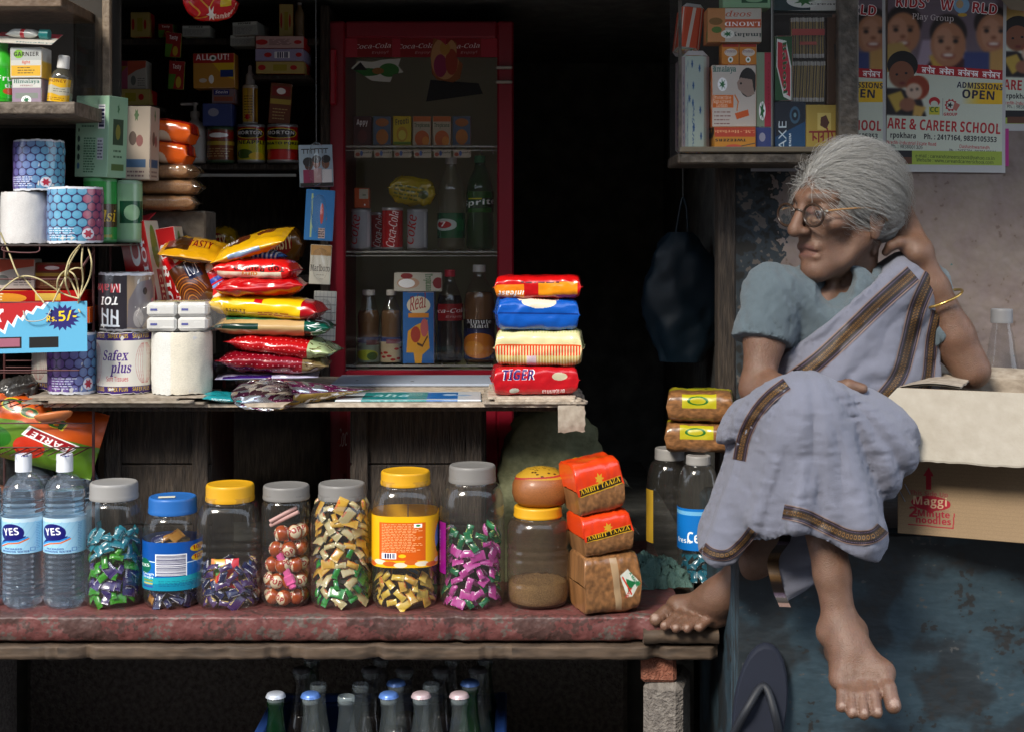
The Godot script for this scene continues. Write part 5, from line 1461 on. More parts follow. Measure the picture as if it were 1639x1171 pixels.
func make_prints():
	sheet_cv = cv(2048, 1024, Color.GRAY)
	var W := Color.WHITE; var B := Color(0.08, 0.07, 0.07)
	var R := Color(0.7, 0.05, 0.07)
	put("allout", Color(0.78, 0.56, 0.2), func(c): c.rect(0, 0, 128, 36, R); c.text("ALL", 32, 18, 30, W, "sb", 0, 0.85); c.ell(62, 18, 11, 11, W); c.ell(62, 18, 5, 5, Color(0.1, 0.3, 0.2)); c.text("UT!", 95, 18, 30, W, "sb", 0, 0.85); c.poly(v2([60, 36, 128, 36, 128, 100, 90, 80]), Color(0.9, 0.75, 0.1)); c.rect(84, 62, 40, 26, Color(0.05, 0.2, 0.5)); c.ell(56, 96, 8, 16, W); c.ell(30, 100, 12, 8, Color(0.9, 0.85, 0.8)))
	put("pineapple", Color(0.55, 0.08, 0.06), func(c): c.rect(0, 52, 128, 76, Color(0.72, 0.7, 0.05)); c.ell(64, 26, 44, 20, Color(0.85, 0.75, 0.2)); c.ell(64, 26, 40, 17, B); c.text("MORTON", 64, 26, 17, W, "sb"); c.text("PINEAPPLE", 64, 62, 20, B, "sb", 0, 0.95); c.ell(50, 104, 24, 18, Color(0.25, 0.35, 0.08)); c.ell(86, 112, 22, 14, Color(0.85, 0.7, 0.1)))
	put("tomato", Color(0.6, 0.07, 0.05), func(c): c.rect(0, 52, 128, 34, Color(0.72, 0.7, 0.05)); c.ell(64, 26, 44, 20, Color(0.85, 0.75, 0.2)); c.ell(64, 26, 40, 17, B); c.text("MORTON", 64, 26, 17, W, "sb"); c.text("TOMATO PUREE", 64, 66, 15, B, "sb", 0, 0.95); c.ell(64, 112, 40, 22, Color(0.75, 0.1, 0.08)))
	put("jam", Color(0.45, 0.22, 0.1), func(c): c.rect(10, 10, 108, 30, Color(0.55, 0.1, 0.08)); c.ell(64, 25, 28, 10, W); c.rect(0, 50, 128, 16, Color(0.7, 0.6, 0.2)); c.scribble(20, 80, 90, 4, 10, Color(0.75, 0.65, 0.4), 3))
	put("pinkbox", Color(0.75, 0.62, 0.6), func(c): c.ell(16, 64, 16, 30, R); c.ell(112, 64, 10, 22, R); c.scribble(36, 30, 60, 6, 12, Color(0.45, 0.3, 0.35), 5))
	put("lilacbox", Color(0.6, 0.58, 0.72), func(c): c.ell(34, 64, 10, 26, R); c.bars(52, 30, 40, 70); c.ell(116, 64, 8, 24, R))
	put("tanbox", Color(0.68, 0.6, 0.34), func(c): c.ell(16, 64, 10, 30, R); c.rect(46, 30, 36, 70, Color(0.6, 0.55, 0.1)); c.ell(100, 64, 9, 26, R))
	put("spray", Color(0.72, 0.55, 0.12), func(c): c.rect(30, 0, 26, 128, Color(0.85, 0.7, 0.2)); c.rect(82, 0, 20, 128, Color(0.5, 0.35, 0.08)); c.scribble(40, 30, 44, 9, 10, Color(0.3, 0.15, 0.03), 3); c.ell(58, 108, 12, 10, R))
	put("bluetub", Color(0.2, 0.26, 0.5), func(c): c.ell(48, 50, 24, 24, Color(0.6, 0.6, 0.68)))
	put("steintub", Color(0.5, 0.42, 0.45), func(c): c.rect(10, 10, 90, 44, Color(0.05, 0.12, 0.5)); c.text("Stein", 56, 32, 34, W, "sb", 0, 0.9, 0.2); c.rect(10, 70, 110, 40, Color(0.6, 0.3, 0.2)))
	put("redpack", Color(0.6, 0.06, 0.06), func(c): c.poly(v2([0, 60, 60, 60, 40, 128, 0, 128]), Color(0.3, 0.5, 0.08)); c.ell(84, 96, 22, 26, Color(0.75, 0.65, 0.15)); c.text("Tasty", 66, 28, 28, W, "sb"))
	put("whitebox", Color(0.72, 0.7, 0.66), func(c): c.poly(v2([0, 0, 128, 0, 128, 30, 60, 44, 0, 70]), Color(0.7, 0.3, 0.2)); c.ell(40, 90, 18, 22, Color(0.4, 0.42, 0.4)); c.scribble(70, 80, 50, 4, 10, Color(0.3, 0.3, 0.3), 3))
	put("magentabox", Color(0.55, 0.42, 0.14), func(c): c.rect(0, 0, 128, 24, Color(0.5, 0.08, 0.2)); c.poly(v2([40, 128, 70, 60, 128, 24, 128, 128]), Color(0.62, 0.3, 0.4)))
	put("greymag", Color(0.6, 0.62, 0.6), func(c): c.rect(0, 0, 128, 30, Color(0.75, 0.78, 0.76)); c.text("HOME", 64, 16, 24, B); c.scribble(10, 50, 100, 6, 12, Color(0.4, 0.4, 0.42), 4))
	put("photo", Color(0.5, 0.56, 0.6), func(c): c.ell(36, 60, 16, 18, Color(0.25, 0.13, 0.08)); c.ell(34, 52, 20, 14, B); c.ell(66, 54, 15, 18, Color(0.45, 0.27, 0.2)); c.ell(66, 44, 17, 12, B); c.ell(100, 56, 15, 18, Color(0.4, 0.24, 0.16)); c.ell(102, 44, 17, 12, B); c.rect(14, 76, 40, 52, Color(0.45, 0.1, 0.25)); c.rect(54, 72, 30, 56, Color(0.62, 0.5, 0.5)); c.rect(86, 76, 36, 44, Color(0.72, 0.7, 0.7)); c.rect(0, 116, 128, 12, B); c.line(v2([10, 14, 110, 12]), 3, B); for k in 7: c.line([Vector2(18 + k * 14, 14), Vector2(18 + k * 14, 26)], 3, B))
	put("bluepack", Color(0.16, 0.42, 0.65), func(c): c.rect(24, 10, 8, 110, Color(0.6, 0.68, 0.5)); c.ell(74, 60, 8, 26, Color(0.7, 0.25, 0.2)); c.rect(62, 96, 30, 26, Color(0.7, 0.6, 0.58)); c.scribble(62, 98, 28, 4, 6, B, 2))
	put("whitepack", Color(0.72, 0.7, 0.65), func(c): c.rect(0, 0, 128, 34, Color(0.6, 0.45, 0.25)); c.text("Marlboro", 64, 78, 27, B, "f", 0, 1.0); c.scribble(40, 96, 50, 1, 6, Color(0.4, 0.4, 0.4), 2))
	put("gridpack", Color(0.72, 0.71, 0.68), func(c): for k in 6: c.rect(0, 14 + k * 20, 128, 2, Color(0.4, 0.4, 0.4)); c.rect(10 + k * 22, 0, 2, 128, Color(0.5, 0.5, 0.5)))
	put("juice1", Color(0.3, 0.06, 0.06), func(c): c.text("Appy", 64, 30, 34, W, "sb"); c.ell(64, 90, 34, 30, Color(0.4, 0.1, 0.08)))
	put("juice2", Color(0.32, 0.4, 0.5), func(c): c.ell(64, 28, 48, 18, Color(0.7, 0.4, 0.12)); c.ell(64, 92, 44, 34, Color(0.75, 0.45, 0.1)))
	put("juice3", Color(0.85, 0.75, 0.08), func(c): c.text("Frooti", 64, 26, 36, B, "sb", -5, 0.95); c.ell(64, 80, 40, 34, Color(0.8, 0.6, 0.05)); c.ell(64, 84, 28, 22, Color(0.9, 0.85, 0.3)); c.rect(0, 114, 128, 14, Color(0.4, 0.55, 0.1)))
	put("juice4", Color(0.75, 0.7, 0.6), func(c): c.rect(0, 0, 128, 24, Color(0.8, 0.4, 0.12)); c.text("Tropicana", 64, 42, 24, Color(0.1, 0.25, 0.1), "fb", 0, 0.9); c.ell(64, 100, 52, 36, Color(0.8, 0.38, 0.08)); c.ell(90, 110, 26, 20, Color(0.88, 0.55, 0.15)))
	put("tagrow", Color(0.72, 0.68, 0.6), func(c): c.ell(24, 76, 16, 30, Color(0.65, 0.3, 0.2)); c.ell(52, 60, 10, 40, Color(0.25, 0.35, 0.6)); c.text("Only", 94, 50, 30, B, "fb", -8, 0.9))
	put("cola", Color(0.65, 0.03, 0.06), func(c): c.text("Coca-Cola", 70, 64, 40, W, "f", -82, 0.68, 0.2); c.rect(6, 0, 8, 128, Color(0.7, 0.7, 0.72)))
	put("silvercan", Color(0.62, 0.63, 0.65), func(c): c.text("Coke", 44, 64, 52, R, "f", -82, 0.9, 0.2); c.rect(90, 0, 14, 128, Color(0.75, 0.76, 0.78)))
	put("sprite", Color(0.12, 0.35, 0.05), func(c): c.rect(0, 40, 128, 60, Color(0.05, 0.25, 0.1)); c.text("Sprite", 64, 70, 44, W, "sb", -10, 0.9, 0.2); c.rect(30, 40, 40, 8, Color(0.8, 0.75, 0.1)))
	put("sevenup", Color(0.04, 0.35, 0.2), func(c): c.ell(46, 60, 36, 30, Color(0.75, 0.8, 0.78)); c.ell(44, 60, 22, 18, R); c.text("7", 44, 60, 34, W); c.rect(80, 30, 40, 60, Color(0.06, 0.42, 0.22)))
	put("real", Color(0.12, 0.38, 0.65), func(c): c.ell(64, 24, 48, 16, Color(0.85, 0.82, 0.72)); c.text("Réal", 62, 22, 34, Color(0.6, 0.05, 0.08), "f", -6, 1.0, 0.2); c.rect(22, 38, 84, 8, Color(0.8, 0.5, 0.1)); c.poly(v2([14, 108, 20, 70, 50, 60, 100, 50, 110, 100, 80, 112, 76, 128, 50, 128, 44, 108]), Color(0.85, 0.6, 0.12)); c.ell(52, 76, 20, 14, Color(0.65, 0.2, 0.12)); c.ell(88, 64, 16, 16, Color(0.75, 0.35, 0.35)); c.line(v2([60, 92, 80, 96, 100, 80]), 4, Color(0.3, 0.15, 0.05)))
	put("applebox", Color(0.76, 0.74, 0.68), func(c): c.ell(38, 70, 30, 40, Color(0.75, 0.6, 0.5)); c.ell(34, 72, 22, 32, W); c.ell(34, 20, 16, 20, Color(0.55, 0.12, 0.12)); c.ell(118, 70, 14, 40, Color(0.55, 0.12, 0.14)); c.text("Tropicana", 92, 66, 26, Color(0.1, 0.35, 0.12), "fb", 90, 0.9))
	put("mmaid", Color(0.08, 0.12, 0.3), func(c): c.rect(0, 0, 128, 30, Color(0.03, 0.03, 0.05)); c.text("Minute", 66, 10, 18, W, "fb"); c.text("Maid", 66, 24, 18, W, "fb"); c.ell(64, 84, 48, 40, Color(0.78, 0.45, 0.08)); c.ell(50, 92, 24, 22, Color(0.85, 0.55, 0.15)))
	put("litchi", Color(0.45, 0.5, 0.45), func(c): c.rect(0, 0, 128, 30, Color(0.1, 0.16, 0.35)); c.rect(60, 16, 50, 24, Color(0.3, 0.08, 0.1)); c.ell(60, 90, 40, 26, Color(0.6, 0.65, 0.15)); c.ell(80, 96, 18, 20, Color(0.25, 0.35, 0.1)))
	put("kokum", Color(0.68, 0.62, 0.5), func(c): c.rect(0, 0, 128, 24, Color(0.1, 0.16, 0.35)); c.rect(50, 12, 56, 22, Color(0.4, 0.08, 0.1)); for k in 12: c.ell((k * 47) % 128, 50 + (k * 29) % 70, 9, 6, Color(0.6, 0.12, 0.1)))
	put("orangebox", Color(0.75, 0.32, 0.08), func(c): c.rect(40, 6, 80, 64, Color(0.72, 0.7, 0.62)); c.rect(70, 40, 30, 10, Color(0.5, 0.5, 0.45)); c.ell(90, 108, 7, 7, W))
	put("greenbottle", Color(0.1, 0.72, 0.06), func(c): c.text("Fruc", 90, 46, 30, W, "sb"); c.text("tis", 96, 76, 24, W); c.ell(96, 96, 20, 14, Color(0.8, 0.3, 0.1)))
	put("garnier", Color(0.8, 0.8, 0.78), func(c): c.rect(0, 0, 128, 54, Color(0.7, 0.71, 0.7)); c.ell(34, 28, 20, 18, Color(0.45, 0.7, 0.1)); c.text("GARNIER", 66, 30, 25, B, "sb", 0, 0.95); c.text("light", 66, 64, 16, Color(0.8, 0.3, 0.2)); c.rect(4, 76, 120, 44, Color(0.88, 0.68, 0.12)); c.scribble(30, 84, 70, 3, 11, B, 3))
	put("lavender", Color(0.58, 0.5, 0.58), func(c): c.rect(0, 0, 128, 44, Color(0.82, 0.82, 0.8)); c.text("Himalaya", 64, 14, 25, Color(0.1, 0.35, 0.3), "fb", 0, 0.95); c.text("HERBALS", 64, 34, 11, Color(0.5, 0.3, 0.3), "s", 0, 1.3); c.rect(14, 70, 100, 28, Color(0.5, 0.53, 0.5)); c.ell(62, 106, 22, 22, W); c.star(62, 106, 18, 7, 7, Color(0.1, 0.4, 0.25)))
	put("smallbottle", Color(0.85, 0.66, 0.08), func(c): c.text("HONEY", 64, 16, 24, Color(0.5, 0.3, 0.05), "sb"); c.poly(v2([0, 44, 40, 36, 80, 50, 128, 40, 128, 84, 80, 92, 40, 80, 0, 88]), Color(0.72, 0.7, 0.62)); c.scribble(50, 56, 70, 2, 12, Color(0.3, 0.3, 0.3), 3); c.scribble(20, 104, 80, 2, 10, Color(0.4, 0.25, 0.05), 3))
	put("cardtube", Color(0.8, 0.78, 0.74), func(c): c.rect(0, 0, 128, 50, Color(0.78, 0.15, 0.25)); c.text("Himalaya", 92, 112, 16, Color(0.1, 0.35, 0.4), "fb"))
	put("tube", Color(0.76, 0.77, 0.75), func(c): c.rect(58, 0, 16, 128, Color(0.75, 0.15, 0.2)); c.star(28, 64, 26, 12, 5, Color(0.6, 0.65, 0.6)); c.scribble(84, 40, 40, 4, 14, Color(0.4, 0.5, 0.45), 3))
	put("teagreen", Color(0.64, 0.8, 0.68), func(c): c.bars(88, 14, 26, 38, false); c.scribble(24, 20, 54, 4, 9, Color(0.2, 0.4, 0.3), 2); c.rect(86, 66, 24, 34, Color(0.8, 0.82, 0.85)); c.scribble(88, 70, 20, 6, 5, Color(0.3, 0.3, 0.4), 2); c.scribble(34, 66, 46, 14, 4, Color(0.25, 0.45, 0.32), 2, 7); for k in 4: c.ell(14, 68 + k * 14, 5, 5, Color(0.15, 0.3, 0.25) if k != 3 else Color(0.2, 0.45, 0.6)); c.ell(14, 54, 3, 3, Color(0.1, 0.3, 0.15)))
	put("teaside", Color(0.55, 0.7, 0.58), func(c): c.star(64, 20, 9, 5, 5, Color(0.25, 0.45, 0.3)); c.rect(30, 36, 70, 40, Color(0.12, 0.24, 0.16)); c.ell(64, 56, 16, 12, Color(0.45, 0.45, 0.15)); c.rect(24, 106, 84, 10, Color(0.3, 0.4, 0.2)); c.scribble(36, 84, 60, 2, 9, Color(0.2, 0.35, 0.25), 3))
	put("beigebox", Color(0.66, 0.6, 0.54), func(c): c.star(64, 16, 12, 7, 6, Color(0.3, 0.4, 0.25)); c.ell(48, 56, 18, 12, Color(0.35, 0.28, 0.24)); c.ell(80, 60, 16, 10, Color(0.5, 0.3, 0.28)); c.rect(20, 92, 90, 14, Color(0.2, 0.32, 0.45)); c.scribble(24, 112, 80, 2, 7, Color(0.4, 0.3, 0.3), 3))
	put("tulsi", Color(0.16, 0.58, 0.24), func(c): c.rect(30, 50, 90, 50, Color(0.28, 0.2, 0.08)); c.text("The", 58, 60, 16, Color(0.8, 0.7, 0.4), "f"); c.text("Tulsi", 76, 80, 32, Color(0.9, 0.75, 0.15), "fb", 0, 0.9, 0.2); c.rect(50, 116, 50, 6, Color(0.6, 0.6, 0.2)))
	put("palegreen", Color(0.55, 0.72, 0.56), func(c): c.rect(50, 40, 70, 50, Color(0.08, 0.32, 0.2)); c.ell(84, 66, 22, 18, Color(0.55, 0.72, 0.56)))
	put("orangebisc", Color(0.82, 0.34, 0.05), func(c): c.rect(0, 0, 30, 128, Color(0.85, 0.65, 0.1)); c.ell(60, 34, 22, 16, Color(0.8, 0.7, 0.6)); c.rect(76, 40, 36, 50, Color(0.7, 0.4, 0.06)); c.rect(82, 46, 26, 34, Color(0.5, 0.08, 0.08)); c.rect(0, 100, 128, 28, Color(0.6, 0.1, 0.06)))
	put("almond", Color(0.78, 0.75, 0.7), func(c): c.rect(0, 0, 42, 128, Color(0.75, 0.5, 0.28)); c.ell(20, 50, 16, 14, Color(0.5, 0.35, 0.12)); c.ell(22, 82, 12, 12, Color(0.3, 0.45, 0.15)); c.rect(42, 42, 86, 32, Color(0.8, 0.35, 0.18)); c.text("ALMOND", 90, 58, 22, W, "fb", 180); c.text("soap", 72, 24, 28, Color(0.75, 0.3, 0.2), "f", 180, 1.0, 0.2); c.text("Himalaya", 94, 100, 20, Color(0.15, 0.2, 0.2), "fb", 180); c.ell(48, 98, 16, 16, Color(0.88, 0.88, 0.85)); c.star(48, 98, 12, 5, 7, Color(0.1, 0.4, 0.2)))
	put("smallorange", Color(0.8, 0.5, 0.12), func(c): c.rect(0, 0, 128, 20, Color(0.65, 0.15, 0.08)); c.ell(66, 54, 50, 24, Color(0.85, 0.8, 0.75)); c.text("Protein", 64, 48, 24, Color(0.35, 0.15, 0.3), "f", 0, 1.0, 0.2); c.ell(64, 98, 20, 18, W); c.star(64, 98, 14, 6, 7, Color(0.1, 0.4, 0.2)))
	put("sunscreen", Color(0.8, 0.76, 0.72), func(c): c.text("Himalaya", 34, 10, 17, Color(0.1, 0.35, 0.3), "fb", 0, 0.9); c.ell(30, 40, 14, 14, W); c.star(30, 40, 11, 4, 7, Color(0.1, 0.4, 0.2)); c.ell(104, 36, 26, 30, B); c.poly(v2([72, 36, 82, 26, 116, 30, 124, 60, 104, 66, 88, 58, 76, 50]), Color(0.62, 0.52, 0.47)); c.ell(84, 38, 3, 2, B); c.rect(0, 62, 62, 26, Color(0.88, 0.42, 0.1)); c.text("Protective", 30, 68, 11, W, "f"); c.text("Sunscreen", 30, 76, 11, W, "f"); c.text("Lotion", 30, 84, 11, W, "f"); c.line(v2([66, 62, 76, 76, 72, 94]), 3, Color(0.85, 0.45, 0.15)); c.poly(v2([66, 100, 104, 92, 108, 104, 72, 112]), Color(0.82, 0.35, 0.1)); c.scribble(6, 96, 50, 4, 8, Color(0.5, 0.3, 0.3), 2))
	put("tweezers", Color(0.75, 0.5, 0.12), func(c): c.rect(0, 0, 128, 50, Color(0.72, 0.24, 0.14)); c.text("E.M.+Herbals", 64, 20, 20, Color(0.9, 0.7, 0.5), "fb", 180); c.text("TWEEZERS", 50, 66, 20, B, "sb", 180); c.line(v2([30, 118, 126, 84]), 5, Color(0.3, 0.25, 0.2)); c.ell(60, 100, 24, 10, Color(0.75, 0.3, 0.2)))
	put("greenpink", Color(0.52, 0.6, 0.5), func(c): c.rect(64, 0, 64, 128, Color(0.7, 0.14, 0.25)); c.ell(46, 100, 26, 16, W); c.star(46, 100, 20, 9, 7, Color(0.1, 0.4, 0.2)); c.text("Complete", 96, 60, 20, Color(0.5, 0.08, 0.15), "s", 90))
	put("babool", Color(0.1, 0.32, 0.16), func(c): c.poly(v2([10, 6, 80, 10, 120, 60, 120, 128, 60, 120, 6, 60]), Color(0.9, 0.9, 0.88)); c.poly(v2([16, 12, 76, 16, 112, 64, 112, 120, 64, 112, 14, 60]), Color(0.75, 0.14, 0.22)); c.text("Babool", 66, 64, 44, Color(0.9, 0.92, 0.88), "sb", 86, 0.75); c.text("Babool", 66, 64, 42, Color(0.1, 0.35, 0.15), "sb", 86, 0.75))
	put("buds", Color(0.72, 0.68, 0.58), func(c): for k in 16: c.rect(k * 8, 0, 3, 128, Color(0.55, 0.42, 0.15)); c.rect(0, 0, 128, 14, Color(0.82, 0.8, 0.78)); c.text("Rainbow", 64, 44, 32, Color(0.75, 0.12, 0.12), "sb", 0, 0.85); c.line(v2([20, 76, 60, 68, 100, 50]), 6, Color(0.75, 0.15, 0.12)); c.rect(44, 84, 50, 14, Color(0.78, 0.3, 0.2)); c.rect(10, 114, 108, 10, Color(0.75, 0.3, 0.2)))
	put("axe", Color(0.03, 0.1, 0.17), func(c): c.poly(v2([0, 90, 128, 50, 128, 128, 0, 128]), Color(0.02, 0.26, 0.42)); c.ell(84, 34, 22, 22, Color(0.2, 0.35, 0.45)); c.ell(84, 34, 14, 14, Color(0.03, 0.1, 0.17)); c.ell(84, 34, 6, 6, Color(0.4, 0.55, 0.6)); c.text("AXE", 36, 84, 46, Color(0.8, 0.85, 0.88), "s", -90, 1.0); c.text("DENIM", 64, 100, 13, W, "sb", -90))
	put("sahiba", Color(0.68, 0.58, 0.24), func(c): c.rect(40, 22, 48, 46, Color(0.8, 0.72, 0.4)); c.poly(v2([52, 34, 70, 28, 82, 48, 72, 66, 50, 56]), Color(0.3, 0.16, 0.12)); c.line(v2([12, 74, 116, 72]), 5, Color(0.5, 0.08, 0.1)); for q in [[24, 74, 24, 96], [24, 84, 36, 92], [44, 74, 44, 100], [60, 74, 60, 98], [52, 88, 60, 84], [74, 64, 78, 76], [78, 74, 78, 98], [90, 74, 94, 88], [94, 88, 86, 94], [106, 74, 106, 98]]: c.line(v2(q), 5, Color(0.5, 0.08, 0.1)); c.scribble(40, 112, 60, 1, 8, Color(0.35, 0.25, 0.1), 4))
	put("dental", Color(0.05, 0.2, 0.22), func(c): c.rect(70, 0, 58, 128, Color(0.8, 0.8, 0.78)); c.ell(58, 60, 34, 50, Color(0.85, 0.87, 0.84)); c.star(58, 60, 22, 9, 7, Color(0.1, 0.4, 0.15), 1.8); c.text("Dental", 102, 46, 20, B, "f"); c.text("Cream", 102, 84, 20, B, "f"); c.text("Himalaya", 20, 40, 18, W, "fb"))
	put("comb", Color(0.3, 0.19, 0.1), func(c): c.poly(v2([50, 40, 80, 40, 78, 62, 56, 62]), B); c.line(v2([66, 60, 74, 120]), 8, B); c.ell(98, 18, 14, 12, Color(0.15, 0.1, 0.06)))
	put("colaband", Color(0.55, 0.02, 0.06), func(c): c.text("Coca-Cola", 58, 56, 40, W, "f", -4, 0.72, 0.25); c.text("Enjoy!", 84, 96, 22, Color(0.8, 0.7, 0.7), "s", -4, 1.0, 0.2))
	put("sticker", Color(0.55, 0.3, 0.1), func(c): c.ell(60, 60, 50, 56, Color(0.75, 0.55, 0.35)); c.ell(44, 80, 24, 30, Color(0.55, 0.12, 0.3)); c.ell(84, 70, 22, 34, Color(0.6, 0.2, 0.1)); c.ell(60, 34, 18, 18, Color(0.7, 0.5, 0.2)))
	put("sticker2", Color(0.8, 0.8, 0.76), func(c): c.ell(40, 70, 34, 20, Color(0.15, 0.42, 0.15)); c.ell(92, 60, 24, 34, Color(0.2, 0.45, 0.18)); c.ell(66, 64, 14, 16, Color(0.55, 0.38, 0.15)); c.poly(v2([4, 60, 24, 20, 40, 60]), B))
	var tx := sheet_cv.tex()
	sheet_mat = printed(tx, 0.55)
	sheet_gloss = printed(tx, 0.25, 0.6)

func plain_patch(r: Rect2) -> Rect2: return Rect2(r.position + r.size * Vector2(0.02, 0.55), r.size * Vector2(0.06, 0.1))

# printed carton standing on y: survey x, width, height
func carton(called: String, label: String, category: String, key: String, cx: float, wide: float, tall: float, y: float, z: float, dep := 0.05, rot := Vector3.ZERO, group := "", side := "", m: Material = null) -> MeshInstance3D:
	var r := cell(key)
	var s: Rect2 = cell(side) if side else plain_patch(r)
	var w := S(wide, z); var h := S(tall, z)
	return solo(called, label, category, MB.new().box(Vector3(w, h - 0.0008, dep), 0.0012, Vector3(0, h / 2, 0), Basis(), {"front": r, "side": s, "top": plain_patch(r), "bottom": plain_patch(r), "back": r}).done(), m if m else sheet_mat, Vector3(X(cx, z), y + 0.0004, z), rot, group)

func can(called: String, label: String, category: String, key: String, cx: float, wide: float, tall: float, y: float, z: float, ends: Material = null, group := "", rot := Vector3.ZERO) -> Node3D:
	var t := thing(called, label, category, Vector3(X(cx, z), y + 0.0004, z), group, rot)
	var R := S(wide, z) / 2; var h := S(tall, z)
	part(t, "can_body", turned(v2([0.0, 0.002, R * 0.9, 0.0, R, 0.004, R * 0.985, 0.006, R * 0.985, h - 0.006, R, h - 0.004, R * 0.96, h, R * 0.9, h - 0.002, 0.0, h - 0.003]), 30), ends if ends else mat(0.4, 0.4, 0.41, 0.35, 0.6))
	part(t, "print", arc(R * 0.985 + 0.0006, 0.007, h - 0.007, -100, 100, 2.0, 24, cell(key)), sheet_gloss)
	return t

# a bottle of drink: profile scaled to size, with an optional printed band
func bottle(called: String, label: String, category: String, key: String, cx: float, wide: float, tall: float, y: float, z: float, body: Material, cap: Material, band := [0.3, 0.55], liquid: Material = null, group := "", neck := 0.36) -> Node3D:
	var t := thing(called, label, category, Vector3(X(cx, z), y + 0.0004, z), group)
	var R := S(wide, z) / 2; var h := S(tall, z)
	var r1 := R * neck
	var prof := [Vector2(0.0, 0.003), Vector2(R * 0.75, 0.001), Vector2(R * 0.95, 0.006), Vector2(R, h * 0.06), Vector2(R, h * 0.28), Vector2(R * 0.95, h * 0.34), Vector2(R * 0.96, h * 0.52), Vector2(R, h * 0.6), Vector2(R * 0.94, h * 0.68), Vector2(R * 0.74, h * 0.77), Vector2(r1 * 1.25, h * 0.86), Vector2(r1, h * 0.91), Vector2(r1, h * 0.95)]
	part(t, "bottle_body", turned(prof, 28), body)
	if liquid:
		var lp := [Vector2(0.0, 0.004)]
		for p in prof:
			if p.y < h * 0.72 and p.x > 0.0: lp.append(Vector2(p.x * 0.96, p.y + 0.001))
		lp.append(Vector2(R * 0.8, h * 0.725)); lp.append(Vector2(0, h * 0.725))
		part(t, "drink", turned(lp, 24), liquid)
	part(t, "cap", lid(r1 * 1.15, h * 0.075), cap, Vector3(0, h * 0.93, 0))
	if key: part(t, "label", arc(R * 0.985 + 0.0008, h * band[0], h * band[1], -100, 100, 2.0, 24, cell(key)), sheet_gloss)
	return t

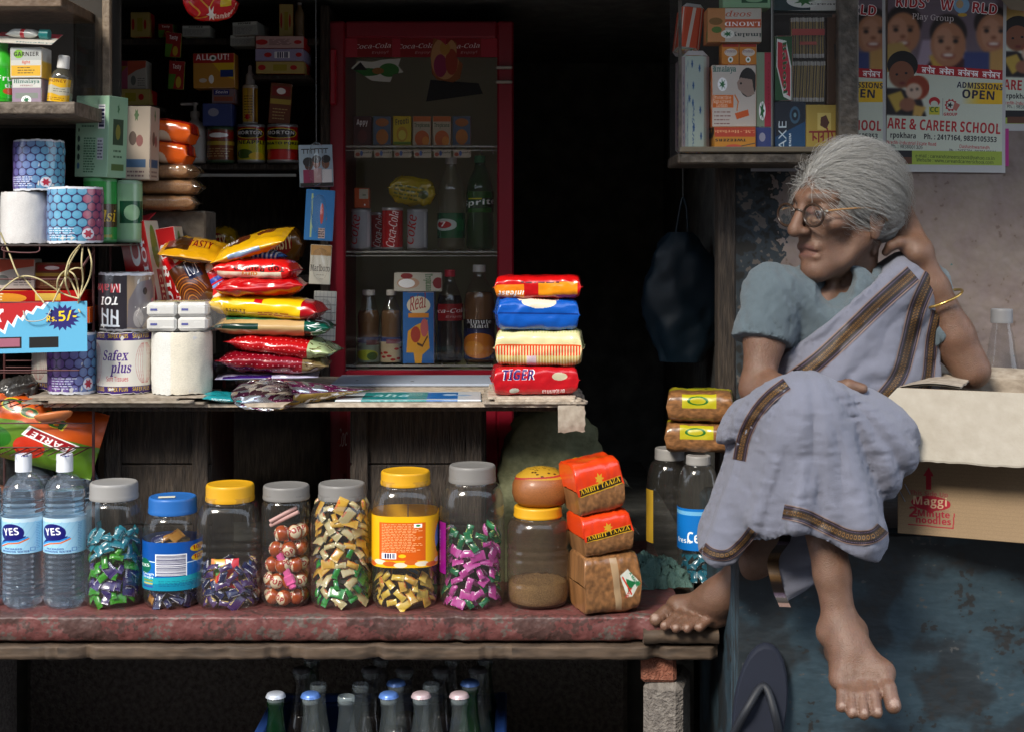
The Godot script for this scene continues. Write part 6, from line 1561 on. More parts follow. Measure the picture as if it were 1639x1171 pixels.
# ---------------------------------------------------------------- the dark room: back shelves, hanging packs, fridge
func back_shelves():
	var dk: Material = mats["dark_wood"]
	var z := -0.72
	var g := "goods on the dark back shelves"
	var unit := thing("back_shelf_rack", "dark wooden shelf rack at the back left of the fridge", "shelf", Vector3(X(330, z), 0.405, z - 0.12))
	var x0 := X(165, z) - X(330, z); var x1 := X(520, z) - X(330, z)
	for q in [x0, x1]: part(unit, "upright", bx(0.02, 1.22, 0.26, 0.002), dk, Vector3(q, 0.61, 0))
	part(unit, "back_panel", bx(x1 - x0, 1.22, 0.01, 0), mats["dark_wood"], Vector3((x0 + x1) / 2, 0.61, -0.135))
	var ys := [Y(262, z), Y(62, z), Y(440, z)]
	for q in ys: part(unit, "shelf_plank", bx(x1 - x0 - 0.022, 0.014, 0.25, 0.002), dk, Vector3((x0 + x1) / 2, q - 0.007 - 0.405, 0))
	part(unit, "edge_strip", bx(S(165, z), 0.007, 0.006, 0.001), mat(0.3, 0.29, 0.27, 0.6), Vector3(X(392, z) - X(330, z), ys[0] - 0.027 - 0.405, 0.128))
	var y: float = ys[0]
	can("food_can", "red and yellow can of pineapple with a black oval badge", "can", "pineapple", 402, 45, 62, y, z, null, g)
	can("food_can", "red can of tomato puree with a black oval badge", "can", "tomato", 452, 50, 62, y, z, null, g)
	can("jam_jar", "squat jam jar with a red label left of the pineapple can", "jar", "jam", 353, 44, 58, y, z, mat(0.05, 0.1, 0.05, 0.4), g)
	var pb := thing("pump_bottle", "white plastic pump bottle beside the jam jar", "bottle", Vector3(X(312, z), y, z), g)
	part(pb, "bottle_body", turned(v2([0.0, 0.0, 0.024, 0.001, 0.026, 0.01, 0.026, 0.075, 0.02, 0.09, 0.009, 0.098, 0.009, 0.105]), 24), mat(0.4, 0.38, 0.36, 0.4))
	part(pb, "pump_head", MB.new().lathe(v2([0.011, 0.105, 0.011, 0.118, 0.004, 0.12, 0.004, 0.132, 0.007, 0.133, 0.007, 0.138, 0.0, 0.139]), 16).box(Vector3(0.035, 0.006, 0.008), 0.002, Vector3(-0.016, 0.135, 0)).done(), mat(0.45, 0.43, 0.41, 0.4))
	var tub := carton("plastic_tub", "blue plastic tub with a pale round badge on the jam jar", "tub", "bluetub", 352, 46, 36, y + S(58, z), z, 0.07, Vector3.ZERO, g)
	carton("plastic_tub", "small tub with a dark blue name band on the blue tub", "tub", "steintub", 361, 36, 24, y + S(94, z), z, 0.06, Vector3.ZERO, g)
	carton("repellent_box", "red and yellow carton with white capital letters", "carton", "allout", 346, 66, 56, y + S(118, z), z + 0.01, 0.05, Vector3(0, 0, 1), g)
	var sp := thing("spray_bottle", "slim yellow spray bottle with a white nozzle standing on the pineapple can", "bottle", Vector3(X(400, z), y + S(62, z), z), g)
	var R := S(24, z) / 2
	part(sp, "bottle_body", turned(v2([0.0, 0.0, R, 0.002, R, S(62, z), R * 0.8, S(64, z), 0.0, S(64, z)]), 20), mat(0.45, 0.42, 0.36, 0.4))
	part(sp, "label", arc(R + 0.0006, 0.006, S(58, z), -100, 100, 2.0, 16, cell("spray")), sheet_gloss)
	part(sp, "nozzle", turned(v2([R * 0.6, S(64, z), R * 0.55, S(80, z), R * 0.3, S(84, z), R * 0.25, S(94, z), 0.0, S(96, z)]), 14), mat(0.45, 0.44, 0.43, 0.5))
	carton("spice_bag", "dark printed spice bag standing on the tomato can", "packet", "jam", 446, 34, 66, y + S(62, z), z, 0.03, Vector3(0, 10, -4), g)
	var yb := y + S(139, z)
	solo("shelf_bracket_board", "short dark board on the spice bag level carrying three flat cartons", "board", bx(S(90, z), 0.008, 0.16, 0.001), dk, Vector3(X(455, z), yb - 0.006, z - 0.03))
	for q in [["tanbox", "lowest of three flat cartons, tan with red marks"], ["lilacbox", "middle of three flat cartons, lilac with a barcode"], ["pinkbox", "topmost of three flat cartons, pale pink with red marks"]]:
		carton("flat_carton", q[1], "carton", q[0], 454, 76, 20, yb, z, 0.11, Vector3(0, rng.randf_range(-2, 2), 0), "flat cartons in a pile")
		yb += S(20, z)
	# upper shelf, cut by the picture edge
	y = ys[1]
	carton("medicine_box", "tall tan carton on the upper back shelf", "carton", "tanbox", 458, 22, 54, yb + 0.0005, z, 0.04, Vector3(0, 8, 0), g)
	bottle("tonic_bottle", "slim amber bottle beside the tall tan carton", "bottle", "", 479, 16, 58, yb + 0.0005, z, mat(0.18, 0.12, 0.06, 0.3), mat(0.3, 0.28, 0.26, 0.4), [0.3, 0.5], null, g)
	carton("flat_carton", "grey cartons lying on the upper back shelf", "carton", "greymag", 402, 40, 22, y, z, 0.1, Vector3(0, -6, 2), g)
	carton("flat_carton", "small yellow carton with a black disc on the upper back shelf", "carton", "tanbox", 228, 30, 40, y, z, 0.05, Vector3.ZERO, g)
	carton("flat_carton", "small white framed red carton on the upper back shelf", "carton", "redpack", 268, 24, 22, y + 0.0, z, 0.04, Vector3.ZERO, g)
	# hanging sachets and cartons at the left
	for q in [[276, 55, 40, "redpack", "red and green sachet hanging above another like it"], [281, 100, 46, "redpack", "red and green sachet hanging beside the repellent carton"]]:
		carton("hanging_sachet", q[3 + 1], "sachet", q[3], q[0], 25, q[2], Y(q[1] + q[2], z), z + 0.03, 0.008, Vector3(0, 6, -3), g)
	solo("hanging_string", "thin string the red sachets hang from", "string", MB.new().tube([P(276, 40, z + 0.028), P(278, 60, z + 0.028), P(281, 104, z + 0.028)], 0.0008, 5).done(), mat(0.2, 0.18, 0.15, 0.8))
	carton("repellent_box", "brown and magenta carton at the left end of the back shelf", "carton", "magentabox", 195, 28, 46, Y(145, z), z, 0.05, Vector3.ZERO, g)
	carton("repellent_box", "white and orange carton next to the brown magenta one", "carton", "whitebox", 223, 30, 46, Y(145, z), z, 0.05, Vector3.ZERO, g)
	carton("flat_carton", "dark tan carton under the white and orange carton", "carton", "tanbox", 215, 60, 26, Y(171, z), z, 0.07, Vector3.ZERO, g)
	solo("small_ledge", "dark ledge under the brown and white cartons", "board", bx(S(90, z), 0.01, 0.1, 0.001), dk, Vector3(X(212, z), Y(171, z) - 0.0055, z - 0.01))
	carton("flat_carton", "long grey carton lying left of the repellent carton", "carton", "greymag", 318, 44, 18, ys[1] + 0.0, z, 0.06, Vector3.ZERO, g)
	carton("flat_carton", "pair of pale flat cartons above the repellent carton", "carton", "greymag", 392, 40, 18, Y(77, z), z, 0.06, Vector3.ZERO, g)
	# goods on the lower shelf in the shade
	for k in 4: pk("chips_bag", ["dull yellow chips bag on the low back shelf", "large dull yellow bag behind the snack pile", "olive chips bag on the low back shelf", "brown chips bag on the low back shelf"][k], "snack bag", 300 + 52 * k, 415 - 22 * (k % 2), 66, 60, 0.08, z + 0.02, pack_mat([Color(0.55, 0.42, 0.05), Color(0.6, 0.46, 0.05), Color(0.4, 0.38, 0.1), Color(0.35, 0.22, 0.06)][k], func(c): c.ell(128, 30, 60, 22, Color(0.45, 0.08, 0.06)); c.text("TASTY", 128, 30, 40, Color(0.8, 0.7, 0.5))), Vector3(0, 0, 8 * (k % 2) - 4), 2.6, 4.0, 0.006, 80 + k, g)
	# red bag hanging near the top
	var zr := -0.22
	var rb := cv(256, 128, Color(0.78, 0.05, 0.08))
	rb.line(v2([40, 40, 90, 60, 60, 90, 120, 70]), 5, Color(0.85, 0.55, 0.15)).line(v2([60, 20, 130, 50, 150, 30]), 4, Color(0.88, 0.6, 0.2)).star(140, 64, 22, 10, 6, Color(0.95, 0.9, 0.85)).rect(180, 30, 50, 16, Color(0.85, 0.7, 0.1)).text("Namkeen", 200, 70, 22, Color(0.95, 0.9, 0.8), "sb")
	pk("hanging_bag", "glossy red snack bag hanging at the top of the shop opening", "snack bag", 337, 2, 90, 62, 0.035, zr, wrap_cell(rb), Vector3(0, 0, -3), 2.4, 4.0, 0.006, 31)
	solo("hanging_string", "thin string holding the red snack bag", "string", MB.new().tube([P(337, -24, zr), P(337, -200, zr)], 0.001, 5).done(), mat(0.3, 0.28, 0.25, 0.8))

func hanging_packs():
	var z := -0.42
	var t := [["photo", 478, 536, 228, 300, 2.0, "top pack on the hanging strip, printed with a group of people"], ["bluepack", 484, 534, 300, 386, -3.0, "blue pack on the hanging plastic strip"], ["whitepack", 492, 530, 388, 456, -3.0, "white cigarette pack on the hanging plastic strip"], ["gridpack", 498, 538, 462, 546, -2.0, "lowest pack on the hanging strip, white with a ruled grid"]]
	var strip := thing("hanging_strip", "clear plastic strip of pockets hanging beside the fridge", "strip", P(512, 380, z))
	for q in t:
		carton("hanging_pack", q[6], "pack", q[0], (q[1] + q[2]) / 2.0, q[2] - q[1] - 4, q[4] - q[3] - 4, Y(q[4], z), z, 0.018, Vector3(0, 8, q[5]), "packs on the hanging strip")
		var w: float = S(q[2] - q[1] + 12, z); var h: float = S(q[4] - q[3] + 6, z)
		part(strip, "pocket", MB.new().wrapper(Vector3(h, 0.032, w), 3.0, 6.0, 0.004, int(q[3]), 0.05, 22, 16).done(), clear(0.06, 0.06, Color(0.7, 0.7, 0.7)), P((q[1] + q[2]) / 2.0, (q[3] + q[4]) / 2.0, z) - strip.position, Vector3(90, 8, 90 + q[5]))
	part(strip, "hanger", MB.new().tube([P(506, 226, z) - strip.position, P(505, -60, z) - strip.position], 0.0012, 5).done(), mat(0.1, 0.1, 0.1, 0.6))
	var zb := -0.75
	# blue carrier bag in the dark doorway
	var m := MB.new()
	var pts := PackedVector3Array()
	for r in 24:
		for q in 33:
			var u := q / 32.0 * TAU; var v := r / 23.0
			var rr := 0.02 + 0.07 * pow(sin(PI * pow(v, 0.8) * 0.85), 0.9)
			var p := Vector3(sin(u) * rr, 0.16 - 0.3 * v, cos(u) * rr * 0.5)
			p += Vector3(sin(u), 0, cos(u)) * (0.02 * noise.get_noise_3d(p.x * 14, p.y * 8, p.z * 14) + 0.008 * noise.get_noise_3d(p.x * 50, p.y * 16, p.z * 50))
			pts.append(p)
	m.grid(pts, 33, 24, true, Vector3.ZERO)
	var bag := thing("carrier_bag", "crumpled dark blue plastic carrier bag hanging in the doorway", "bag", P(1092, 482, -0.8))
	part(bag, "bag", m.done(), mat(0.006, 0.02, 0.035, 0.5))
	part(bag, "handle", MB.new().tube(curve([Vector3(-0.015, 0.155, 0), Vector3(-0.004, 0.22, 0), Vector3(0.002, 0.24, 0), Vector3(0.01, 0.215, 0), Vector3(0.014, 0.155, 0)]), 0.003, 6).done(), mat(0.006, 0.02, 0.035, 0.3))
	part(bag, "hook", MB.new().tube([Vector3(0.002, 0.237, 0), Vector3(0.002, 0.3, 0.0), Vector3(0.002, 0.62, 0.0)], 0.002, 6).done(), mat(0.1, 0.1, 0.1, 0.5, 0.5))

func fridge():
	var z := -0.75
	var red := mat(0.27, 0.006, 0.02, 0.35)
	var x0 := X(527, z); var x1 := X(822, z)
	var ytop := Y(35, z); var ybot := 0.406
	var w := x1 - x0; var h := ytop - ybot
	var cx := (x0 + x1) / 2
	var t := thing("display_fridge", "red drinks fridge with a glass door at the back of the shop", "fridge", Vector3(cx, ybot, z))
	var inner := mat(0.42, 0.43, 0.22, 0.5)
	var dz := 0.4
	part(t, "back_panel", bx(w, h, 0.02, 0), inner, Vector3(0, h / 2, -dz))
	for s in [-1, 1]: part(t, "side_panel", bx(0.018, h, dz, 0.002), red, Vector3(s * (w / 2 - 0.009), h / 2, -dz / 2 - 0.02))
	part(t, "top_panel", bx(w - 0.04, 0.02, dz, 0.002), red, Vector3(0, h - 0.012, -dz / 2 - 0.02))
	var gl0 := X(553, z) - cx; var gl1 := X(796, z) - cx
	var gt := Y(62, z) - ybot; var gb := Y(592, z) - ybot
	# door frame
	var door := thing_part(t, "door")
	part(door, "stile", bx(gl0 + w / 2, h, 0.03, 0.004), red, Vector3((gl0 - w / 2) / 2, h / 2, 0.0))
	part(door, "stile", bx(w / 2 - gl1, h, 0.03, 0.004), red, Vector3((gl1 + w / 2) / 2, h / 2, 0.0))
	part(door, "rail", bx(gl1 - gl0 - 0.001, h - gt, 0.03, 0.004), red, Vector3((gl0 + gl1) / 2, (h + gt) / 2, 0.0))
	part(door, "rail", bx(gl1 - gl0 - 0.001, gb, 0.03, 0.004), red, Vector3((gl0 + gl1) / 2, gb / 2, 0.0))
	part(door, "glass", bx(gl1 - gl0, gt - gb, 0.004, 0), clear(0.008, 0.03, Color(0.4, 0.45, 0.5)), Vector3((gl0 + gl1) / 2, (gt + gb) / 2, 0.0))
	part(door, "handle", bx(S(11, z), S(90, z), 0.02, 0.004), mat(0.4, 0.012, 0.03, 0.3), Vector3(X(535, z) - cx, Y(125, z) - ybot, 0.022))
	for q in [110, 133]: part(door, "clasp", bx(S(27, z), S(5, z), 0.012, 0.002), mat(0.4, 0.38, 0.34, 0.3, 0.7), Vector3(X(807, z) - cx, Y(q, z) - ybot, 0.022))
	var hb := Y(92, z) - ybot
	part(door, "header_panel", bx(gl1 - gl0, gt - hb, 0.002, 0), mat(0.42, 0.01, 0.03, 0.4), Vector3((gl0 + gl1) / 2, (gt + hb) / 2, 0.0035))
	for q in [600, 669, 742]: part(door, "logo", bx(S(56, z), S(30, z), 0.0006, 0, {"front": cell("colaband")}), sheet_mat, Vector3(X(q, z) - cx, Y(77, z) - ybot, 0.0052))
	# stickers on the glass: plain figures
	var blob := func(key: String, px: float, py: float, wide: float, tall: float, pts: Array):
		var m := MB.new()
		var b := 0
		var r := cell(key)
		m.v.append(Vector3(0, 0, 0)); m.n.append(Vector3(0, 0, 1)); m.t.append(r.get_center())
		for p in pts:
			m.v.append(Vector3(p.x * S(wide, z), p.y * S(tall, z), 0)); m.n.append(Vector3(0, 0, 1)); m.t.append(r.position + r.size * Vector2(p.x + 0.5, 0.5 - p.y))
		for k in pts.size(): m.tri(0, 1 + k, 1 + (k + 1) % pts.size())
		part(door, "sticker", m.done(), sheet_mat, Vector3(X(px, z) - cx, Y(py, z) - ybot, 0.006))
	blob.call("sticker2", 604, 114, 84, 40, v2([-0.5, 0.1, -0.35, 0.4, -0.1, 0.35, 0.1, 0.45, 0.45, 0.5, 0.4, 0.2, 0.5, -0.05, 0.3, -0.15, 0.25, -0.45, -0.1, -0.4, -0.25, -0.2]))
	blob.call("sticker", 714, 96, 56, 76, v2([-0.35, 0.45, -0.15, 0.4, 0.0, 0.3, 0.15, 0.42, 0.3, 0.35, 0.3, 0.05, 0.48, -0.1, 0.4, -0.4, 0.2, -0.48, -0.25, -0.42, -0.4, -0.3, -0.45, 0.1]))
	part(door, "black_ribbon", MB.new().quad(Vector3(-0.05, 0.02, 0), Vector3(0.06, 0.012, 0), Vector3(0.07, -0.012, 0), Vector3(-0.06, -0.03, 0)).done(), mat(0.01, 0.01, 0.01, 0.7), Vector3(X(724, z) - cx, Y(142, z) - ybot, 0.004))
	# shelves
	var zi := z - 0.1
	var wire := mat(0.42, 0.42, 0.38, 0.4, 0.3)
	var shelf_y := []
	for q in [237, 403, 582]:
		var sy: float = Y(q, zi) - ybot
		shelf_y.append(Y(q, zi) + 0.0035)
		var sh := thing_part(t, "wire_shelf")
		part(sh, "front_wire", bx(gl1 - gl0 + 0.02, 0.0045, 0.0045, 0.001), wire, Vector3((gl0 + gl1) / 2, sy, -0.045))
		part(sh, "front_wire", bx(gl1 - gl0 + 0.02, 0.003, 0.003, 0.001), wire, Vector3((gl0 + gl1) / 2, sy - 0.009, -0.045))
		for k in 12: part(sh, "cross_wire", bx(0.0025, 0.0025, 0.32, 0), wire, Vector3(lerpf(gl0, gl1, (k + 0.5) / 12.0), sy + 0.002, -0.21))
	var g := "drinks in the fridge"
	# juice cartons with a row of tags
	var y: float = shelf_y[0]
	var zf := z - 0.08
	var keys := ["juice1", "juice2", "juice3", "juice4", "juice4", "juice2"]
	var lbs := ["dark red juice carton at the end of the fridge's top row", "blue and orange juice carton beside the dark red one", "bright yellow juice carton in the fridge's top row", "white juice carton with oranges next to the yellow carton", "white juice carton with oranges second from the yellow carton", "blue and orange juice carton at the end of the fridge's top row beside the wire"]
	for k in 6:
		carton("juice_carton", lbs[k], "juice carton", keys[k], 581 + 31.7 * k, 29, 47, y, zf, 0.035, Vector3(0, 0, 0), g)
		part(t, "price_tag", bx(S(28, z), S(13, z), 0.001, 0, {"front": cell("tagrow")}), sheet_mat, Vector3(X(581 + 31.7 * k, z - 0.04) - cx, Y(246, z - 0.04) - ybot, -0.041))
	# middle shelf
	y = shelf_y[1]
	can("drink_can", "silver drink can at the end of the fridge's middle row", "can", "silvercan", 578, 32, 66, y, zf, null, g)
	can("drink_can", "red cola can in the fridge's middle row", "can", "cola", 628, 34, 68, y, zf, null, g)
	can("drink_can", "silver drink can beside the red cola can", "can", "silvercan", 668, 33, 66, y, zf, null, g)
	carton("small_carton", "small orange and white carton standing on the silver can", "carton", "orangebox", 580, 24, 33, y + S(66, zf) + 0.001, zf, 0.03, Vector3.ZERO, g)
	can("drink_can", "dark cola can lying behind the cans", "can", "cola", 606, 30, 60, y, zf - 0.07, null, g)
	pk("yellow_packet", "crumpled yellow packet lying on the cans in the fridge", "packet", 660, 306, 80, 44, 0.05, zf, pack_mat(Color(0.72, 0.62, 0.06), func(c): c.scribble(40, 20, 160, 4, 12, Color(0.35, 0.4, 0.08), 5); c.ell(190, 40, 24, 14, Color(0.3, 0.35, 0.1))), Vector3(0, 0, -8), 2.4, 4.0, 0.008, 61, g)
	bottle("drink_bottle_plastic", "tall clear plastic bottle with a green label in the fridge", "bottle", "sevenup", 722, 44, 148, y, zf, clear(0.2, 0.08, Color(0.45, 0.45, 0.35)), mat(0.45, 0.44, 0.4, 0.5), [0.13, 0.4], null, g)
	bottle("drink_bottle_plastic", "green lemonade bottle beside the tall clear bottle", "bottle", "sprite", 768, 44, 150, y, zf - 0.02, clear(0.55, 0.08, Color(0.05, 0.28, 0.08)), mat(0.05, 0.2, 0.08, 0.5), [0.4, 0.62], null, g)
	# lower shelf
	y = shelf_y[2]
	var amber := mat(0.14, 0.075, 0.03, 0.2)
	bottle("juice_bottle", "brown juice bottle with a pale fruit label at the fridge's lower row end", "bottle", "litchi", 590, 36, 116, y, zf, clear(0.08, 0.05, Color(0.3, 0.2, 0.1)), mat(0.5, 0.48, 0.44, 0.5), [0.02, 0.36], amber, g, 0.5)
	bottle("juice_bottle", "brown juice bottle with a red and white label beside the tall blue carton", "bottle", "kokum", 626, 34, 116, y, zf, clear(0.08, 0.05, Color(0.3, 0.2, 0.1)), mat(0.5, 0.48, 0.44, 0.5), [0.02, 0.36], amber, g, 0.4)
	carton("juice_carton", "tall blue and orange juice carton in the fridge's lower row", "juice carton", "real", 671, 50, 114, y, zf, 0.055, Vector3.ZERO, g)
	carton("juice_carton", "white juice carton with apples lying on the tall blue carton", "juice carton", "applebox", 670, 76, 30, y + S(114, zf) + 0.0005, zf, 0.055, Vector3.ZERO, g)
	bottle("cola_bottle", "dark cola bottle with a red cap and red label", "bottle", "colaband", 720, 42, 148, y, zf, clear(0.1, 0.05, Color(0.05, 0.03, 0.03)), mat(0.45, 0.02, 0.04, 0.4), [0.46, 0.64], mat(0.01, 0.006, 0.005, 0.15), g)
	bottle("juice_bottle", "large orange juice bottle with a white cap", "bottle", "mmaid", 767, 50, 156, y, zf, clear(0.08, 0.05, Color(0.3, 0.2, 0.1)), mat(0.55, 0.53, 0.5, 0.5), [0.05, 0.45], mat(0.2, 0.09, 0.03, 0.2), g)
	# red sides with white script below the shelf
	part(t, "side_sign", bx(S(12, z), 0.16, 0.001, 0, {"front": Rect2(cell("colaband").position, cell("colaband").size * Vector2(0.3, 0.9))}), sheet_mat, Vector3(X(551, z) - cx, Y(700, z) - ybot, 0.0158))

func thing_part(parent: Node3D, called: String) -> Node3D:
	var o := Node3D.new()
	o.name = called
	parent.add_child(o, true)
	return o

# ---------------------------------------------------------------- left: wire rack and glass case
func left_side():
	var W := Color.WHITE
	var z := -0.12
	var ty := Y(390, z)
	var m_wire := mat(0.09, 0.03, 0.03, 0.5, 0.3)
	var t := thing("wire_rack", "rusty wire rack standing on the slab at the shop's end", "rack", Vector3(X(60, z), SLAB_Y, z))
	var o := t.position
	var xl := -0.98; var xr := X(128, -0.05)
	for q in [[xr, -0.13], [xr, -0.24], [xl, -0.13], [xl, -0.24]]:
		part(t, "post", MB.new().tube([Vector3(q[0], SLAB_Y, q[1]) - o, Vector3(q[0], ty - 0.002, q[1]) - o], 0.0028, 8).done(), m_wire)
	for py in [393, 447, 484, 522, 557, 592, 603, 648, 686, 726]:
		var y := Y(py, -0.05)
		for zz in [-0.045 if py < 600 else -0.13, -0.24]: part(t, "wire", MB.new().tube([Vector3(xl, y, zz) - o, Vector3(xr, y, zz) - o], 0.0014, 6).done(), m_wire)
		if py in [393, 522, 557, 648, 726]:
			for k in 9: part(t, "cross_wire", MB.new().tube([Vector3(lerpf(xl, xr, (k + 0.5) / 9.0), y - 0.0022, -0.24) - o, Vector3(lerpf(xl, xr, (k + 0.5) / 9.0), y - 0.0022, -0.045) - o], 0.0012, 5).done(), m_wire)
	part(t, "loop", MB.new().tube(curve([P(6, 392, -0.04) - o, P(6, 402, -0.035) - o, P(58, 404, -0.035) - o, P(62, 391, -0.04) - o], 4), 0.0014, 6).done(), m_wire)
	part(t, "loop", MB.new().tube([P(150, 400, -0.06) - o, P(128, 432, -0.05) - o], 0.0025, 6).done(), m_wire)
	part(t, "tray", bx(xr - xl + 0.065, 0.003, 0.24, 0.001), mat(0.05, 0.035, 0.03, 0.7), Vector3((xl + xr + 0.065) / 2, ty - 0.003, -0.155) - o)
	# rolls on the rack
	var g := "tissue rolls on the wire rack"
	var c := cv(256, 128, Color(0.84, 0.83, 0.82))
	c.grain(0.04, 8)
	for k in 12: c.rect(190, 24 + k * 8, 3, 5, Color(0.5, 0.3, 0.35))
	roll("plain white tissue roll on the wire rack", 42, 80, 82, ty, z, printed(c.tex(), 0.45, 0.3), 0, g)
	roll("violet and red bubble printed tissue roll beside the white roll on the rack", 120, 88, 90, ty, z + 0.012, bubbles_mat(4), 0, g)
	roll("bubble printed tissue roll standing on the plain white roll", 62, 80, 82, ty + S(82, z) + 0.001, z, bubbles_mat(2), -10, g)
	# tins and tea cartons
	var g2 := "tea packs on the wire rack"
	var zt := -0.2
	can("tea_tin", "bright green tea tin with a brown label", "tin", "tulsi", 160, 54, 104, ty, zt, mat(0.09, 0.32, 0.12, 0.4), g2)
	can("tea_tin", "pale green tea tin behind the bright green one", "tin", "palegreen", 205, 44, 100, ty, zt - 0.02, mat(0.25, 0.4, 0.27, 0.4), g2)
	carton("tea_carton", "tall pale green tea carton with a barcode, standing on the tins", "carton", "teagreen", 160, 66, 130, ty + S(104, zt) + 0.0005, zt, 0.055, Vector3(0, -24, -2), g2, "teaside")
	carton("tea_carton", "tall beige tea carton behind the pale green carton", "carton", "beigebox", 224, 46, 118, ty + S(100, zt - 0.02) + 0.0005, zt - 0.03, 0.05, Vector3(0, -6, -1), g2, "beigebox")
	# tall carton that carries the loaves
	var zc := -0.31
	var yb := SHELF_Y + 0.0005
	var ht := Y(338, zc) - yb
	solo("tall_carton", "tall dull brown carton on the shelf carrying the wrapped rusks", "carton", bx(S(104, zc), ht, 0.1, 0.003), cardboard(140, 0.25), Vector3(X(280, zc), yb + ht / 2, zc - 0.03))
	yb += ht
	var m_rusk := matter(141, 0.06, [[0.0, 0.2, 0.085, 0.03], [1.0, 0.42, 0.22, 0.09]], 0.4, 0.2)
	for k in 3:
		var h := S(25, zc)
		var r := thing("rusk_packet", ["lowest", "middle", "topmost"][k] + " brown rusk packet in clear film beside the tea cartons", "rusks", Vector3(X(272 + 4 * (k % 2), zc), yb, zc + 0.02), "rusk packets in a pile", Vector3(0, 5 - 6 * k, 0))
		part(r, "rusks", MB.new().wrapper(Vector3(S(86, zc), h * 0.9, 0.075), 4.0, 9.0, 0.004, 150 + k, 0.02, 24, 18).done(), m_rusk, Vector3(0, h / 2, 0))
		part(r, "film", MB.new().wrapper(Vector3(S(104, zc), h, 0.08), 4.0, 7.0, 0.004, 160 + k, 0.08, 24, 18).done(), clear(0.05, 0.07, Color(0.8, 0.7, 0.6)), Vector3(0, h / 2, 0))
		yb += h
	for k in 2:
		var h := S(36, zc)
		solo("biscuit_packet", ["orange", "topmost orange"][k] + " biscuit packet with a yellow end on the rusk packets", "biscuits", MB.new().wrapper(Vector3(S(92, zc), h, 0.06), 3.6, 10.0, 0.003, 170 + k, 0.07, 30, 24, cell("orangebisc")).done(), sheet_gloss, Vector3(X(270 + 6 * k, zc), yb + h / 2, zc + 0.03), Vector3(0, -6, -9), "orange biscuit packets")
		yb += h * 0.93
	# price card
	c = cv(320, 180, Color(0.36, 0.66, 0.8))
	c.poly(v2([0, 0, 190, 0, 170, 26, 150, 20, 136, 44, 118, 36, 100, 66, 84, 52, 70, 88, 52, 70, 40, 110, 20, 96, 0, 130]), Color(0.9, 0.92, 0.95))
	c.poly(v2([0, 0, 176, 0, 162, 16, 146, 12, 130, 34, 112, 26, 94, 54, 80, 42, 62, 76, 48, 60, 34, 96, 16, 84, 0, 114]), Color(0.7, 0.07, 0.1))
	c.text("X", 14, 50, 60, W, "sb", 0, 1.0, 0.2).rect(22, 20, 12, 12, W)
	c.star(236, 56, 62, 44, 18, Color(0.12, 0.1, 0.4), 0.75)
	c.text("Rs.", 200, 62, 28, Color(0.95, 0.8, 0.1), "sb").text("5/-", 254, 54, 50, Color(0.95, 0.8, 0.1), "sb", -4)
	c.rect(0, 120, 96, 40, Color(0.05, 0.04, 0.05)).rect(122, 122, 100, 38, Color(0.05, 0.04, 0.05)).rect(0, 124, 90, 30, Color(0.6, 0.35, 0.42))
	var zk := -0.036
	var card := thing("price_card", "sky blue price card with a dark blue star burst tied to the rack", "card", P(64, 524, zk), "", Vector3(-4, 0, 1.5))
	part(card, "card", bx(S(150, zk), S(80, zk), 0.0012, 0, {"front": Rect2(0, 0, 1, 0.98)}), printed(c.tex(), 0.4, 0.2))
	part(card, "tie", MB.new().tube(curve([Vector3(-0.03, 0.03, 0.002), Vector3(-0.02, 0.012, 0.01), Vector3(0.01, 0.014, 0.01), Vector3(0.02, 0.032, 0.002)]), 0.001, 5).done(), mat(0.5, 0.45, 0.35, 0.7))
	# goods inside the rack
	var gr := "goods inside the wire rack"
	var y2 := Y(522, -0.05) + 0.0015
	var lp := [["orange and red wafer carton lying on the rack's middle tray", Color(0.78, 0.3, 0.04), 0.0], ["red wafer carton lying on the orange one", Color(0.65, 0.05, 0.05), 1.0]]
	for k in 2:
		var uv := pack_mat(lp[k][1], func(cc): cc.ell(80, 30, 50, 20, Color(0.85, 0.55, 0.15)); cc.rect(150, 10, 60, 30, Color(0.85, 0.7, 0.3)); cc.scribble(20, 10, 60, 4, 12, Color(0.9, 0.85, 0.7), 5))
		solo("wafer_carton", lp[k][0], "carton", MB.new().box(Vector3(0.2, 0.03, 0.09), 0.001, Vector3(0, 0.015, 0), Basis(), {"front": Rect2(uv.position, uv.size * Vector2(1, 0.25)), "top": Rect2(uv.position, uv.size * Vector2(1, 0.25)), "side": Rect2(uv.position, uv.size * 0.05)}).done(), wrapping(), Vector3(X(62, -0.13) - 0.012 * k, y2 + 0.0305 * k, -0.14), Vector3(0, 3 - 4 * k, 0), gr)
	carton("white_carton", "white carton with a red edge deep in the wire rack", "carton", "whitebox", 24, 70, 48, y2 + 0.0615, -0.16, 0.09, Vector3(0, 10, 0), gr)
	carton("dark_carton", "dark carton beside the white one in the wire rack", "carton", "jam", 96, 56, 42, y2 + 0.0615, -0.17, 0.08, Vector3(0, -4, 0), gr)
	var y3 := Y(648, -0.05) + 0.0015
	for k in 2: solo("foil_roll", ["pink foil roll lying in the rack below the price card", "dull mauve roll lying behind the pink foil roll"][k], "roll", MB.new().tube([Vector3(-0.09, 0.011, 0), Vector3(0.05, 0.011, 0)], 0.01, 14).done(), [mat(0.3, 0.14, 0.18, 0.35), mat(0.2, 0.1, 0.12, 0.4)][k], Vector3(X(22, -0.1), Y(557, -0.05) + 0.0015, -0.085 - 0.05 * k), Vector3.ZERO, gr)
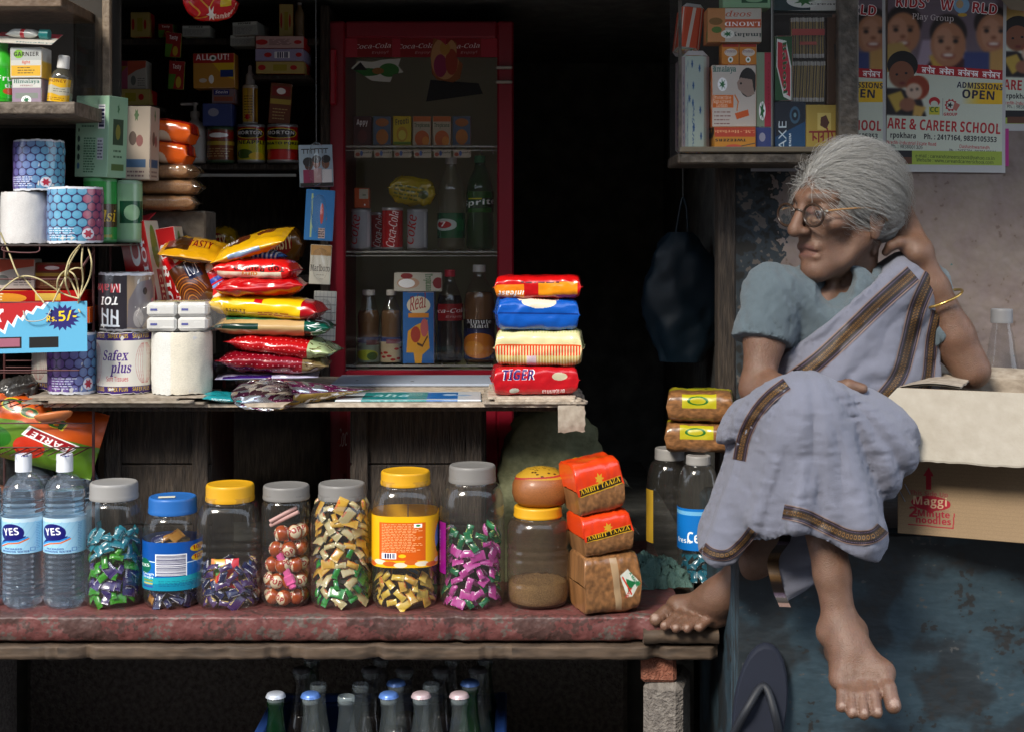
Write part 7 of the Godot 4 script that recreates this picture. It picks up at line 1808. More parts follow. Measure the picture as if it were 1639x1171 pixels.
	pk("clear_bag", "crumpled grey clear plastic bag on the rack's low tray", "bag", 30, 622, 80, 40, 0.06, -0.2, pack_mat(Color(0.3, 0.29, 0.28), func(cc): cc.scribble(20, 20, 200, 8, 26, Color(0.5, 0.5, 0.5), 4)), Vector3(0, 0, 12), 2.4, 3.0, 0.014, 181, gr)
	# big orange and green bag under the rack
	c = cv(256, 256, Color(0.8, 0.33, 0.07))
	c.poly(v2([0, 120, 90, 100, 180, 130, 256, 130, 256, 256, 0, 256]), Color(0.35, 0.5, 0.12)).ell(120, 190, 34, 40, Color(0.8, 0.2, 0.1)).ell(40, 180, 40, 40, Color(0.15, 0.42, 0.1))
	c.text("Cola", 110, 66, 70, Color(0.9, 0.8, 0.1), "sb", 12, 1.1).text("Cola", 110, 66, 62, Color(0.08, 0.35, 0.08), "sb", 12, 1.18)
	c.poly(v2([110, 110, 220, 140, 205, 180, 98, 150]), W).poly(v2([116, 116, 212, 143, 200, 174, 106, 146]), Color(0.6, 0.05, 0.1)).text("PARLE", 160, 146, 30, W, "sb", 196)
	var bg := MB.new()
	for side in [1, -1]:
		var pts := PackedVector3Array()
		for r in 21:
			for q in 25:
				var u := q / 12.0 - 1.0; var v := r / 10.0 - 1.0
				var d: float = 0.028 * pow(max(0.0, 1.0 - pow(abs(u), 3.0)), 0.7) * pow(max(0.0, 1.0 - pow(abs(v) * 1.02, 3.0)), 0.7) + 0.0005 + 0.003 * noise.get_noise_3d(u * 3, v * 3, 2.0)
				pts.append(Vector3(u * 0.115, -v * 0.062, side * d))
		bg.grid(pts, 25, 21, false, Vector3(0, 0, -9.0 * side))
	solo("snack_bag", "large orange and green snack bag standing behind the water bottles", "snack bag", bg.done(), printed(c.tex(), 0.28, 0.4), P(66, 692, -0.17), Vector3(-10, 0, -14), gr)
	var dish := MB.new()
	var pts := PackedVector3Array()
	for r in 7:
		for q in 25:
			var rr: float = [0.0, 0.02, 0.03, 0.034, 0.034, 0.028, 0.0][r]; var yy: float = [-0.012, -0.011, -0.006, 0.0, 0.003, 0.005, 0.006][r]
			pts.append(Vector3(sin(TAU * q / 24) * rr, yy, cos(TAU * q / 24) * rr * 0.7))
	dish.grid(pts, 25, 7, true, Vector3.ZERO)
	solo("orange_dish", "orange plastic dish hanging under the shelf edge beside the rack", "dish", dish.done(), mat(0.52, 0.16, 0.05, 0.4), P(85, 664, -0.06), Vector3(-10, 0, 8))
	# dry straw tied to the rack
	var st := thing("straw_tie", "pale dry straw strands tied round the rack corner", "straw", P(125, 430, -0.04))
	var so := st.position
	var paths := [[0, 372, 12, 400, 28, 440, 40, 448, 70, 485], [0, 466, 30, 444, 60, 446, 100, 470, 126, 478], [126, 478, 112, 448, 104, 440, 112, 412, 128, 392], [126, 480, 132, 450, 130, 420, 132, 394], [126, 478, 142, 446, 146, 420, 140, 396], [92, 470, 92, 448, 104, 434, 118, 440, 124, 460, 126, 478], [84, 484, 106, 440, 118, 430, 130, 430], [126, 478, 124, 492, 128, 500], [112, 474, 104, 450, 110, 424, 126, 396]]
	for p in paths:
		var pl := []
		for k in range(0, p.size(), 2): pl.append(P(p[k], p[k + 1], -0.036 + 0.012 * sin(k * 1.7 + p[0])) - so)
		part(st, "strand", MB.new().tube(curve(pl, 6), 0.0016, 5).done(), mat(0.5, 0.42, 0.22, 0.7))
	glass_case()

func glass_case():
	var dkw := matter(191, 0.3, [[0.0, 0.06, 0.045, 0.032], [0.5, 0.13, 0.1, 0.075], [1.0, 0.22, 0.175, 0.135]], 0.7, 0.2)
	var z := -0.02
	var yb := Y(164, z)
	var t := thing("glass_case", "wall hung glass case with a worn wooden shelf board", "case", Vector3(-1.0, yb, -0.12))
	var o := t.position
	var xr := X(125, z)
	part(t, "base_board", rough_bar(-1.22, xr, v2([-0.22, yb, -0.03, yb, 0.002, yb - 0.001, 0.004, yb - 0.006, 0.003, yb - 0.02, 0.0, yb - 0.024, -0.22, yb - 0.024]), 0.0009, 192, 60), dkw, -o)
	part(t, "top_board", bx(0.42, 0.02, 0.2, 0.002), matter(193, 0.3, [[0.0, 0.1, 0.06, 0.035], [1.0, 0.2, 0.13, 0.08]], 0.6, 0.1), Vector3(-1.22 + 0.21, Y(2, z), -0.12) - o)
	part(t, "front_glass", bx(X(117, z) + 1.22, Y(2, z) - yb - 0.012, 0.003, 0), clear(0.008, 0.03, Color(0.5, 0.5, 0.5)), Vector3((X(117, z) - 1.22) / 2, (Y(2, z) + yb) / 2, z + 0.0) - o)
	part(t, "side_glass", bx(0.003, Y(2, z) - yb - 0.012, 0.17, 0), clear(0.015, 0.03, Color(0.3, 0.32, 0.3)), Vector3(X(117, z) + 0.003, (Y(2, z) + yb) / 2, -0.11) - o)
	part(t, "corner_post", bx(S(13, -0.2), 0.5, 0.016, 0.002), matter(194, 0.2, [[0.0, 0.17, 0.12, 0.08], [1.0, 0.3, 0.23, 0.16]], 0.55, 0.1), Vector3(X(171, -0.2), yb + 0.2, -0.2) - o)
	part(t, "back_panel", bx(0.5, 0.5, 0.008, 0), mat(0.03, 0.025, 0.02, 0.8), Vector3(-1.0, yb + 0.22, -0.222) - o)
	var zi := -0.09
	var g := "toiletries in the wall hung glass case"
	bottle("shampoo_bottle", "bright green shampoo bottle in the glass case", "bottle", "greenbottle", 4, 40, 100, yb, zi, mat(0.03, 0.42, 0.015, 0.3), mat(0.03, 0.4, 0.015, 0.3), [0.1, 0.58], null, g)
	carton("cream_carton", "small lavender and white cream carton under the yellow and white one", "carton", "lavender", 49, 48, 42, yb, zi, 0.04, Vector3(0, -3, 0), g)
	carton("cream_carton", "white and yellow cream carton on the lavender one", "carton", "garnier", 49, 52, 50, yb + S(42, zi), zi, 0.045, Vector3(0, -4, 0), g)
	var b := thing("sanitiser_bottle", "small flat clear bottle with a yellow label and white cap", "bottle", Vector3(X(94, zi), yb + 0.0005, zi), g, Vector3(0, -4, -6))
	part(b, "bottle_body", MB.new().lathe(v2([0.0, 0.0, 0.018, 0.001, 0.02, 0.006, 0.0195, 0.05, 0.014, 0.062, 0.008, 0.068, 0.008, 0.072]), 24, 3.0).done(), clear(0.15, 0.06, Color(0.6, 0.58, 0.5)))
	part(b, "label", arc(0.0206, 0.006, 0.048, -70, 70, 3.0, 16, cell("smallbottle")), sheet_gloss)
	part(b, "cap", turned(v2([0.0105, 0.068, 0.011, 0.07, 0.0105, 0.09, 0.009, 0.092, 0.0, 0.092]), 20), mat(0.68, 0.67, 0.65, 0.4))
	var k := thing("tube_card", "white and red blister card with a small tube lying on the cartons", "tube", Vector3(X(44, zi), yb + S(93, zi) + 0.016, zi + 0.01), g, Vector3(-62, 0, -7))
	part(k, "card", bx(S(104, zi), S(46, zi), 0.001, 0, {"front": cell("cardtube")}), sheet_mat)
	part(k, "tube", MB.new().wrapper(Vector3(0.06, 0.016, 0.02), 2.2, 4.0, 0.0, 3, 0.05, 18, 14, cell("tube")).done(), sheet_gloss, Vector3(-0.004, 0.002, 0.009), Vector3(90, 0, 0))
	part(k, "tube_cap", MB.new().tube([Vector3(0.028, 0.002, 0.009), Vector3(0.045, 0.002, 0.009)], 0.009, 14).done(), mat(0.01, 0.22, 0.22, 0.35))

# ---------------------------------------------------------------- right: hung cabinet, posters, carton
func cabinet():
	var z := -0.16
	var wood := matter(201, 0.3, [[0.0, 0.03, 0.024, 0.018], [0.5, 0.07, 0.056, 0.042], [1.0, 0.14, 0.115, 0.09]], 0.55, 0.15)
	var yf := Y(244, z)
	var x0 := X(1086, z); var x1 := X(1372, z)
	var t := thing("wall_cabinet", "dark wooden glass fronted cabinet hung on the plaster wall", "cabinet", Vector3((x0 + x1) / 2, yf, -0.25))
	var o := t.position
	var hh := 0.42
	part(t, "floor_board", bx(x1 - x0, 0.02, 0.185, 0.003), wood, Vector3((x0 + x1) / 2, yf - 0.011, -0.2545) - o)
	part(t, "front_rail", bx(x1 - x0 - 0.04, 0.011, 0.008, 0.002), mat(0.14, 0.115, 0.08, 0.4), Vector3((x0 + x1) / 2 - 0.018, yf + 0.0052, z + 0.0) - o)
	part(t, "corner_post", bx(S(32, z), hh + 0.02, 0.03, 0.003), wood, Vector3(X(1356, z), yf + hh / 2 - 0.012, z + 0.002) - o)
	part(t, "corner_post", bx(0.006, hh, 0.006, 0.001), wood, Vector3(x0 + 0.003, yf + hh / 2, z) - o)
	part(t, "divider", bx(0.004, hh, 0.005, 0.001), mat(0.12, 0.12, 0.11, 0.3, 0.3), Vector3(X(1236, z), yf + hh / 2 + 0.011, z + 0.0015) - o)
	part(t, "front_glass", bx(X(1235, z) - x0 - 0.008, hh, 0.003, 0), clear(0.008, 0.03, Color(0.4, 0.42, 0.42)), Vector3((X(1235, z) + x0) / 2 + 0.002, yf + hh / 2 + 0.011, z) - o)
	part(t, "front_glass", bx(X(1340, z) - X(1237, z) - 0.001, hh, 0.003, 0), clear(0.012, 0.03, Color(0.4, 0.42, 0.45)), Vector3((X(1340, z) + X(1237, z)) / 2, yf + hh / 2 + 0.011, z - 0.001) - o)
	part(t, "side_glass", bx(0.003, hh, 0.17, 0), clear(0.01, 0.03, Color(0.4, 0.42, 0.42)), Vector3(x0 + 0.002, yf + hh / 2, -0.25) - o)
	part(t, "back_panel", bx(x1 - x0 - 0.01, hh, 0.005, 0), mat(0.03, 0.028, 0.026, 0.8), Vector3((x0 + x1) / 2, yf + hh / 2, -0.344) - o)
	part(t, "top_board", bx(x1 - x0, 0.02, 0.185, 0.003), wood, Vector3((x0 + x1) / 2, yf + hh + 0.01, -0.2545) - o)
	var g := "toiletries in the hung cabinet"
	var zi := -0.2
	var S1 := func(n: float) -> float: return S(n, zi)
	var fy := yf + 0.0005
	# soft pads
	put("pads", Color(0.66, 0.72, 0.68), func(c):
		for q in [[30, 12], [92, 18], [40, 42], [36, 66], [98, 76], [44, 100], [104, 112], [8, 60]]:
			for a in 4: c.line([Vector2(q[0] - 8 * cos(a * 0.785), q[1] - 5 * sin(a * 0.785)), Vector2(q[0] + 8 * cos(a * 0.785), q[1] + 5 * sin(a * 0.785))], 2.5, Color(0.1, 0.3, 0.5))
		c.text("carefree", 40, 98, 26, Color(0.05, 0.2, 0.45), "f", -84, 0.6, 0.2))
	put("padside", Color(0.55, 0.5, 0.5), func(c): c.text("Carefree", 54, 84, 40, Color(0.08, 0.1, 0.35), "sb", -86, 0.7); c.line(v2([20, 10, 40, 60, 20, 120]), 4, Color(0.45, 0.35, 0.4)))
	put("orangepack", Color(0.78, 0.26, 0.03), func(c): c.poly(v2([60, 0, 90, 0, 66, 128, 36, 128]), Color(0.8, 0.76, 0.7)))
	refresh_sheet()
	solo("pad_packet", "white soft packet with blue stars at the cabinet's end", "packet", MB.new().box(Vector3(S1.call(44), S1.call(164), 0.13), 0.012, Vector3(0, S1.call(82), 0), Basis(), {"front": cell("pads"), "side": cell("padside")}).done(), sheet_mat, Vector3(X(1113, zi), fy, -0.25), Vector3(0, 0, 0), g)
	solo("orange_packet", "orange packet with a white stripe standing on the starred packet", "packet", MB.new().box(Vector3(S1.call(36), S1.call(78), 0.1), 0.008, Vector3(0, S1.call(39), 0), Basis(), {"front": cell("orangepack"), "side": cell("orangepack")}).done(), sheet_mat, Vector3(X(1103, zi), fy + S1.call(164.5), -0.26), Vector3(0, 0, -7), g)
	var y := fy
	carton("tweezer_box", "orange and yellow carton with upside-down lettering on the cabinet floor", "carton", "tweezers", 1172, 66, 40, y, zi, 0.07, Vector3.ZERO, g)
	y += S1.call(40)
	carton("lotion_box", "white lotion carton with an orange panel and a woman's portrait", "carton", "sunscreen", 1172, 70, 99, y, zi, 0.05, Vector3.ZERO, g)
	y += S1.call(99)
	for k in 2: carton("soap_box", ["small orange carton under the almond soap, beside its twin's plain side", "small orange carton under the almond soap, next to the green and pink carton"][k], "carton", "smallorange", 1167 + 28 * k, 27.5, 35, y, zi, 0.04, Vector3.ZERO, g)
	y += S1.call(35)
	carton("soap_box", "white and orange almond soap carton with upside-down lettering", "carton", "almond", 1172, 86, 55, y, zi, 0.06, Vector3.ZERO, g)
	y += S1.call(55)
	carton("soap_box", "dark green carton on the almond soap, cut by the picture's top", "carton", "palegreen", 1192, 76, 26, y, zi, 0.05, Vector3.ZERO, g)
	carton("cream_box", "upright green and pink carton beside the portrait carton", "carton", "greenpink", 1221, 27, 120, fy + S1.call(40), zi, 0.04, Vector3.ZERO, g)
	carton("cream_box", "dull teal carton lying under the green and pink carton", "carton", "bluetub", 1220, 28, 40, fy, zi, 0.05, Vector3.ZERO, g)
	carton("aftershave_box", "dark blue carton with pale standing letters", "carton", "axe", 1261, 49, 81, fy, zi, 0.05, Vector3.ZERO, g)
	carton("bindi_box", "mustard yellow carton with dark red script", "carton", "sahiba", 1315, 58, 76, fy, zi, 0.05, Vector3.ZERO, g)
	carton("toothpaste_box", "upright red and green toothpaste carton", "carton", "babool", 1252, 28, 104, fy + S1.call(82), zi, 0.04, Vector3.ZERO, g)
	carton("brush_card", "brown card with a black brush beside the cotton buds", "card", "comb", 1336, 27, 140, fy + S1.call(77), zi, 0.02, Vector3.ZERO, g)
	# cotton buds: sticks one by one in a clear pack
	var m_stick := mat(0.42, 0.3, 0.09, 0.6); var m_tip := mat(0.6, 0.58, 0.55, 0.8)
	for k in 2:
		var base: float = fy + S1.call(82 + 70 * k)
		var bt := thing("cotton_buds", ["open bundle of cotton buds below the red printed pack", "clear pack of cotton buds with red print"][k], "cotton buds", Vector3(X(1292, zi), base, zi), g)
		var w: float = S1.call(54)
		var h: float = S1.call(66)
		for q in 15:
			var x := lerpf(-w / 2 + 0.003, w / 2 - 0.003, q / 14.0)
			var s := part(bt, "bud", MB.new().tube([Vector3(0, 0.004, 0), Vector3(0.003 - 0.003 * k, h - 0.004, 0)], 0.0013, 5).done(), m_stick, Vector3(x, 0, 0.003 * (q % 3)))
			part(s, "tip", MB.new().tube([Vector3(0, 0.0005, 0), Vector3(0, 0.008, 0)], 0.0021, 6).done(), m_tip)
			part(s, "tip", MB.new().tube([Vector3(0.003 - 0.003 * k, h - 0.009, 0), Vector3(0.003 - 0.003 * k, h - 0.0015, 0)], 0.0021, 6).done(), m_tip)
		part(bt, "film", bx(w + 0.004, h, 0.016, 0.003), clear(0.08, 0.08, Color(0.7, 0.68, 0.66)), Vector3(0, h / 2, 0.003))
		if k == 1:
			part(bt, "print", bx(w - 0.002, 0.012, 0.0006, 0), mat(0.42, 0.06, 0.05, 0.5), Vector3(0, h * 0.62, 0.0116))
			part(bt, "print", bx(w * 0.5, 0.006, 0.0006, 0), mat(0.42, 0.08, 0.06, 0.5), Vector3(0, h * 0.35, 0.0116))
	solo("cabinet_ledge", "thin glass ledge in the cabinet under the dental cream carton", "ledge", bx(S1.call(108), 0.004, 0.1, 0), clear(0.2, 0.05, Color(0.4, 0.42, 0.42)), Vector3(X(1288, zi), fy + S1.call(222), -0.24), Vector3.ZERO)
	carton("dental_box", "teal and white dental cream carton lying on the glass ledge", "carton", "dental", 1288, 104, 30, fy + S1.call(224.5), zi, 0.05, Vector3.ZERO, g)

func refresh_sheet():
	var tx := sheet_cv.tex()
	sheet_mat.albedo_texture = tx
	sheet_gloss.albedo_texture = tx

func posters():
	var W := Color.WHITE; var B := Color(0.06, 0.05, 0.08); var R := Color(0.68, 0.06, 0.1)
	var c := cv(512, 760, Color(0.78, 0.8, 0.74))
	c.rect(0, 0, 512, 330, Color(0.42, 0.36, 0.4)).poly(v2([150, 190, 330, 190, 360, 330, 120, 330]), Color(0.62, 0.55, 0.62))
	var face := func(x: float, y: float, rx: float, ry: float, lean: float):
		c.ell(x, y - ry * 0.36, rx * 0.9, ry * 0.78, Color(0.12, 0.08, 0.07))
		c.ell(x + lean, y + ry * 0.12, rx * 0.86, ry * 0.94, Color(0.66, 0.45, 0.32)).ell(x + lean * 2.0 - rx * 0.2, y + ry * 0.1, rx * 0.5, ry * 0.7, Color(0.72, 0.52, 0.4))
		for s in [-1, 1]: c.ell(x + lean + s * rx * 0.36, y - ry * 0.02, rx * 0.12, ry * 0.08, Color(0.06, 0.04, 0.03)); c.line([Vector2(x + lean + s * rx * 0.52, y - ry * 0.17), Vector2(x + lean + s * rx * 0.22, y - ry * 0.19)], 4, Color(0.12, 0.07, 0.05))
		c.ell(x + lean, y + ry * 0.28, rx * 0.14, ry * 0.08, Color(0.5, 0.3, 0.2))
		c.ell(x + lean, y + ry * 0.58, rx * 0.34, ry * 0.13, Color(0.5, 0.22, 0.18)).ell(x + lean, y + ry * 0.56, rx * 0.27, ry * 0.07, Color(0.88, 0.85, 0.8))
	face.call(70, 150, 86, 96, -4.0)
	face.call(452, 150, 88, 96, 6.0)
	c.poly(v2([150, 330, 200, 260, 320, 260, 380, 330]), Color(0.24, 0.08, 0.08)).poly(v2([180, 260, 225, 240, 250, 330, 200, 320]), Color(0.75, 0.6, 0.25)).rect(330, 240, 130, 90, Color(0.2, 0.24, 0.45)).poly(v2([440, 240, 512, 220, 512, 330, 440, 330]), Color(0.72, 0.55, 0.3))
	face.call(262, 196, 88, 104, 0.0)
	c.poly(v2([0, 210, 60, 200, 100, 240, 110, 330, 0, 330]), Color(0.68, 0.56, 0.3))
	c.blur(0, 0, 512, 330, 5)
	# heading
	for k in 2:
		var col: Color = [W, R][k]
		for off in ([[-3, 0], [3, 0], [0, -3], [0, 3]] if k == 0 else [[0, 0]]):
			c.text("KiDS'", 106 + off[0], 34 + off[1], 62, col, "sb", 3, 1.0)
			c.text("W", 256 + off[0], 44 + off[1], 62, col, "sb", 4, 1.0)
			c.text("RLD", 418 + off[0], 56 + off[1], 62, col, "sb", 5, 1.0)
	c.ell(318, 38, 34, 36, Color(0.5, 0.66, 0.8)).ell(310, 34, 16, 18, Color(0.72, 0.6, 0.45)).ell(322, 80, 20, 8, Color(0.75, 0.6, 0.2))
	c.text("Play Group", 196, 96, 34, Color(0.85, 0.8, 0.8), "f", 3)
	# band of script
	c.poly(v2([130, 296, 512, 318, 512, 360, 126, 334]), R)
	var words := [[150, 56, 3], [226, 60, 4], [306, 86, 5], [412, 76, 4]]
	for w in words:
		var x0: float = w[0]; var yy: float = 308.0 + (x0 - 130) * 0.062
		c.line([Vector2(x0, yy), Vector2(x0 + w[1], yy + w[1] * 0.062)], 4, W)
		for k in w[2]:
			var x: float = x0 + 8 + k * w[1] / float(w[2])
			var y := yy + (x - x0) * 0.062
			c.line([Vector2(x + 6, y), Vector2(x + 6, y + 22)], 4, W)
			c.line([Vector2(x - 5, y + 7), Vector2(x + 6, y + 12 + 3 * (k % 2))], 4, W)
			if k % 2 == 0: c.ell(x - 2, y + 15, 6, 5, W); c.ell(x - 2, y + 15, 3, 2, R)
			if k == 1: c.line([Vector2(x + 4, y - 9), Vector2(x + 12, y - 1)], 4, W)
	# child with a doll
	c.ell(66, 300, 66, 62, Color(0.06, 0.04, 0.04)).ell(62, 340, 54, 58, Color(0.5, 0.3, 0.2)).ell(42, 340, 6, 5, B).ell(82, 334, 6, 5, B).ell(66, 378, 14, 6, Color(0.4, 0.14, 0.12))
	c.poly(v2([0, 400, 60, 400, 150, 450, 170, 520, 0, 514]), Color(0.1, 0.07, 0.08)).poly(v2([0, 430, 60, 410, 90, 470, 40, 505]), Color(0.72, 0.6, 0.25))
	c.ell(132, 396, 50, 52, Color(0.55, 0.2, 0.08)).ell(116, 412, 36, 36, Color(0.78, 0.66, 0.58)).ell(106, 406, 5, 5, B).ell(130, 402, 5, 5, B)
	c.ell(90, 470, 36, 30, Color(0.55, 0.36, 0.26)).poly(v2([120, 470, 170, 480, 150, 520, 110, 516]), Color(0.75, 0.6, 0.3))
	c.blur(0, 345, 180, 174, 4)
	# admissions
	for x in 190: c.rect(322 + x, 372, 1, 92, Color(0.78, 0.8, 0.74).lerp(Color(0.88, 0.7, 0.08), min(1.0, x / 90.0)))
	c.text("ADMISSIONS", 402, 390, 34, Color(0.06, 0.06, 0.22), "sb", 3, 0.95)
	c.text("OPEN", 396, 428, 52, Color(0.06, 0.06, 0.22), "sb", 3, 1.05)
	c.ell(205, 456, 24, 20, R).ell(205, 466, 16, 14, Color(0.78, 0.8, 0.74)).rect(182, 478, 46, 34, Color(0.75, 0.72, 0.2)).text("CC", 205, 494, 30, Color(0.1, 0.35, 0.12), "sb").rect(240, 440, 2, 76, Color(0.5, 0.5, 0.5))
	c.star(276, 470, 28, 22, 10, R).ell(276, 470, 18, 18, Color(0.8, 0.8, 0.76)).star(272, 470, 15, 6, 5, B).poly(v2([292, 456, 316, 468, 300, 496, 284, 486]), Color(0.7, 0.4, 0.35)).text("GROUP", 276, 512, 18, R)
	# name and numbers
	c.text("ARE & CAREER SCHOOL", 248, 566, 62, R, "sb", 2.4, 0.72)
	c.text("rpokhara     Ph. : 2417164, 9839105353", 246, 612, 32, B, "sb", 2.0, 0.8)
	c.text("Ncedih-Industrial Estate Road", 108, 638, 19, R, "s", 2.0, 0.85).text("Dashashwamedh", 380, 652, 19, R, "s", 2.0, 0.9)
	c.text("Ph. : 9838001305", 88, 654, 20, B, "s", 2, 0.9).text("Ph. : 2455701, 9839140506", 372, 672, 20, B, "s", 2, 0.85)
	c.rect(0, 668, 512, 60, Color(0.6, 0.68, 0.25)).rect(0, 668, 110, 32, B).rect(20, 696, 90, 30, Color(0.35, 0.2, 0.12))
	c.text("e-mail : careandcareerschool@yahoo.co.in", 296, 696, 20, Color(0.15, 0.2, 0.08), "s", 1.5, 0.9).text("Website : www.careandcareerschool.com", 296, 714, 20, Color(0.15, 0.2, 0.08), "s", 1.5, 0.9)
	c.rect(0, 728, 512, 32, Color(0.7, 0.7, 0.7)).rect(498, 0, 14, 760, Color(0.72, 0.72, 0.72))
	c.grain(0.03, 5)
	var m := printed(c.tex(), 0.6)
	var z := -0.35
	var poster := func(label: String, x0: float, x1: float, y0: float, y1: float, turn: float, uv: Rect2, lift: float, seed_: int):
		var cols := 16; var rows := 20
		var pts := PackedVector3Array()
		for r in rows + 1:
			for q in cols + 1:
				var u := float(q) / cols; var v := float(r) / rows
				var bulge := 0.0012 + lift + 0.0016 * absf(noise.get_noise_2d(u * 3 + seed_, v * 4)) + (0.003 * pow(v, 8.0) if seed_ == 1 else 0.0)
				pts.append(Vector3((u - 0.5) * S(x1 - x0, z), (0.5 - v) * S(y1 - y0, z), bulge))
		solo("wall_poster", label, "poster", MB.new().grid(pts, cols + 1, rows + 1, false, Vector3(0, 0, -9), uv).done(), m, P((x0 + x1) / 2, (y0 + y1) / 2, z) , Vector3(0, 0, turn), "school posters on the wall")
	poster.call("school poster with smiling children, whole, beside the cabinet", 1420, 1610, -6, 276, -0.6, Rect2(0, 0, 1, 1), 0.0, 1)
	poster.call("school poster partly hidden behind the cabinet post", 1232, 1418, -2, 270, 0.3, Rect2(0, 0, 1, 1), -0.0006, 2)
	poster.call("school poster at the wall's far end overlapped by the whole one", 1606, 1796, -58, 210, -0.4, Rect2(0, 0, 1, 1), -0.0009, 3)
	solo("paper_strip", "magenta paper strip pasted beside the whole school poster", "paper", bx(S(10, z), S(60, z), 0.0006, 0), mat(0.4, 0.02, 0.2, 0.6), P(1610, 236, z) + Vector3(0, 0, 0.0006))
	solo("paper_strip", "torn white paper strip pasted on the wall below the cabinet", "paper", bx(S(76, z), S(9, z), 0.0006, 0), mat(0.42, 0.42, 0.46, 0.6), P(1240, 270, z) + Vector3(0, 0, 0.0006))
	var torn := MB.new()
	torn.grid(PackedVector3Array([Vector3(-0.03, 0.02, 0.0), Vector3(0.04, 0.02, 0.004), Vector3(-0.014, -0.004, 0.012), Vector3(0.04, -0.012, 0.02)]), 2, 2)
	solo("torn_paper", "torn brown paper corner curling off the wall above the last poster", "paper", torn.done(), mat(0.25, 0.19, 0.13, 0.8), P(1624, 14, z) + Vector3(0, 0, 0.004))

func noodle_carton():
	var c := cv(512, 300, Color(0.58, 0.49, 0.38))
	c.grain(0.05, 12)
	for k in 40: c.rect(0, k * 8, 512, 1, Color(0.55, 0.465, 0.36))
	var K1 := Color(0.62, 0.1, 0.18)
	c.poly(v2([48, 178, 58, 160, 68, 178, 63, 178, 63, 206, 53, 206, 53, 178]), K1)
	c.text("This Side Up", 60, 215, 13, Color(0.62, 0.2, 0.25), "s")
	c.ell(62, 234, 37, 15, K1).poly(v2([48, 244, 76, 244, 60, 256]), K1).text("Maggi", 62, 232, 23, Color(0.8, 0.7, 0.56), "sb")
	c.text("2", 30, 258, 30, K1, "sb", 0, 1.1).text("-Minute", 66, 258, 18, K1, "sb", 0, 1.0).text("noodles", 68, 272, 18, K1, "sb", 0, 1.0)
	c.line(v2([20, 281, 104, 282, 106, 252]), 2, K1)
	var m := printed(c.tex(), 0.85)
	var inner := cardboard(211, 1.0)
	var pale := matter(212, 0.3, [[0.0, 0.27, 0.235, 0.185], [1.0, 0.36, 0.325, 0.27]], 0.8, 0.12)
	var z := 0.115
	var w := 0.44; var h := Y(620, z) - SEAT_Y - 0.002; var d := 0.24
	var t := thing("noodle_carton", "open cardboard noodle carton with a drooping front flap on the platform", "carton", Vector3(X(1437, z), SEAT_Y + 0.002, z), "", Vector3(0, -24, 0))
	part(t, "front_panel", bx(w, h, 0.004, 0.001), m, Vector3(w / 2, h / 2, -0.002))
	part(t, "back_panel", bx(w, h, 0.004, 0.001), inner, Vector3(w / 2, h / 2, -d))
	part(t, "side_panel", bx(0.004, h, d - 0.006, 0.001), inner, Vector3(0.002, h / 2, -d / 2 - 0.001))
	part(t, "side_panel", bx(0.004, h, d - 0.006, 0.001), inner, Vector3(w - 0.002, h / 2, -d / 2 - 0.001))
	part(t, "bottom_panel", bx(w - 0.01, 0.004, d - 0.01, 0.001), inner, Vector3(w / 2, 0.002, -d / 2))
	# flaps: bent, torn at the edge
	var flap := func(called: String, a: Vector3, b: Vector3, out: Vector3, spread: float, mm: Material, seed_: int, th := 0.003):
		var cols := 60; var rows := 8
		var mb := MB.new()
		for side in [0, 1]:
			var pts := PackedVector3Array()
			for r in rows + 1:
				for q in cols + 1:
					var u := float(q) / cols; var v := float(r) / rows
					var p := a.lerp(b, u) + out * v + (b - a).normalized() * spread * v * (u * 2.0 - 1.0)
					p.y += 0.006 * sin(v * PI) + 0.0008 * sin(u * 23.0 + seed_) * v + (0.003 * noise.get_noise_1d(u * 60.0 + seed_) if r == rows else 0.0)
					pts.append(p + Vector3(0, -th * side, 0))
			mb.grid(pts, cols + 1, rows + 1, false, Vector3(a.x, 9.0 if side else -9.0, 0))
		var rim := PackedVector3Array()
		for side in [0, 1]:
			for q in cols + 1: rim.append(mb.v[side * (cols + 1) * (rows + 1) + rows * (cols + 1) + q])
		mb.grid(rim, cols + 1, 2, false, a - out)
		part(t, called, mb.done(), mm)
	flap.call("front_flap", Vector3(0.0, h, 0.0), Vector3(w, h, 0.0), Vector3(-0.03, -0.106, 0.08), 0.045, pale, 1)
	flap.call("back_flap", Vector3(0.0, h, -d), Vector3(w, h, -d), Vector3(0.0, 0.012, -0.08), 0.0, inner, 2)
	flap.call("side_flap", Vector3(0.0, h, -d + 0.01), Vector3(0.0, h, -0.01), Vector3(0.1, 0.004, 0.0), 0.0, inner, 3)
	for q in [[0.014, 0.2], [0.016, 0.135], [0.016, 0.075], [0.008, 0.062]]: part(t, "staple", MB.new().tube([Vector3(q[0] - 0.004, q[1] + 0.009, 0.0012), Vector3(q[0] + 0.005, q[1] - 0.008, 0.0012)], 0.0009, 5).done(), mat(0.3, 0.32, 0.36, 0.35, 0.8))
	bottle("clear_bottle", "clear grey capped bottle on the platform behind the noodle carton", "bottle", "", 1604, 60, 300, SEAT_Y, -0.22, clear(0.16, 0.06, Color(0.3, 0.3, 0.32)), mat(0.2, 0.2, 0.21, 0.45), [0.3, 0.5], null, "", 0.5)

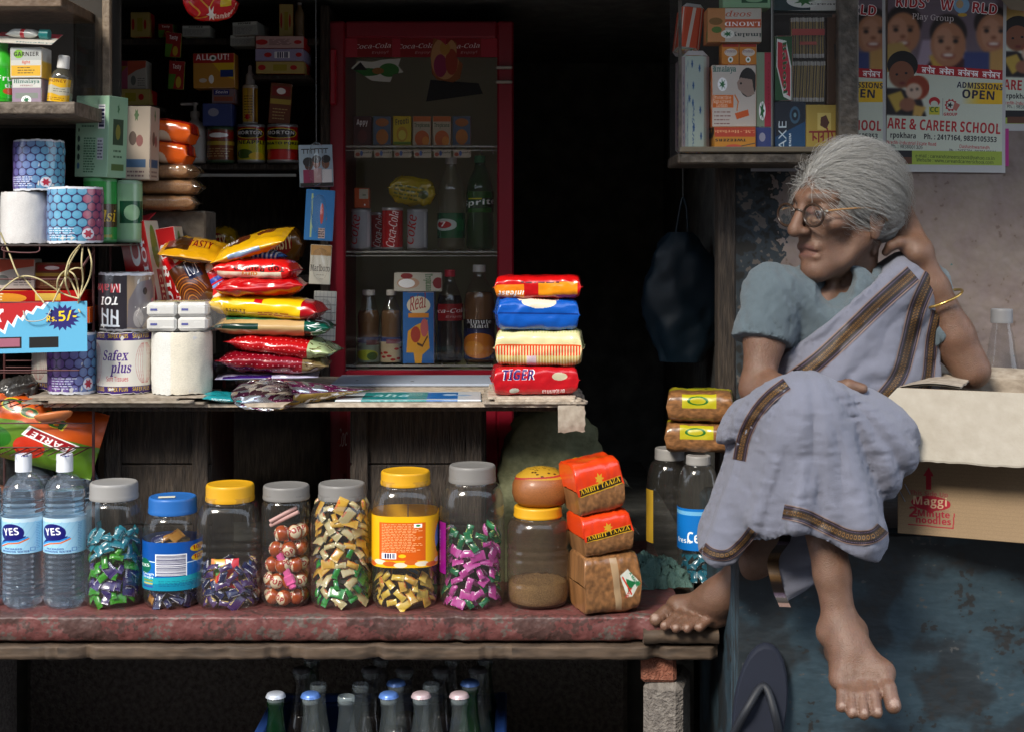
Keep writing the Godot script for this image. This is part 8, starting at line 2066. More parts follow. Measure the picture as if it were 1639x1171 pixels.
# ---------------------------------------------------------------- a body as a field of tapered bones, meshed as surface nets
class Field:
	var kind := PackedByteArray()   # 0 bone, 1 ellipsoid
	var a := PackedVector3Array()
	var b := PackedVector3Array()
	var r := PackedVector3Array()   # bone: (ra, rb, 0); ellipsoid: radii
	var k := PackedFloat32Array()
	var cut := PackedByteArray()
	var turn: Array[Basis] = []
	var bend: Callable              # extra displacement near the surface
	var trim: Callable              # a half-space or so that cuts the field
	func bone(p: Vector3, rp: float, q: Vector3, rq: float, blend := 0.02, minus := false):
		kind.append(0); a.append(p); b.append(q); r.append(Vector3(rp, rq, 0)); k.append(blend); cut.append(1 if minus else 0); turn.append(Basis())
		return self
	func chain(pts: Array, rad: Array, blend := 0.012):
		for i in pts.size() - 1: bone(pts[i], rad[i], pts[i + 1], rad[i + 1], blend if i == 0 else rad[i] * 0.5)
		return self
	func ell(c: Vector3, rad: Vector3, basis := Basis(), blend := 0.02, minus := false):
		kind.append(1); a.append(c); b.append(c); r.append(rad); k.append(blend); cut.append(1 if minus else 0); turn.append(basis.inverse())
		return self
	func one(i: int, p: Vector3) -> float:
		if kind[i] == 0:
			var ba := b[i] - a[i]; var pa := p - a[i]
			var h := clampf(pa.dot(ba) / maxf(ba.length_squared(), 1e-9), 0.0, 1.0)
			return (pa - ba * h).length() - lerpf(r[i].x, r[i].y, h)
		var q: Vector3 = turn[i] * (p - a[i])
		var s := q / r[i]
		var k0 := s.length()
		var k1 := (s / r[i]).length()
		return k0 * (k0 - 1.0) / k1 if k1 > 1e-6 else -minf(r[i].x, minf(r[i].y, r[i].z))
	func d(p: Vector3, use: PackedInt32Array) -> float:
		var m := 1.0
		for i in use:
			var e := one(i, p)
			if cut[i]:
				e = -e
				var h := maxf(k[i] - absf(m - e), 0.0) / k[i]
				m = maxf(m, e) + h * h * k[i] * 0.25
			else:
				var h := maxf(k[i] - absf(m - e), 0.0) / k[i]
				m = minf(m, e) - h * h * k[i] * 0.25
		if m < 0.09 and bend.is_valid(): m += bend.call(p)
		if trim.is_valid(): m = maxf(m, trim.call(p))
		return m
	func all() -> PackedInt32Array: return PackedInt32Array(range(a.size()))
	# first hit of the ray from p along dir
	func hit(p: Vector3, dir: Vector3, most: float):
		var t := 0.0
		var use := all()
		for i in 90:
			var e := d(p + dir * t, use)
			if e < 0.0006: return p + dir * t
			t += maxf(e * 0.7, 0.0006)
			if t > most: return null
		return null
	func mesh(m: MB, lo: Vector3, hi: Vector3, cell: float, color: Callable):
		var n := Vector3i(((hi - lo) / cell).ceil()) + Vector3i.ONE
		var val := PackedFloat32Array(); val.resize(n.x * n.y * n.z)
		var every := all()
		var bs := 6
		var half := cell * bs * 0.87
		for bz in range(0, n.z, bs):
			for by in range(0, n.y, bs):
				for bx_ in range(0, n.x, bs):
					var mid := lo + Vector3(bx_ + bs * 0.5 - 0.5, by + bs * 0.5 - 0.5, bz + bs * 0.5 - 0.5) * cell
					var dm := d(mid, every)
					var far := absf(dm) > half * 1.35 + 0.012
					var use := PackedInt32Array()
					if not far:
						for i in every:
							if one(i, mid) < maxf(dm, 0.0) + 2.0 * half + k[i] * 0.6: use.append(i)
					for z in range(bz, mini(bz + bs, n.z)):
						for y in range(by, mini(by + bs, n.y)):
							for x in range(bx_, mini(bx_ + bs, n.x)):
								val[(z * n.y + y) * n.x + x] = dm if far else d(lo + Vector3(x, y, z) * cell, use)
		var at := {}
		var sx := 1; var sy := n.x; var sz := n.x * n.y
		var offs := [0, sx, sy, sx + sy, sz, sz + sx, sz + sy, sz + sy + sx]
		var edges := [[0, 1], [2, 3], [4, 5], [6, 7], [0, 2], [1, 3], [4, 6], [5, 7], [0, 4], [1, 5], [2, 6], [3, 7]]
		var cr := PackedVector3Array()
		for c in 8: cr.append(Vector3(c & 1, (c >> 1) & 1, c >> 2))
		for z in n.z - 1:
			for y in n.y - 1:
				for x in n.x - 1:
					var i := (z * n.y + y) * n.x + x
					var s0 := val[i] < 0.0
					if (val[i + sx] < 0.0) == s0 and (val[i + sy] < 0.0) == s0 and (val[i + sz] < 0.0) == s0 and (val[i + sx + sy] < 0.0) == s0 and (val[i + sx + sz] < 0.0) == s0 and (val[i + sy + sz] < 0.0) == s0 and (val[i + sx + sy + sz] < 0.0) == s0: continue
					var p := Vector3.ZERO
					var cnt := 0
					for e in edges:
						var va := val[i + offs[e[0]]]; var vb := val[i + offs[e[1]]]
						if (va < 0.0) != (vb < 0.0):
							p += cr[e[0]].lerp(cr[e[1]], va / (va - vb))
							cnt += 1
					p /= cnt
					var g := Vector3.ZERO
					for c in 8: g += (cr[c] * 2.0 - Vector3.ONE) * val[i + offs[c]]
					at[i] = m.v.size()
					var wp := lo + (Vector3(x, y, z) + p) * cell
					m.v.append(wp); m.n.append(g.normalized()); m.c.append(color.call(wp))
		for z in range(1, n.z - 1):
			for y in range(1, n.y - 1):
				for x in range(1, n.x - 1):
					var i := (z * n.y + y) * n.x + x
					var s0 := val[i] < 0.0
					for ax in 3:
						var st: int = [sx, sy, sz][ax]
						if (val[i + st] < 0.0) == s0: continue
						var u: int = [sy, sz, sx][ax]; var w: int = [sz, sx, sy][ax]
						var q := [i, i - u, i - u - w, i - w]
						if at.has(q[0]) and at.has(q[1]) and at.has(q[2]) and at.has(q[3]):
							m.tri(at[q[0]], at[q[1]], at[q[2]])
							m.tri(at[q[0]], at[q[2]], at[q[3]])
		return self

# a strip of cloth border laid on a field: path of survey points seen from the front, width to one side
func border(f: Field, path: Array, wide: float, lift: float, rows := 3, z_from := 0.6) -> ArrayMesh:
	var pts := PackedVector3Array()
	var cols := 0
	var cur := curve(path, 12)
	for i in cur.size():
		var p: Vector2 = cur[i]
		var d: Vector2 = (cur[min(i + 1, cur.size() - 1)] - cur[max(i - 1, 0)]).normalized()
		var side := Vector2(-d.y, d.x)
		var row := []
		for r in rows + 1:
			var q := p + side * wide * r / rows
			# find the cloth under this place
			var from := P(q.x, q.y, z_from)
			var h = f.hit(from, (P(q.x, q.y, 0.0) - from).normalized(), 1.2)
			if h == null: row.clear(); break
			row.append(h + Vector3(0, 0, lift))
		if row.size() == rows + 1:
			pts.append_array(PackedVector3Array(row)); cols += 1
	if cols < 2: return bx(0.001, 0.001, 0.001)
	var m := MB.new()
	m.grid(pts, rows + 1, cols, false, Vector3(0.55, 0.85, -2.0))
	var run := 0.0
	for c in cols:
		if c: run += pts[c * (rows + 1)].distance_to(pts[(c - 1) * (rows + 1)])
		for r in rows + 1: m.t[c * (rows + 1) + r] = Vector2(run / 0.09, float(r) / rows)
	return m.done()

var skin_noise := FastNoiseLite.new()
func skin_at(p: Vector3) -> Color:
	var a := skin_noise.get_noise_3dv(p * 55.0); var b := skin_noise.get_noise_3dv(p * 14.0)
	var k := 1.0 + 0.2 * a + 0.14 * b
	return Color(0.14 * k, 0.073 * k * (1.0 - 0.03 * b), 0.046 * k)

func woman():
	skin_noise.seed = 9; skin_noise.frequency = 1.0; skin_noise.fractal_octaves = 3
	var base := P(1345, 780, -0.05); base.y = SEAT_Y
	var t := thing("person", "old woman in a pale lavender sari and grey blue blouse resting on the platform", "person", base)
	# joints
	var hip_a := P(1300, 735, -0.06); var hip_b := P(1378, 735, -0.06)
	var knee_a := P(1292, 668, 0.26); var knee_b := P(1380, 705, 0.2)
	var ank_a := P(1346, 1004, 0.3); var ank_b := P(1160, 948, 0.02)
	var sh_a := P(1236, 468, 0.02); var sh_b := P(1474, 476, -0.06)
	var elb_a := P(1212, 622, 0.07); var wri_a := P(1292, 628, 0.16)
	var elb_b := P(1556, 592, 0.0); var wri_b := P(1474, 402, 0.015)
	# head frame
	var fwd := Vector3(-0.86, -0.07, 0.5).normalized()
	var up := Vector3(0.05, 1.0, 0.0)
	var rt := up.cross(fwd).normalized()
	up = fwd.cross(rt)
	var H := Transform3D(Basis(rt, up, fwd), P(1349, 336, 0.0))
	var L := func(x: float, y: float, z: float) -> Vector3: return H * Vector3(x, y, z)
	# ---- one field for all the skin
	var f := Field.new()
	var hb := H.basis
	f.ell(L.call(0, 0.022, -0.014), Vector3(0.071, 0.077, 0.094), hb, 0.02)
	f.ell(L.call(0, -0.036, 0.03), Vector3(0.05, 0.084, 0.06), hb, 0.028)
	f.bone(L.call(-0.05, -0.05, 0.0), 0.015, L.call(-0.01, -0.1, 0.066), 0.0145, 0.022)
	f.bone(L.call(0.05, -0.05, 0.0), 0.015, L.call(0.01, -0.1, 0.066), 0.0145, 0.022)
	f.ell(L.call(0, -0.098, 0.07), Vector3(0.02, 0.017, 0.018), hb, 0.02)
	for s in [-1, 1]:
		f.ell(L.call(s * 0.045, -0.019, 0.057), Vector3(0.017, 0.013, 0.018), hb, 0.022)
		f.bone(L.call(s * 0.02, -0.013, 0.086), 0.0045, L.call(s * 0.042, -0.011, 0.074), 0.004, 0.006)
		f.bone(L.call(s * 0.012, 0.027, 0.086), 0.009, L.call(s * 0.046, 0.026, 0.064), 0.008, 0.018)
		f.ell(L.call(s * 0.031, 0.004, 0.094), Vector3(0.016, 0.011, 0.012), hb, 0.012, true)
		f.ell(L.call(s * 0.031, 0.004, 0.072), Vector3(0.0145, 0.0125, 0.0145), hb, 0.004)
		f.bone(L.call(s * 0.017, -0.034, 0.095), 0.0028, L.call(s * 0.03, -0.066, 0.078), 0.0024, 0.007, true)
		f.ell(L.call(s * 0.05, -0.058, 0.05), Vector3(0.011, 0.02, 0.016), hb, 0.022, true)
		# ear
		f.ell(L.call(s * 0.073, -0.012, -0.012), Vector3(0.007, 0.031, 0.018), hb * Basis(Vector3.RIGHT, -0.25), 0.006)
		f.ell(L.call(s * 0.079, -0.008, -0.008), Vector3(0.006, 0.018, 0.009), hb, 0.005, true)
		f.ell(L.call(s * 0.073, -0.04, -0.004), Vector3(0.006, 0.012, 0.009), hb, 0.006)
	f.bone(L.call(0, 0.016, 0.089), 0.008, L.call(0, -0.024, 0.111), 0.011, 0.012)
	f.ell(L.call(0, -0.03, 0.111), Vector3(0.012, 0.0105, 0.0125), hb, 0.008)
	for s in [-1, 1]: f.ell(L.call(s * 0.012, -0.031, 0.099), Vector3(0.008, 0.007, 0.01), hb, 0.006)
	f.bone(L.call(-0.02, -0.059, 0.082), 0.006, L.call(0.02, -0.059, 0.082), 0.006, 0.01)
	f.bone(L.call(-0.017, -0.073, 0.082), 0.007, L.call(0.017, -0.073, 0.082), 0.007, 0.01)
	for s in [-1, 1]: f.bone(L.call(0, -0.0655, 0.0905), 0.0022, L.call(s * 0.027, -0.0705, 0.084), 0.0026, 0.006, true)
	for k in 3: f.bone(L.call(-0.03, 0.048 + 0.011 * k, 0.092 - 0.004 * k), 0.0016, L.call(0.03, 0.05 + 0.011 * k, 0.092 - 0.004 * k), 0.0016, 0.004, true)
	# neck and trunk
	f.bone(L.call(0, -0.05, -0.036), 0.037, P(1362, 478, -0.04), 0.041, 0.014)
	f.bone(L.call(-0.03, -0.06, -0.02), 0.01, P(1326, 486, 0.02), 0.01, 0.012)
	f.bone(P(1350, 512, -0.03), 0.064, P(1345, 620, -0.04), 0.09, 0.012)
	f.bone(P(1345, 620, -0.04), 0.1, P(1340, 720, -0.07), 0.115, 0.05)
	f.bone(sh_a, 0.036, P(1352, 512, -0.03), 0.036, 0.02)
	f.bone(P(1352, 512, -0.03), 0.036, sh_b, 0.04, 0.03)
	# arms
	f.chain([sh_a, sh_a.lerp(elb_a, 0.5), elb_a], [0.038, 0.034, 0.027], 0.03)
	f.chain([elb_a, elb_a.lerp(wri_a, 0.35), wri_a], [0.028, 0.027, 0.0185], 0.02)
	f.chain([sh_b, sh_b.lerp(elb_b, 0.5), elb_b], [0.042, 0.04, 0.03], 0.03)
	f.chain([elb_b, elb_b.lerp(wri_b, 0.3), elb_b.lerp(wri_b, 0.7), wri_b], [0.0265, 0.029, 0.0225, 0.017], 0.02)
	# her left hand behind the head: palm against the hair, fingers round the neck
	var pm := P(1446, 354, -0.025)
	f.bone(wri_b, 0.0185, pm, 0.0165, 0.018)
	f.bone(wri_b + Vector3(-0.012, -0.004, 0.008), 0.013, P(1432, 372, -0.012), 0.012, 0.018)
	f.bone(wri_b + Vector3(0.006, 0.004, -0.01), 0.012, P(1452, 338, -0.045), 0.012, 0.018)
	var tips := [[1444, 322, -0.06, 1424, 308, -0.09, 1400, 300, -0.105], [1434, 330, -0.05, 1410, 322, -0.085, 1386, 318, -0.1], [1424, 346, -0.035, 1394, 358, -0.055, 1372, 358, -0.075], [1410, 376, -0.012, 1402, 390, 0.0, 1398, 404, 0.008]]
	for q in tips:
		var p0 := pm.lerp(P(q[0], q[1], q[2]), 0.5)
		f.chain([p0, P(q[0], q[1], q[2]), P(q[3], q[4], q[5]), P(q[6], q[7], q[8])], [0.0105, 0.0095, 0.0082, 0.0068], 0.012)
	f.chain([P(1462, 392, 0.012), P(1440, 388, 0.022), P(1426, 394, 0.02), P(1418, 404, 0.014)], [0.0125, 0.01, 0.0088, 0.007], 0.014)
	# her right hand lying in the lap
	var pr := P(1350, 634, 0.21)
	f.bone(wri_a, 0.021, pr, 0.019, 0.02)
	f.bone(wri_a + Vector3(0, -0.006, 0.014), 0.013, pr + Vector3(0.004, -0.01, 0.016), 0.014, 0.02)
	for k in 4:
		var q0 := pr + Vector3(0.006, 0.004 - 0.005 * k, -0.012 + 0.012 * k)
		f.chain([q0, q0 + Vector3(0.032, -0.004, 0.004), q0 + Vector3(0.052 - 0.004 * absf(k - 1.5), -0.016, 0.006), q0 + Vector3(0.062 - 0.006 * absf(k - 1.5), -0.034, 0.004)], [0.0105, 0.0092, 0.0085, 0.0072], 0.01)
	f.chain([pr + Vector3(-0.022, 0.012, 0.012), pr + Vector3(0.002, 0.02, 0.026), pr + Vector3(0.024, 0.016, 0.032)], [0.012, 0.0105, 0.0085], 0.012)
	# legs
	f.chain([hip_a, knee_a, knee_a.lerp(ank_a, 0.3), knee_a.lerp(ank_a, 0.75), ank_a], [0.08, 0.044, 0.038, 0.027, 0.025], 0.02)
	f.chain([hip_b, knee_b, knee_b.lerp(ank_b, 0.3), knee_b.lerp(ank_b, 0.75), ank_b], [0.08, 0.048, 0.045, 0.032, 0.029], 0.02)
	# hanging foot (her right): instep to the ball, five toes
	var foot := func(ank: Vector3, heel: Vector3, ball_big: Vector3, ball_small: Vector3, toes: Array, rad: Array):
		var mid := ball_big.lerp(ball_small, 0.5)
		f.bone(ank, 0.025, heel, 0.024, 0.02)
		f.bone(ank, 0.025, ank.lerp(mid, 0.55), 0.02, 0.018)
		f.bone(ank.lerp(mid, 0.4), 0.021, ball_big, 0.0145, 0.03)
		f.bone(ank.lerp(mid, 0.4), 0.02, ball_small, 0.012, 0.03)
		f.bone(heel, 0.02, ball_small, 0.012, 0.022)
		f.bone(heel, 0.02, ball_big, 0.013, 0.022)
		f.bone(ball_big, 0.0135, ball_small, 0.0115, 0.016)
		f.ell(ank + (heel - ank) * 0.2 + Vector3(-0.026, 0, 0.004), Vector3(0.013, 0.015, 0.013), Basis(), 0.015)
		f.ell(ank + (heel - ank) * 0.2 + Vector3(0.026, 0.004, 0.004), Vector3(0.013, 0.015, 0.013), Basis(), 0.015)
		for k in 5:
			f.bone(ank.lerp(mid, 0.25) + Vector3(0, 0.012, 0.016), 0.004, ball_big.lerp(ball_small, 0.25 * k) + Vector3(0, 0.008, 0.008), 0.005, 0.008)
			var root: Vector3 = ball_big.lerp(ball_small, [0.0, 0.32, 0.56, 0.79, 1.0][k])
			var tip: Vector3 = toes[k]
			var kn: Vector3 = root.lerp(tip, 0.55) + Vector3(0, 0.004, 0.004)
			f.chain([root, kn, tip], [rad[k] * 1.05, rad[k] * 0.92, rad[k]], 0.008)
	var heel_a := P(1350, 1040, 0.275)
	var toes_a := [P(1430, 1129, 0.405), P(1404, 1140, 0.413), P(1383, 1143, 0.413), P(1364, 1141, 0.408), P(1347, 1131, 0.395)]
	foot.call(ank_a, heel_a, P(1412, 1076, 0.36), P(1347, 1086, 0.35), toes_a, [0.0122, 0.0092, 0.0088, 0.0085, 0.0087])
	var heel_b := Vector3(ank_b.x + 0.02, SLAB_Y + 0.012, ank_b.z - 0.035)
	var gy := SLAB_Y - 0.022
	var toes_b := [Vector3(X(1050, 0.0), gy + 0.016, 0.0), Vector3(X(1064, 0.02), gy + 0.0105, 0.022), Vector3(X(1082, 0.03), gy + 0.009, 0.03), Vector3(X(1100, 0.03), gy + 0.009, 0.033), Vector3(X(1120, 0.03), gy + 0.01, 0.03)]
	foot.call(ank_b, heel_b, Vector3(X(1086, -0.02), gy + 0.03, -0.035), Vector3(X(1146, 0.0), gy + 0.02, -0.004), toes_b, [0.0122, 0.009, 0.0088, 0.0085, 0.0085])
	var nails := []
	for q in [toes_a, toes_b]:
		for k in 5: nails.append([q[k] + Vector3(-0.002 if q == toes_b else 0.0, 0.006, 0.0065), 0.0068 if k == 0 else 0.0042])
	var lip0: Vector3 = L.call(0, -0.066, 0.088)
	var tint := func(p: Vector3) -> Color:
		var c := skin_at(p)
		for nl in nails:
			if p.distance_squared_to(nl[0]) < nl[1] * nl[1]: return Color(0.26, 0.17, 0.13)
		var q := H.affine_inverse() * p
		if Vector3((q.x) / 0.024, (q.y + 0.066) / 0.012, (q.z - 0.088) / 0.02).length() < 1.0: c = c.lerp(Color(0.12, 0.05, 0.045), 0.6)
		if absf(q.x) > 0.018 and absf(q.x) < 0.05 and absf(q.y - 0.029) < 0.0045 and q.z > 0.05: c = c.lerp(Color(0.06, 0.042, 0.035), 0.75)
		return c
	var m := MB.new()
	var hc := H.origin
	f.mesh(m, hc - Vector3(0.125, 0.135, 0.115), hc + Vector3(0.115, 0.13, 0.115), 0.003, tint)
	f.mesh(m, P(1232, 510, 0.0) - Vector3(0.075, 0.19, 0.12), Vector3(X(1450, 0), hc.y - 0.125, 0.3), 0.008, tint)
	f.mesh(m, Vector3(X(1450, 0) - 0.004, elb_b.y - 0.06, -0.1), Vector3(elb_b.x + 0.06, hc.y + 0.01, 0.1), 0.0048, tint)
	f.mesh(m, Vector3(X(1300, 0.2), pr.y - 0.065, 0.12), pr + Vector3(0.1, 0.05, 0.07), 0.0045, tint)
	f.mesh(m, Vector3(ank_a.x - 0.08, toes_a[2].y - 0.02, 0.2), Vector3(ank_a.x + 0.13, ank_a.y + 0.16, 0.44), 0.004, tint)
	f.mesh(m, Vector3(toes_b[0].x - 0.025, gy - 0.01, -0.09), Vector3(ank_b.x + 0.17, ank_b.y + 0.17, 0.2), 0.004, tint)
	shift(m, base)
	var ms := StandardMaterial3D.new()
	ms.vertex_color_use_as_albedo = true
	ms.roughness = 0.5
	ms.uv1_triplanar = true
	ms.uv1_scale = Vector3(14, 26, 14)
	ms.heightmap_enabled = true
	ms.heightmap_texture = mats["relief"]
	ms.heightmap_scale = 0.09
	ms.subsurf_scatter_enabled = true
	ms.subsurf_scatter_strength = 0.08
	part(t, "body", m.done(), ms)
	clothes(t, base, H, sh_a, sh_b, elb_a, elb_b, hip_a, hip_b, knee_a, knee_b, ank_a, ank_b)
	head_things(t, base, H)
	# bangles
	var gold := mat(0.62, 0.4, 0.12, 0.25, 0.9)
	for q in [[elb_a.lerp(wri_a, 0.86), (wri_a - elb_a).normalized(), 0.0265], [elb_b.lerp(wri_b, 0.6), (wri_b - elb_b).normalized(), 0.0385]]:
		var ring := []
		var ax: Vector3 = q[1]
		var sd: Vector3 = ax.cross(Vector3(0.3, 0.2, 1)).normalized(); var s2 := ax.cross(sd)
		for k in 33: ring.append(q[0] - base + (sd * cos(TAU * k / 32) + s2 * sin(TAU * k / 32)) * q[2])
		part(t, "bangle", MB.new().tube(ring, 0.0024, 8, false).done(), gold)

func shift(m: MB, by: Vector3):
	for i in m.v.size(): m.v[i] -= by

func cloth_mat(r: float, g: float, b: float) -> StandardMaterial3D:
	var m := StandardMaterial3D.new()
	m.albedo_texture = noise_tex(512, 221, 0.03, [[0.0, r * 0.9, g * 0.9, b * 0.9], [1.0, r, g, b]], 5)
	m.uv1_triplanar = true
	m.uv1_scale = Vector3(30, 30, 30)
	m.roughness = 0.9
	m.heightmap_enabled = true
	m.heightmap_texture = mats["relief"]
	m.heightmap_scale = 0.12
	m.rim_enabled = true
	m.rim = 0.25
	return m

func clothes(t: Node3D, base: Vector3, H: Transform3D, sh_a: Vector3, sh_b: Vector3, elb_a: Vector3, elb_b: Vector3, hip_a: Vector3, hip_b: Vector3, knee_a: Vector3, knee_b: Vector3, ank_a: Vector3, ank_b: Vector3):
	var none := func(_p: Vector3) -> Color: return Color.WHITE
	var lilac := cloth_mat(0.165, 0.171, 0.22)
	var blue := cloth_mat(0.085, 0.115, 0.135)
	# border print: dark ground, gold leaves, violet teeth along both edges
	var c := cv(256, 64, Color(0.09, 0.045, 0.035))
	for k in 16:
		c.ell(8 + 16 * k, 32, 6, 11, Color(0.42, 0.3, 0.13)).ell(8 + 16 * k, 32, 3, 6, Color(0.12, 0.07, 0.05))
		c.line(v2([16 * k, 20, 16 * k + 4, 32, 16 * k, 44]), 2, Color(0.36, 0.25, 0.12))
	for k in 42:
		for y in [9, 52]: c.rect(6 * k, y, 3, 4, Color(0.36, 0.3, 0.4))
	c.rect(0, 0, 256, 4, Color(0.45, 0.36, 0.33)).rect(0, 60, 256, 4, Color(0.45, 0.36, 0.33))
	c.grain(0.15, 3)
	var mb := printed(c.tex(), 0.6)
	mb.texture_repeat = true
	mb.cull_mode = BaseMaterial3D.CULL_DISABLED
	# blouse
	var bl := Field.new()
	bl.bone(P(1350, 498, -0.02), 0.088, P(1345, 620, -0.04), 0.112, 0.05)
	bl.bone(P(1345, 620, -0.04), 0.11, P(1340, 700, -0.06), 0.12, 0.05)
	bl.bone(sh_a + Vector3(0.006, -0.004, 0), 0.043, P(1335, 478, -0.03), 0.045, 0.05)
	bl.bone(P(1335, 478, -0.03), 0.045, sh_b, 0.048, 0.05)
	var ea := sh_a.lerp(elb_a, 0.52) + Vector3(-0.006, 0, 0.0)
	bl.bone(sh_a, 0.045, ea, 0.0475, 0.03)
	var eb := sh_b.lerp(elb_b, 0.62)
	bl.bone(sh_b, 0.056, eb, 0.056, 0.04)
	bl.bone(H * Vector3(0, -0.04, -0.03), 0.046, P(1358, 470, -0.03), 0.044, 0.012, true)
	bl.bone(P(1340, 446, 0.03), 0.036, P(1330, 506, 0.1), 0.018, 0.015, true)
	var ua := (elb_a - sh_a).normalized()
	var ub := (elb_b - sh_b).normalized()
	bl.bend = func(p: Vector3) -> float: return 0.005 * noise.get_noise_3d(p.x * 17, p.y * 9, p.z * 15) - 0.0055 * (1.0 - 2.0 * absf(noise.get_noise_3d(p.x * 26 + p.y * 14, p.y * 6 - p.x * 8, p.z * 12)))
	bl.trim = func(p: Vector3) -> float:
		var a := (p - ea).dot(ua) if p.x < X(1262, 0.03) else -1.0
		var b := (p - eb).dot(ub) if p.x > X(1490, -0.03) else -1.0
		return maxf(a, b)
	var m := MB.new()
	bl.mesh(m, Vector3(X(1160, 0), 0.69, -0.2), Vector3(X(1530, 0), Y(415, 0), 0.12), 0.0062, none)
	shift(m, base)
	part(t, "blouse", m.done(), blue)
	# sari over the shoulder
	var pa := Field.new()
	pa.bone(P(1352, 490, -0.015), 0.098, P(1345, 620, -0.03), 0.126, 0.05)
	pa.bone(P(1345, 620, -0.03), 0.124, P(1340, 720, -0.05), 0.135, 0.05)
	pa.bone(P(1440, 462, -0.02), 0.062, sh_b, 0.064, 0.06)
	pa.bone(sh_b, 0.062, P(1478, 600, -0.06), 0.07, 0.06)
	var e0 := P(1446, 418, 0.08); var e1 := P(1238, 592, 0.08)
	var en := Vector3(-(e1.y - e0.y), e1.x - e0.x, 0).normalized()
	if en.y < 0.0: en = -en
	pa.bend = func(p: Vector3) -> float:
		var s := (p - e0).dot(en)
		var along := (p - e0).dot((e1 - e0).normalized())
		return -0.008 * (absf(sin(s * 75.0 + 3.5 * noise.get_noise_3d(p.x * 5, p.y * 5, 1.0) + along * 6.0)) - 0.6) * clampf(0.5 + along * 2.0, 0.4, 1.0) + 0.005 * noise.get_noise_3d(p.x * 12, p.y * 12, p.z * 12)
	pa.trim = func(p: Vector3) -> float: return maxf((p - e0).dot(en) + 0.004 * noise.get_noise_3d(p.x * 20, p.y * 20, 0.0), p.x - X(1500, -0.02))
	pa.bone(H * Vector3(0, -0.05, -0.02), 0.06, P(1352, 452, 0.0), 0.06, 0.015, true)
	m = MB.new()
	pa.mesh(m, Vector3(X(1200, 0), 0.68, -0.22), Vector3(X(1520, 0), Y(405, 0), 0.16), 0.0062, none)
	shift(m, base)
	part(t, "sari_drape", m.done(), lilac)
	for q in [[[1452, 426, 1400, 472, 1352, 518, 1300, 566, 1250, 604, 1226, 634], 30.0], [[1484, 424, 1456, 486, 1440, 550, 1424, 600, 1384, 648], 28.0], [[1494, 486, 1482, 540, 1476, 600, 1468, 622], 20.0]]:
		var path := v2(q[0])
		var bm := border(pa, path, -q[1], 0.0014, 6)
		part(t, "sari_border", bm, mb, -base)
	# skirt over the crossed legs
	var sk := Field.new()
	sk.bone(hip_a, 0.11, hip_b, 0.11, 0.05)
	sk.bone(hip_a, 0.1, knee_a + Vector3(-0.004, -0.004, 0), 0.062, 0.06)
	sk.bone(hip_b, 0.1, knee_b, 0.066, 0.06)
	sk.bone(knee_a, 0.06, P(1335, 850, 0.3), 0.062, 0.05)
	sk.bone(knee_b, 0.062, P(1368, 830, 0.26), 0.052, 0.06)
	sk.bone(P(1232, 690, 0.18), 0.05, P(1172, 860, 0.14), 0.05, 0.06)
	sk.bone(P(1215, 690, 0.12), 0.05, P(1160, 840, 0.1), 0.042, 0.05)
	sk.bone(P(1270, 690, 0.22), 0.055, P(1250, 810, 0.22), 0.06, 0.06)
	# folds running from the knee to the hem
	for q in [[1200, 668, 0.2, 1146, 880, 0.2, 0.013], [1250, 655, 0.26, 1178, 880, 0.21, 0.012], [1282, 680, 0.315, 1226, 838, 0.28, 0.011], [1310, 690, 0.325, 1290, 838, 0.345, 0.011], [1352, 690, 0.3, 1362, 872, 0.35, 0.011], [1210, 740, 0.22, 1290, 668, 0.31, 0.012], [1172, 800, 0.2, 1262, 752, 0.28, 0.01]]:
		sk.bone(P(q[0], q[1], q[2]), q[6], P(q[3], q[4], q[5]), q[6] * 1.3, 0.017)
	var hx := PackedFloat32Array([1060, 1122, 1150, 1180, 1208, 1240, 1268, 1300, 1334, 1384, 1402, 1440, 1500])
	var hy := PackedFloat32Array([880, 898, 918, 904, 862, 842, 832, 842, 862, 880, 858, 800, 760])
	var hz := 0.24
	sk.bend = func(p: Vector3) -> float:
		var dx := p.x - knee_a.x; var dy := knee_a.y + 0.06 - p.y
		var rr := sqrt(dx * dx + dy * dy)
		var th := atan2(dx, dy + 0.06)
		var g := clampf((rr - 0.03) * 6.0, 0.0, 1.0)
		var w := 1.1 * noise.get_noise_3d(p.x * 5, p.y * 3, p.z * 5)
		var pleat := absf(sin(th * 6.0 + w)) + 0.35 * absf(sin(th * 14.0 - w * 1.5 + 0.7))
		return -0.025 * (pleat - 0.75) * (0.15 + 0.85 * g) + 0.003 * noise.get_noise_3d(p.x * 8 + 3, p.y * 8, p.z * 8) - 0.0025 * (1.0 - 2.0 * absf(noise.get_noise_3d(p.x * 10, p.y * 38, p.z * 10)))
	var hem := func(p: Vector3) -> float:
		var s := (DIST - hz) / DIST * K
		var qx := p.x / s + MID
		var k := 1
		while k < hx.size() - 1 and hx[k] < qx: k += 1
		var y := lerpf(hy[k - 1], hy[k], clampf((qx - hx[k - 1]) / (hx[k] - hx[k - 1]), 0.0, 1.0))
		return EYE_Y + (HOR - y) * s
	sk.trim = func(p: Vector3) -> float:
		# hollow under the hem: the cloth is a shell there
		return (hem.call(p) - p.y) * 0.6
	m = MB.new()
	sk.mesh(m, Vector3(X(1085, 0.1), Y(935, hz), -0.2), Vector3(X(1480, 0.0), Y(590, 0.2), 0.42), 0.0058, none)
	shift(m, base)
	part(t, "sari_skirt", m.done(), lilac)
	# borders: right hem, left hem, and the edge over the lap
	var hp := v2([1256, 806, 1292, 814, 1330, 832, 1362, 846, 1392, 846, 1408, 832])
	part(t, "sari_border", border(sk, hp, 24.0, 0.0016, 6), mb, -base)
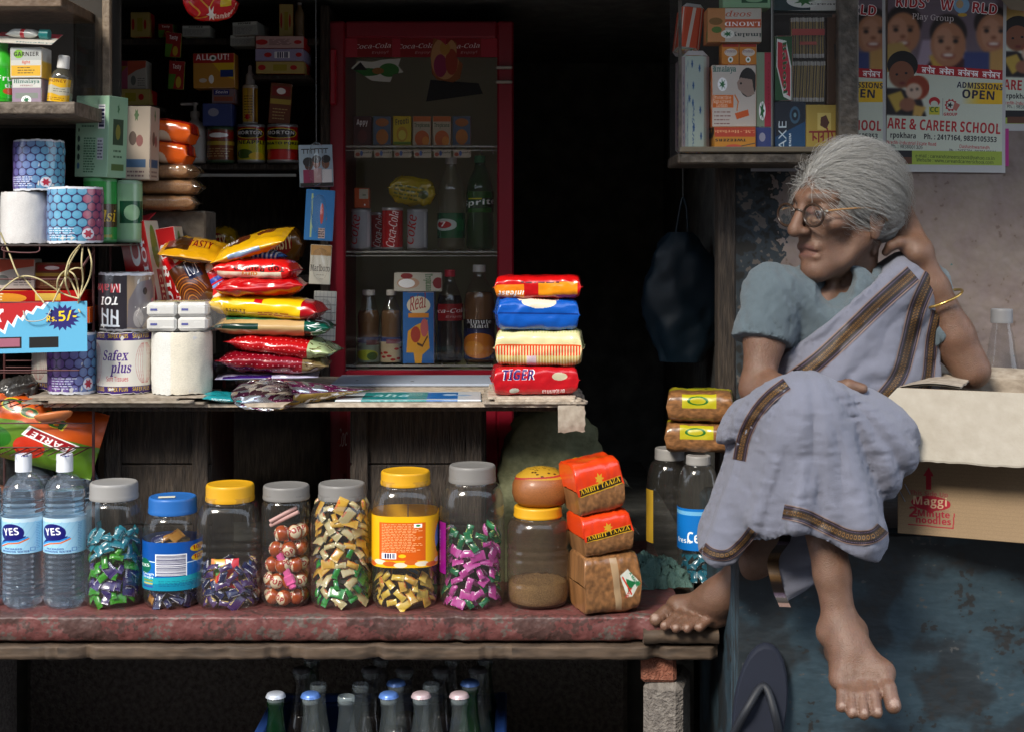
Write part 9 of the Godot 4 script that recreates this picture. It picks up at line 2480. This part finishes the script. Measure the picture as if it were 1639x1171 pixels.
	part(t, "sari_border", border(sk, v2([1124, 862, 1142, 876, 1162, 878, 1182, 862, 1198, 842]), 18.0, 0.0016, 6), mb, -base)
	part(t, "sari_border", border(sk, v2([1266, 622, 1240, 642, 1218, 668, 1202, 700, 1194, 738]), 22.0, 0.0016, 6), mb, -base)
	# loose end hanging behind the shin
	var lp := PackedVector3Array()
	var ctl := [[[1262, 852], [1240, 905], [1258, 968]], [[1285, 852], [1275, 910], [1264, 962]], [[1310, 856], [1312, 905], [1290, 948]], [[1330, 860], [1330, 890], [1312, 930]]]
	for cc in ctl:
		var col := curve([P(cc[0][0], cc[0][1], 0.17), P(cc[1][0], cc[1][1], 0.18), P(cc[2][0], cc[2][1], 0.185)], 8)
		for k in col.size(): lp.append(col[k] + Vector3(0, 0, 0.008 * sin(k * 0.9 + cc[0][0])) - base)
	part(t, "sari_end", MB.new().grid(lp, 17, 4, false).done(), lilac)
	var edge := PackedVector3Array()
	for k in 17:
		edge.append(lp[k] + Vector3(-0.012, 0, 0.003)); edge.append(lp[k] + Vector3(0.006, 0, 0.006))
	part(t, "sari_border", MB.new().grid(edge, 2, 17, false, null, Rect2(0, 0, 1, 1)).done(), mb)

func head_things(t: Node3D, base: Vector3, H: Transform3D):
	# glasses
	var frame := mat(0.035, 0.02, 0.013, 0.25)
	var gl := thing_part(t, "glasses")
	gl.transform = Transform3D(H.basis, H.origin - base)
	var lens_m := clear(0.1, 0.03, Color(0.5, 0.5, 0.5))
	for s in [-1, 1]:
		var ring := []
		for k in 29:
			var a := TAU * k / 28
			ring.append(Vector3(s * (0.034 + 0.0235 * cos(a)), -0.003 + 0.019 * sin(a), 0.1 - 0.1 * pow(absf(s * 0.034 + s * 0.0235 * cos(a)), 1.6) * 1.6))
		part(gl, "rim", MB.new().tube(ring, 0.0024, 7, false).done(), frame)
		var lm := MB.new()
		var cen := Vector3(s * 0.034, -0.003, 0.0985)
		var pts := PackedVector3Array()
		for r in 2:
			for k in 29: pts.append(cen.lerp(ring[k], 0.02 if r == 0 else 1.0) + Vector3(0, 0, 0.0))
		lm.grid(pts, 29, 2, true)
		part(gl, "lens", lm.done(), lens_m)
		part(gl, "temple", MB.new().tube([Vector3(s * 0.056, 0.004, 0.091), Vector3(s * 0.073, 0.006, 0.07), Vector3(s * 0.0775, 0.006, 0.02), Vector3(s * 0.078, 0.0, -0.015), Vector3(s * 0.077, -0.02, -0.03)], 0.0016, 6).done(), mat(0.3, 0.16, 0.06, 0.3))
		part(gl, "hinge", bx(0.006, 0.004, 0.006, 0.001), mat(0.5, 0.48, 0.42, 0.3, 0.8), Vector3(s * 0.0575, 0.004, 0.0915))
		var eye := MB.new()
		var ep := PackedVector3Array()
		for r in 9:
			for q in 17: ep.append(Vector3(sin(PI * r / 8) * cos(TAU * q / 16) * 0.0118, sin(PI * r / 8) * sin(TAU * q / 16) * 0.0088, cos(PI * r / 8) * 0.0118))
		eye.grid(ep, 17, 9, true, Vector3.ZERO)
		var eb := part(t, "eye", eye.done(), mat(0.34, 0.31, 0.28, 0.2), H * Vector3(s * 0.031, 0.0, 0.0765) - base)
		eb.basis = H.basis
		part(eb, "iris", MB.new().lathe(v2([0.0, 0.0012, 0.004, 0.0008, 0.0055, 0.0]), 14).done(), mat(0.03, 0.015, 0.01, 0.15), Vector3(0, -0.002, 0.0112), Vector3(90, 0, 0))
	part(gl, "bridge", MB.new().tube(curve([Vector3(-0.0115, 0.002, 0.0995), Vector3(0.0, 0.008, 0.106), Vector3(0.0115, 0.002, 0.0995)]), 0.0018, 6).done(), frame)
	# hair: a combed cap and strands swept back to a knot at the nape
	var grey := func(p: Vector3) -> Color:
		var k := 0.5 + 0.5 * noise.get_noise_3d(p.x * 50, p.y * 50, p.z * 50)
		return Color(0.2, 0.19, 0.175).lerp(Color(0.36, 0.35, 0.33), k)
	var inv := H.affine_inverse()
	var hf := Field.new()
	hf.ell(H * Vector3(0, 0.024, -0.018), Vector3(0.075, 0.081, 0.098), H.basis, 0.01)
	hf.ell(H * Vector3(0, -0.03, -0.082), Vector3(0.045, 0.036, 0.032), H.basis, 0.03)
	hf.ell(H * Vector3(0, -0.012, -0.055), Vector3(0.07, 0.05, 0.045), H.basis, 0.03)
	hf.bend = func(p: Vector3) -> float:
		var q: Vector3 = inv * p
		return 0.0022 * sin(q.y * 330.0 + q.z * 120.0 + 3.0 * noise.get_noise_3d(q.x * 20, q.y * 20, q.z * 12)) + 0.003 * noise.get_noise_3d(q.x * 25, q.y * 40, q.z * 16)
	hf.trim = func(p: Vector3) -> float:
		var q: Vector3 = inv * p
		# hairline: high on the brow, down in front of the ear
		var line := 0.07 - 0.14 * (q.y - 0.02) if q.y > 0.02 else 0.07 - 0.95 * (0.02 - q.y)
		return maxf((q.z - line) * 0.75 + 0.004 * noise.get_noise_3d(q.x * 40, q.y * 60, 0.0), (-0.062 - q.y))
	var m := MB.new()
	hf.mesh(m, H.origin - Vector3(0.14, 0.09, 0.13), H.origin + Vector3(0.14, 0.14, 0.13), 0.0042, grey)
	var cap_n := m.v.size()
	var r := RandomNumberGenerator.new(); r.seed = 77
	var knot := Vector3(0, -0.035, -0.1)
	for lock in 1000:
		# a lock starts along the hairline or on the crown
		var az := r.randf_range(-1.75, 1.75); var el := r.randf_range(-0.15, 1.45)
		var dir := Vector3(sin(az) * cos(el), sin(el), cos(az) * cos(el) * 0.9 + 0.05)
		var start := Vector3(0, 0.024, -0.018) + dir * Vector3(0.077, 0.083, 0.1)
		if start.z > 0.075 or (start.y < 0.0 and start.z > 0.03): continue
		var wig := r.randf_range(0, 50.0)
		var wild := r.randf() < 0.26
		for s in 7:
			var p := start + Vector3(r.randf_range(-1, 1), r.randf_range(-1, 1), r.randf_range(-1, 1)) * 0.006
			var tone := r.randf_range(0.27, 0.5)
			var path := PackedVector3Array()
			var steps := 13
			var lift := r.randf_range(0.0005, 0.0045) + (r.randf_range(0.003, 0.02) if wild else 0.0)
			var to_knot := knot + Vector3(r.randf_range(-0.03, 0.03), r.randf_range(-0.012, 0.03), r.randf_range(-0.01, 0.01))
			for k in steps:
				var e := (p - Vector3(0, 0.024, -0.018)) / Vector3(0.0765, 0.0825, 0.1)
				var n := (e / Vector3(0.0765, 0.0825, 0.1)).normalized()
				var out := p
				if e.length() > 0.001 and p.y > -0.03: out = Vector3(0, 0.024, -0.018) + e.normalized() * (Vector3(0.0765, 0.0825, 0.1) + Vector3.ONE * (lift * sin(PI * minf(1.0, (k + 2.0) / steps)) + (lift * 0.6 * k / steps if wild else 0.0)))
				path.append(H * out)
				var go := (to_knot - p)
				go -= n * go.dot(n)
				p += go.normalized() * 0.0125 + Vector3(noise.get_noise_2d(wig + k * 0.5, s * 0.3), noise.get_noise_2d(wig + 20 + k * 0.5, s * 0.3) * 1.3, 0) * 0.0055
				if p.distance_to(to_knot) < 0.015: break
			if path.size() > 3: m.strand(path, 0.00028, Color(tone, tone * 0.985, tone * 0.95))
	shift(m, base)
	m.t.clear()
	var mh := StandardMaterial3D.new()
	mh.vertex_color_use_as_albedo = true
	mh.roughness = 0.45
	part(t, "hair", m.done(), mh)

func build_all():
	slab_and_below()
	jars()
	shelf_board()
	tissue()
	snack_stack()
	biscuits()
	make_prints()
	back_shelves()
	hanging_packs()
	fridge()
	left_side()
	cabinet()
	posters()
	noodle_carton()
	woman()
	wrapping().albedo_texture = ImageTexture.create_from_image(wrap_im)
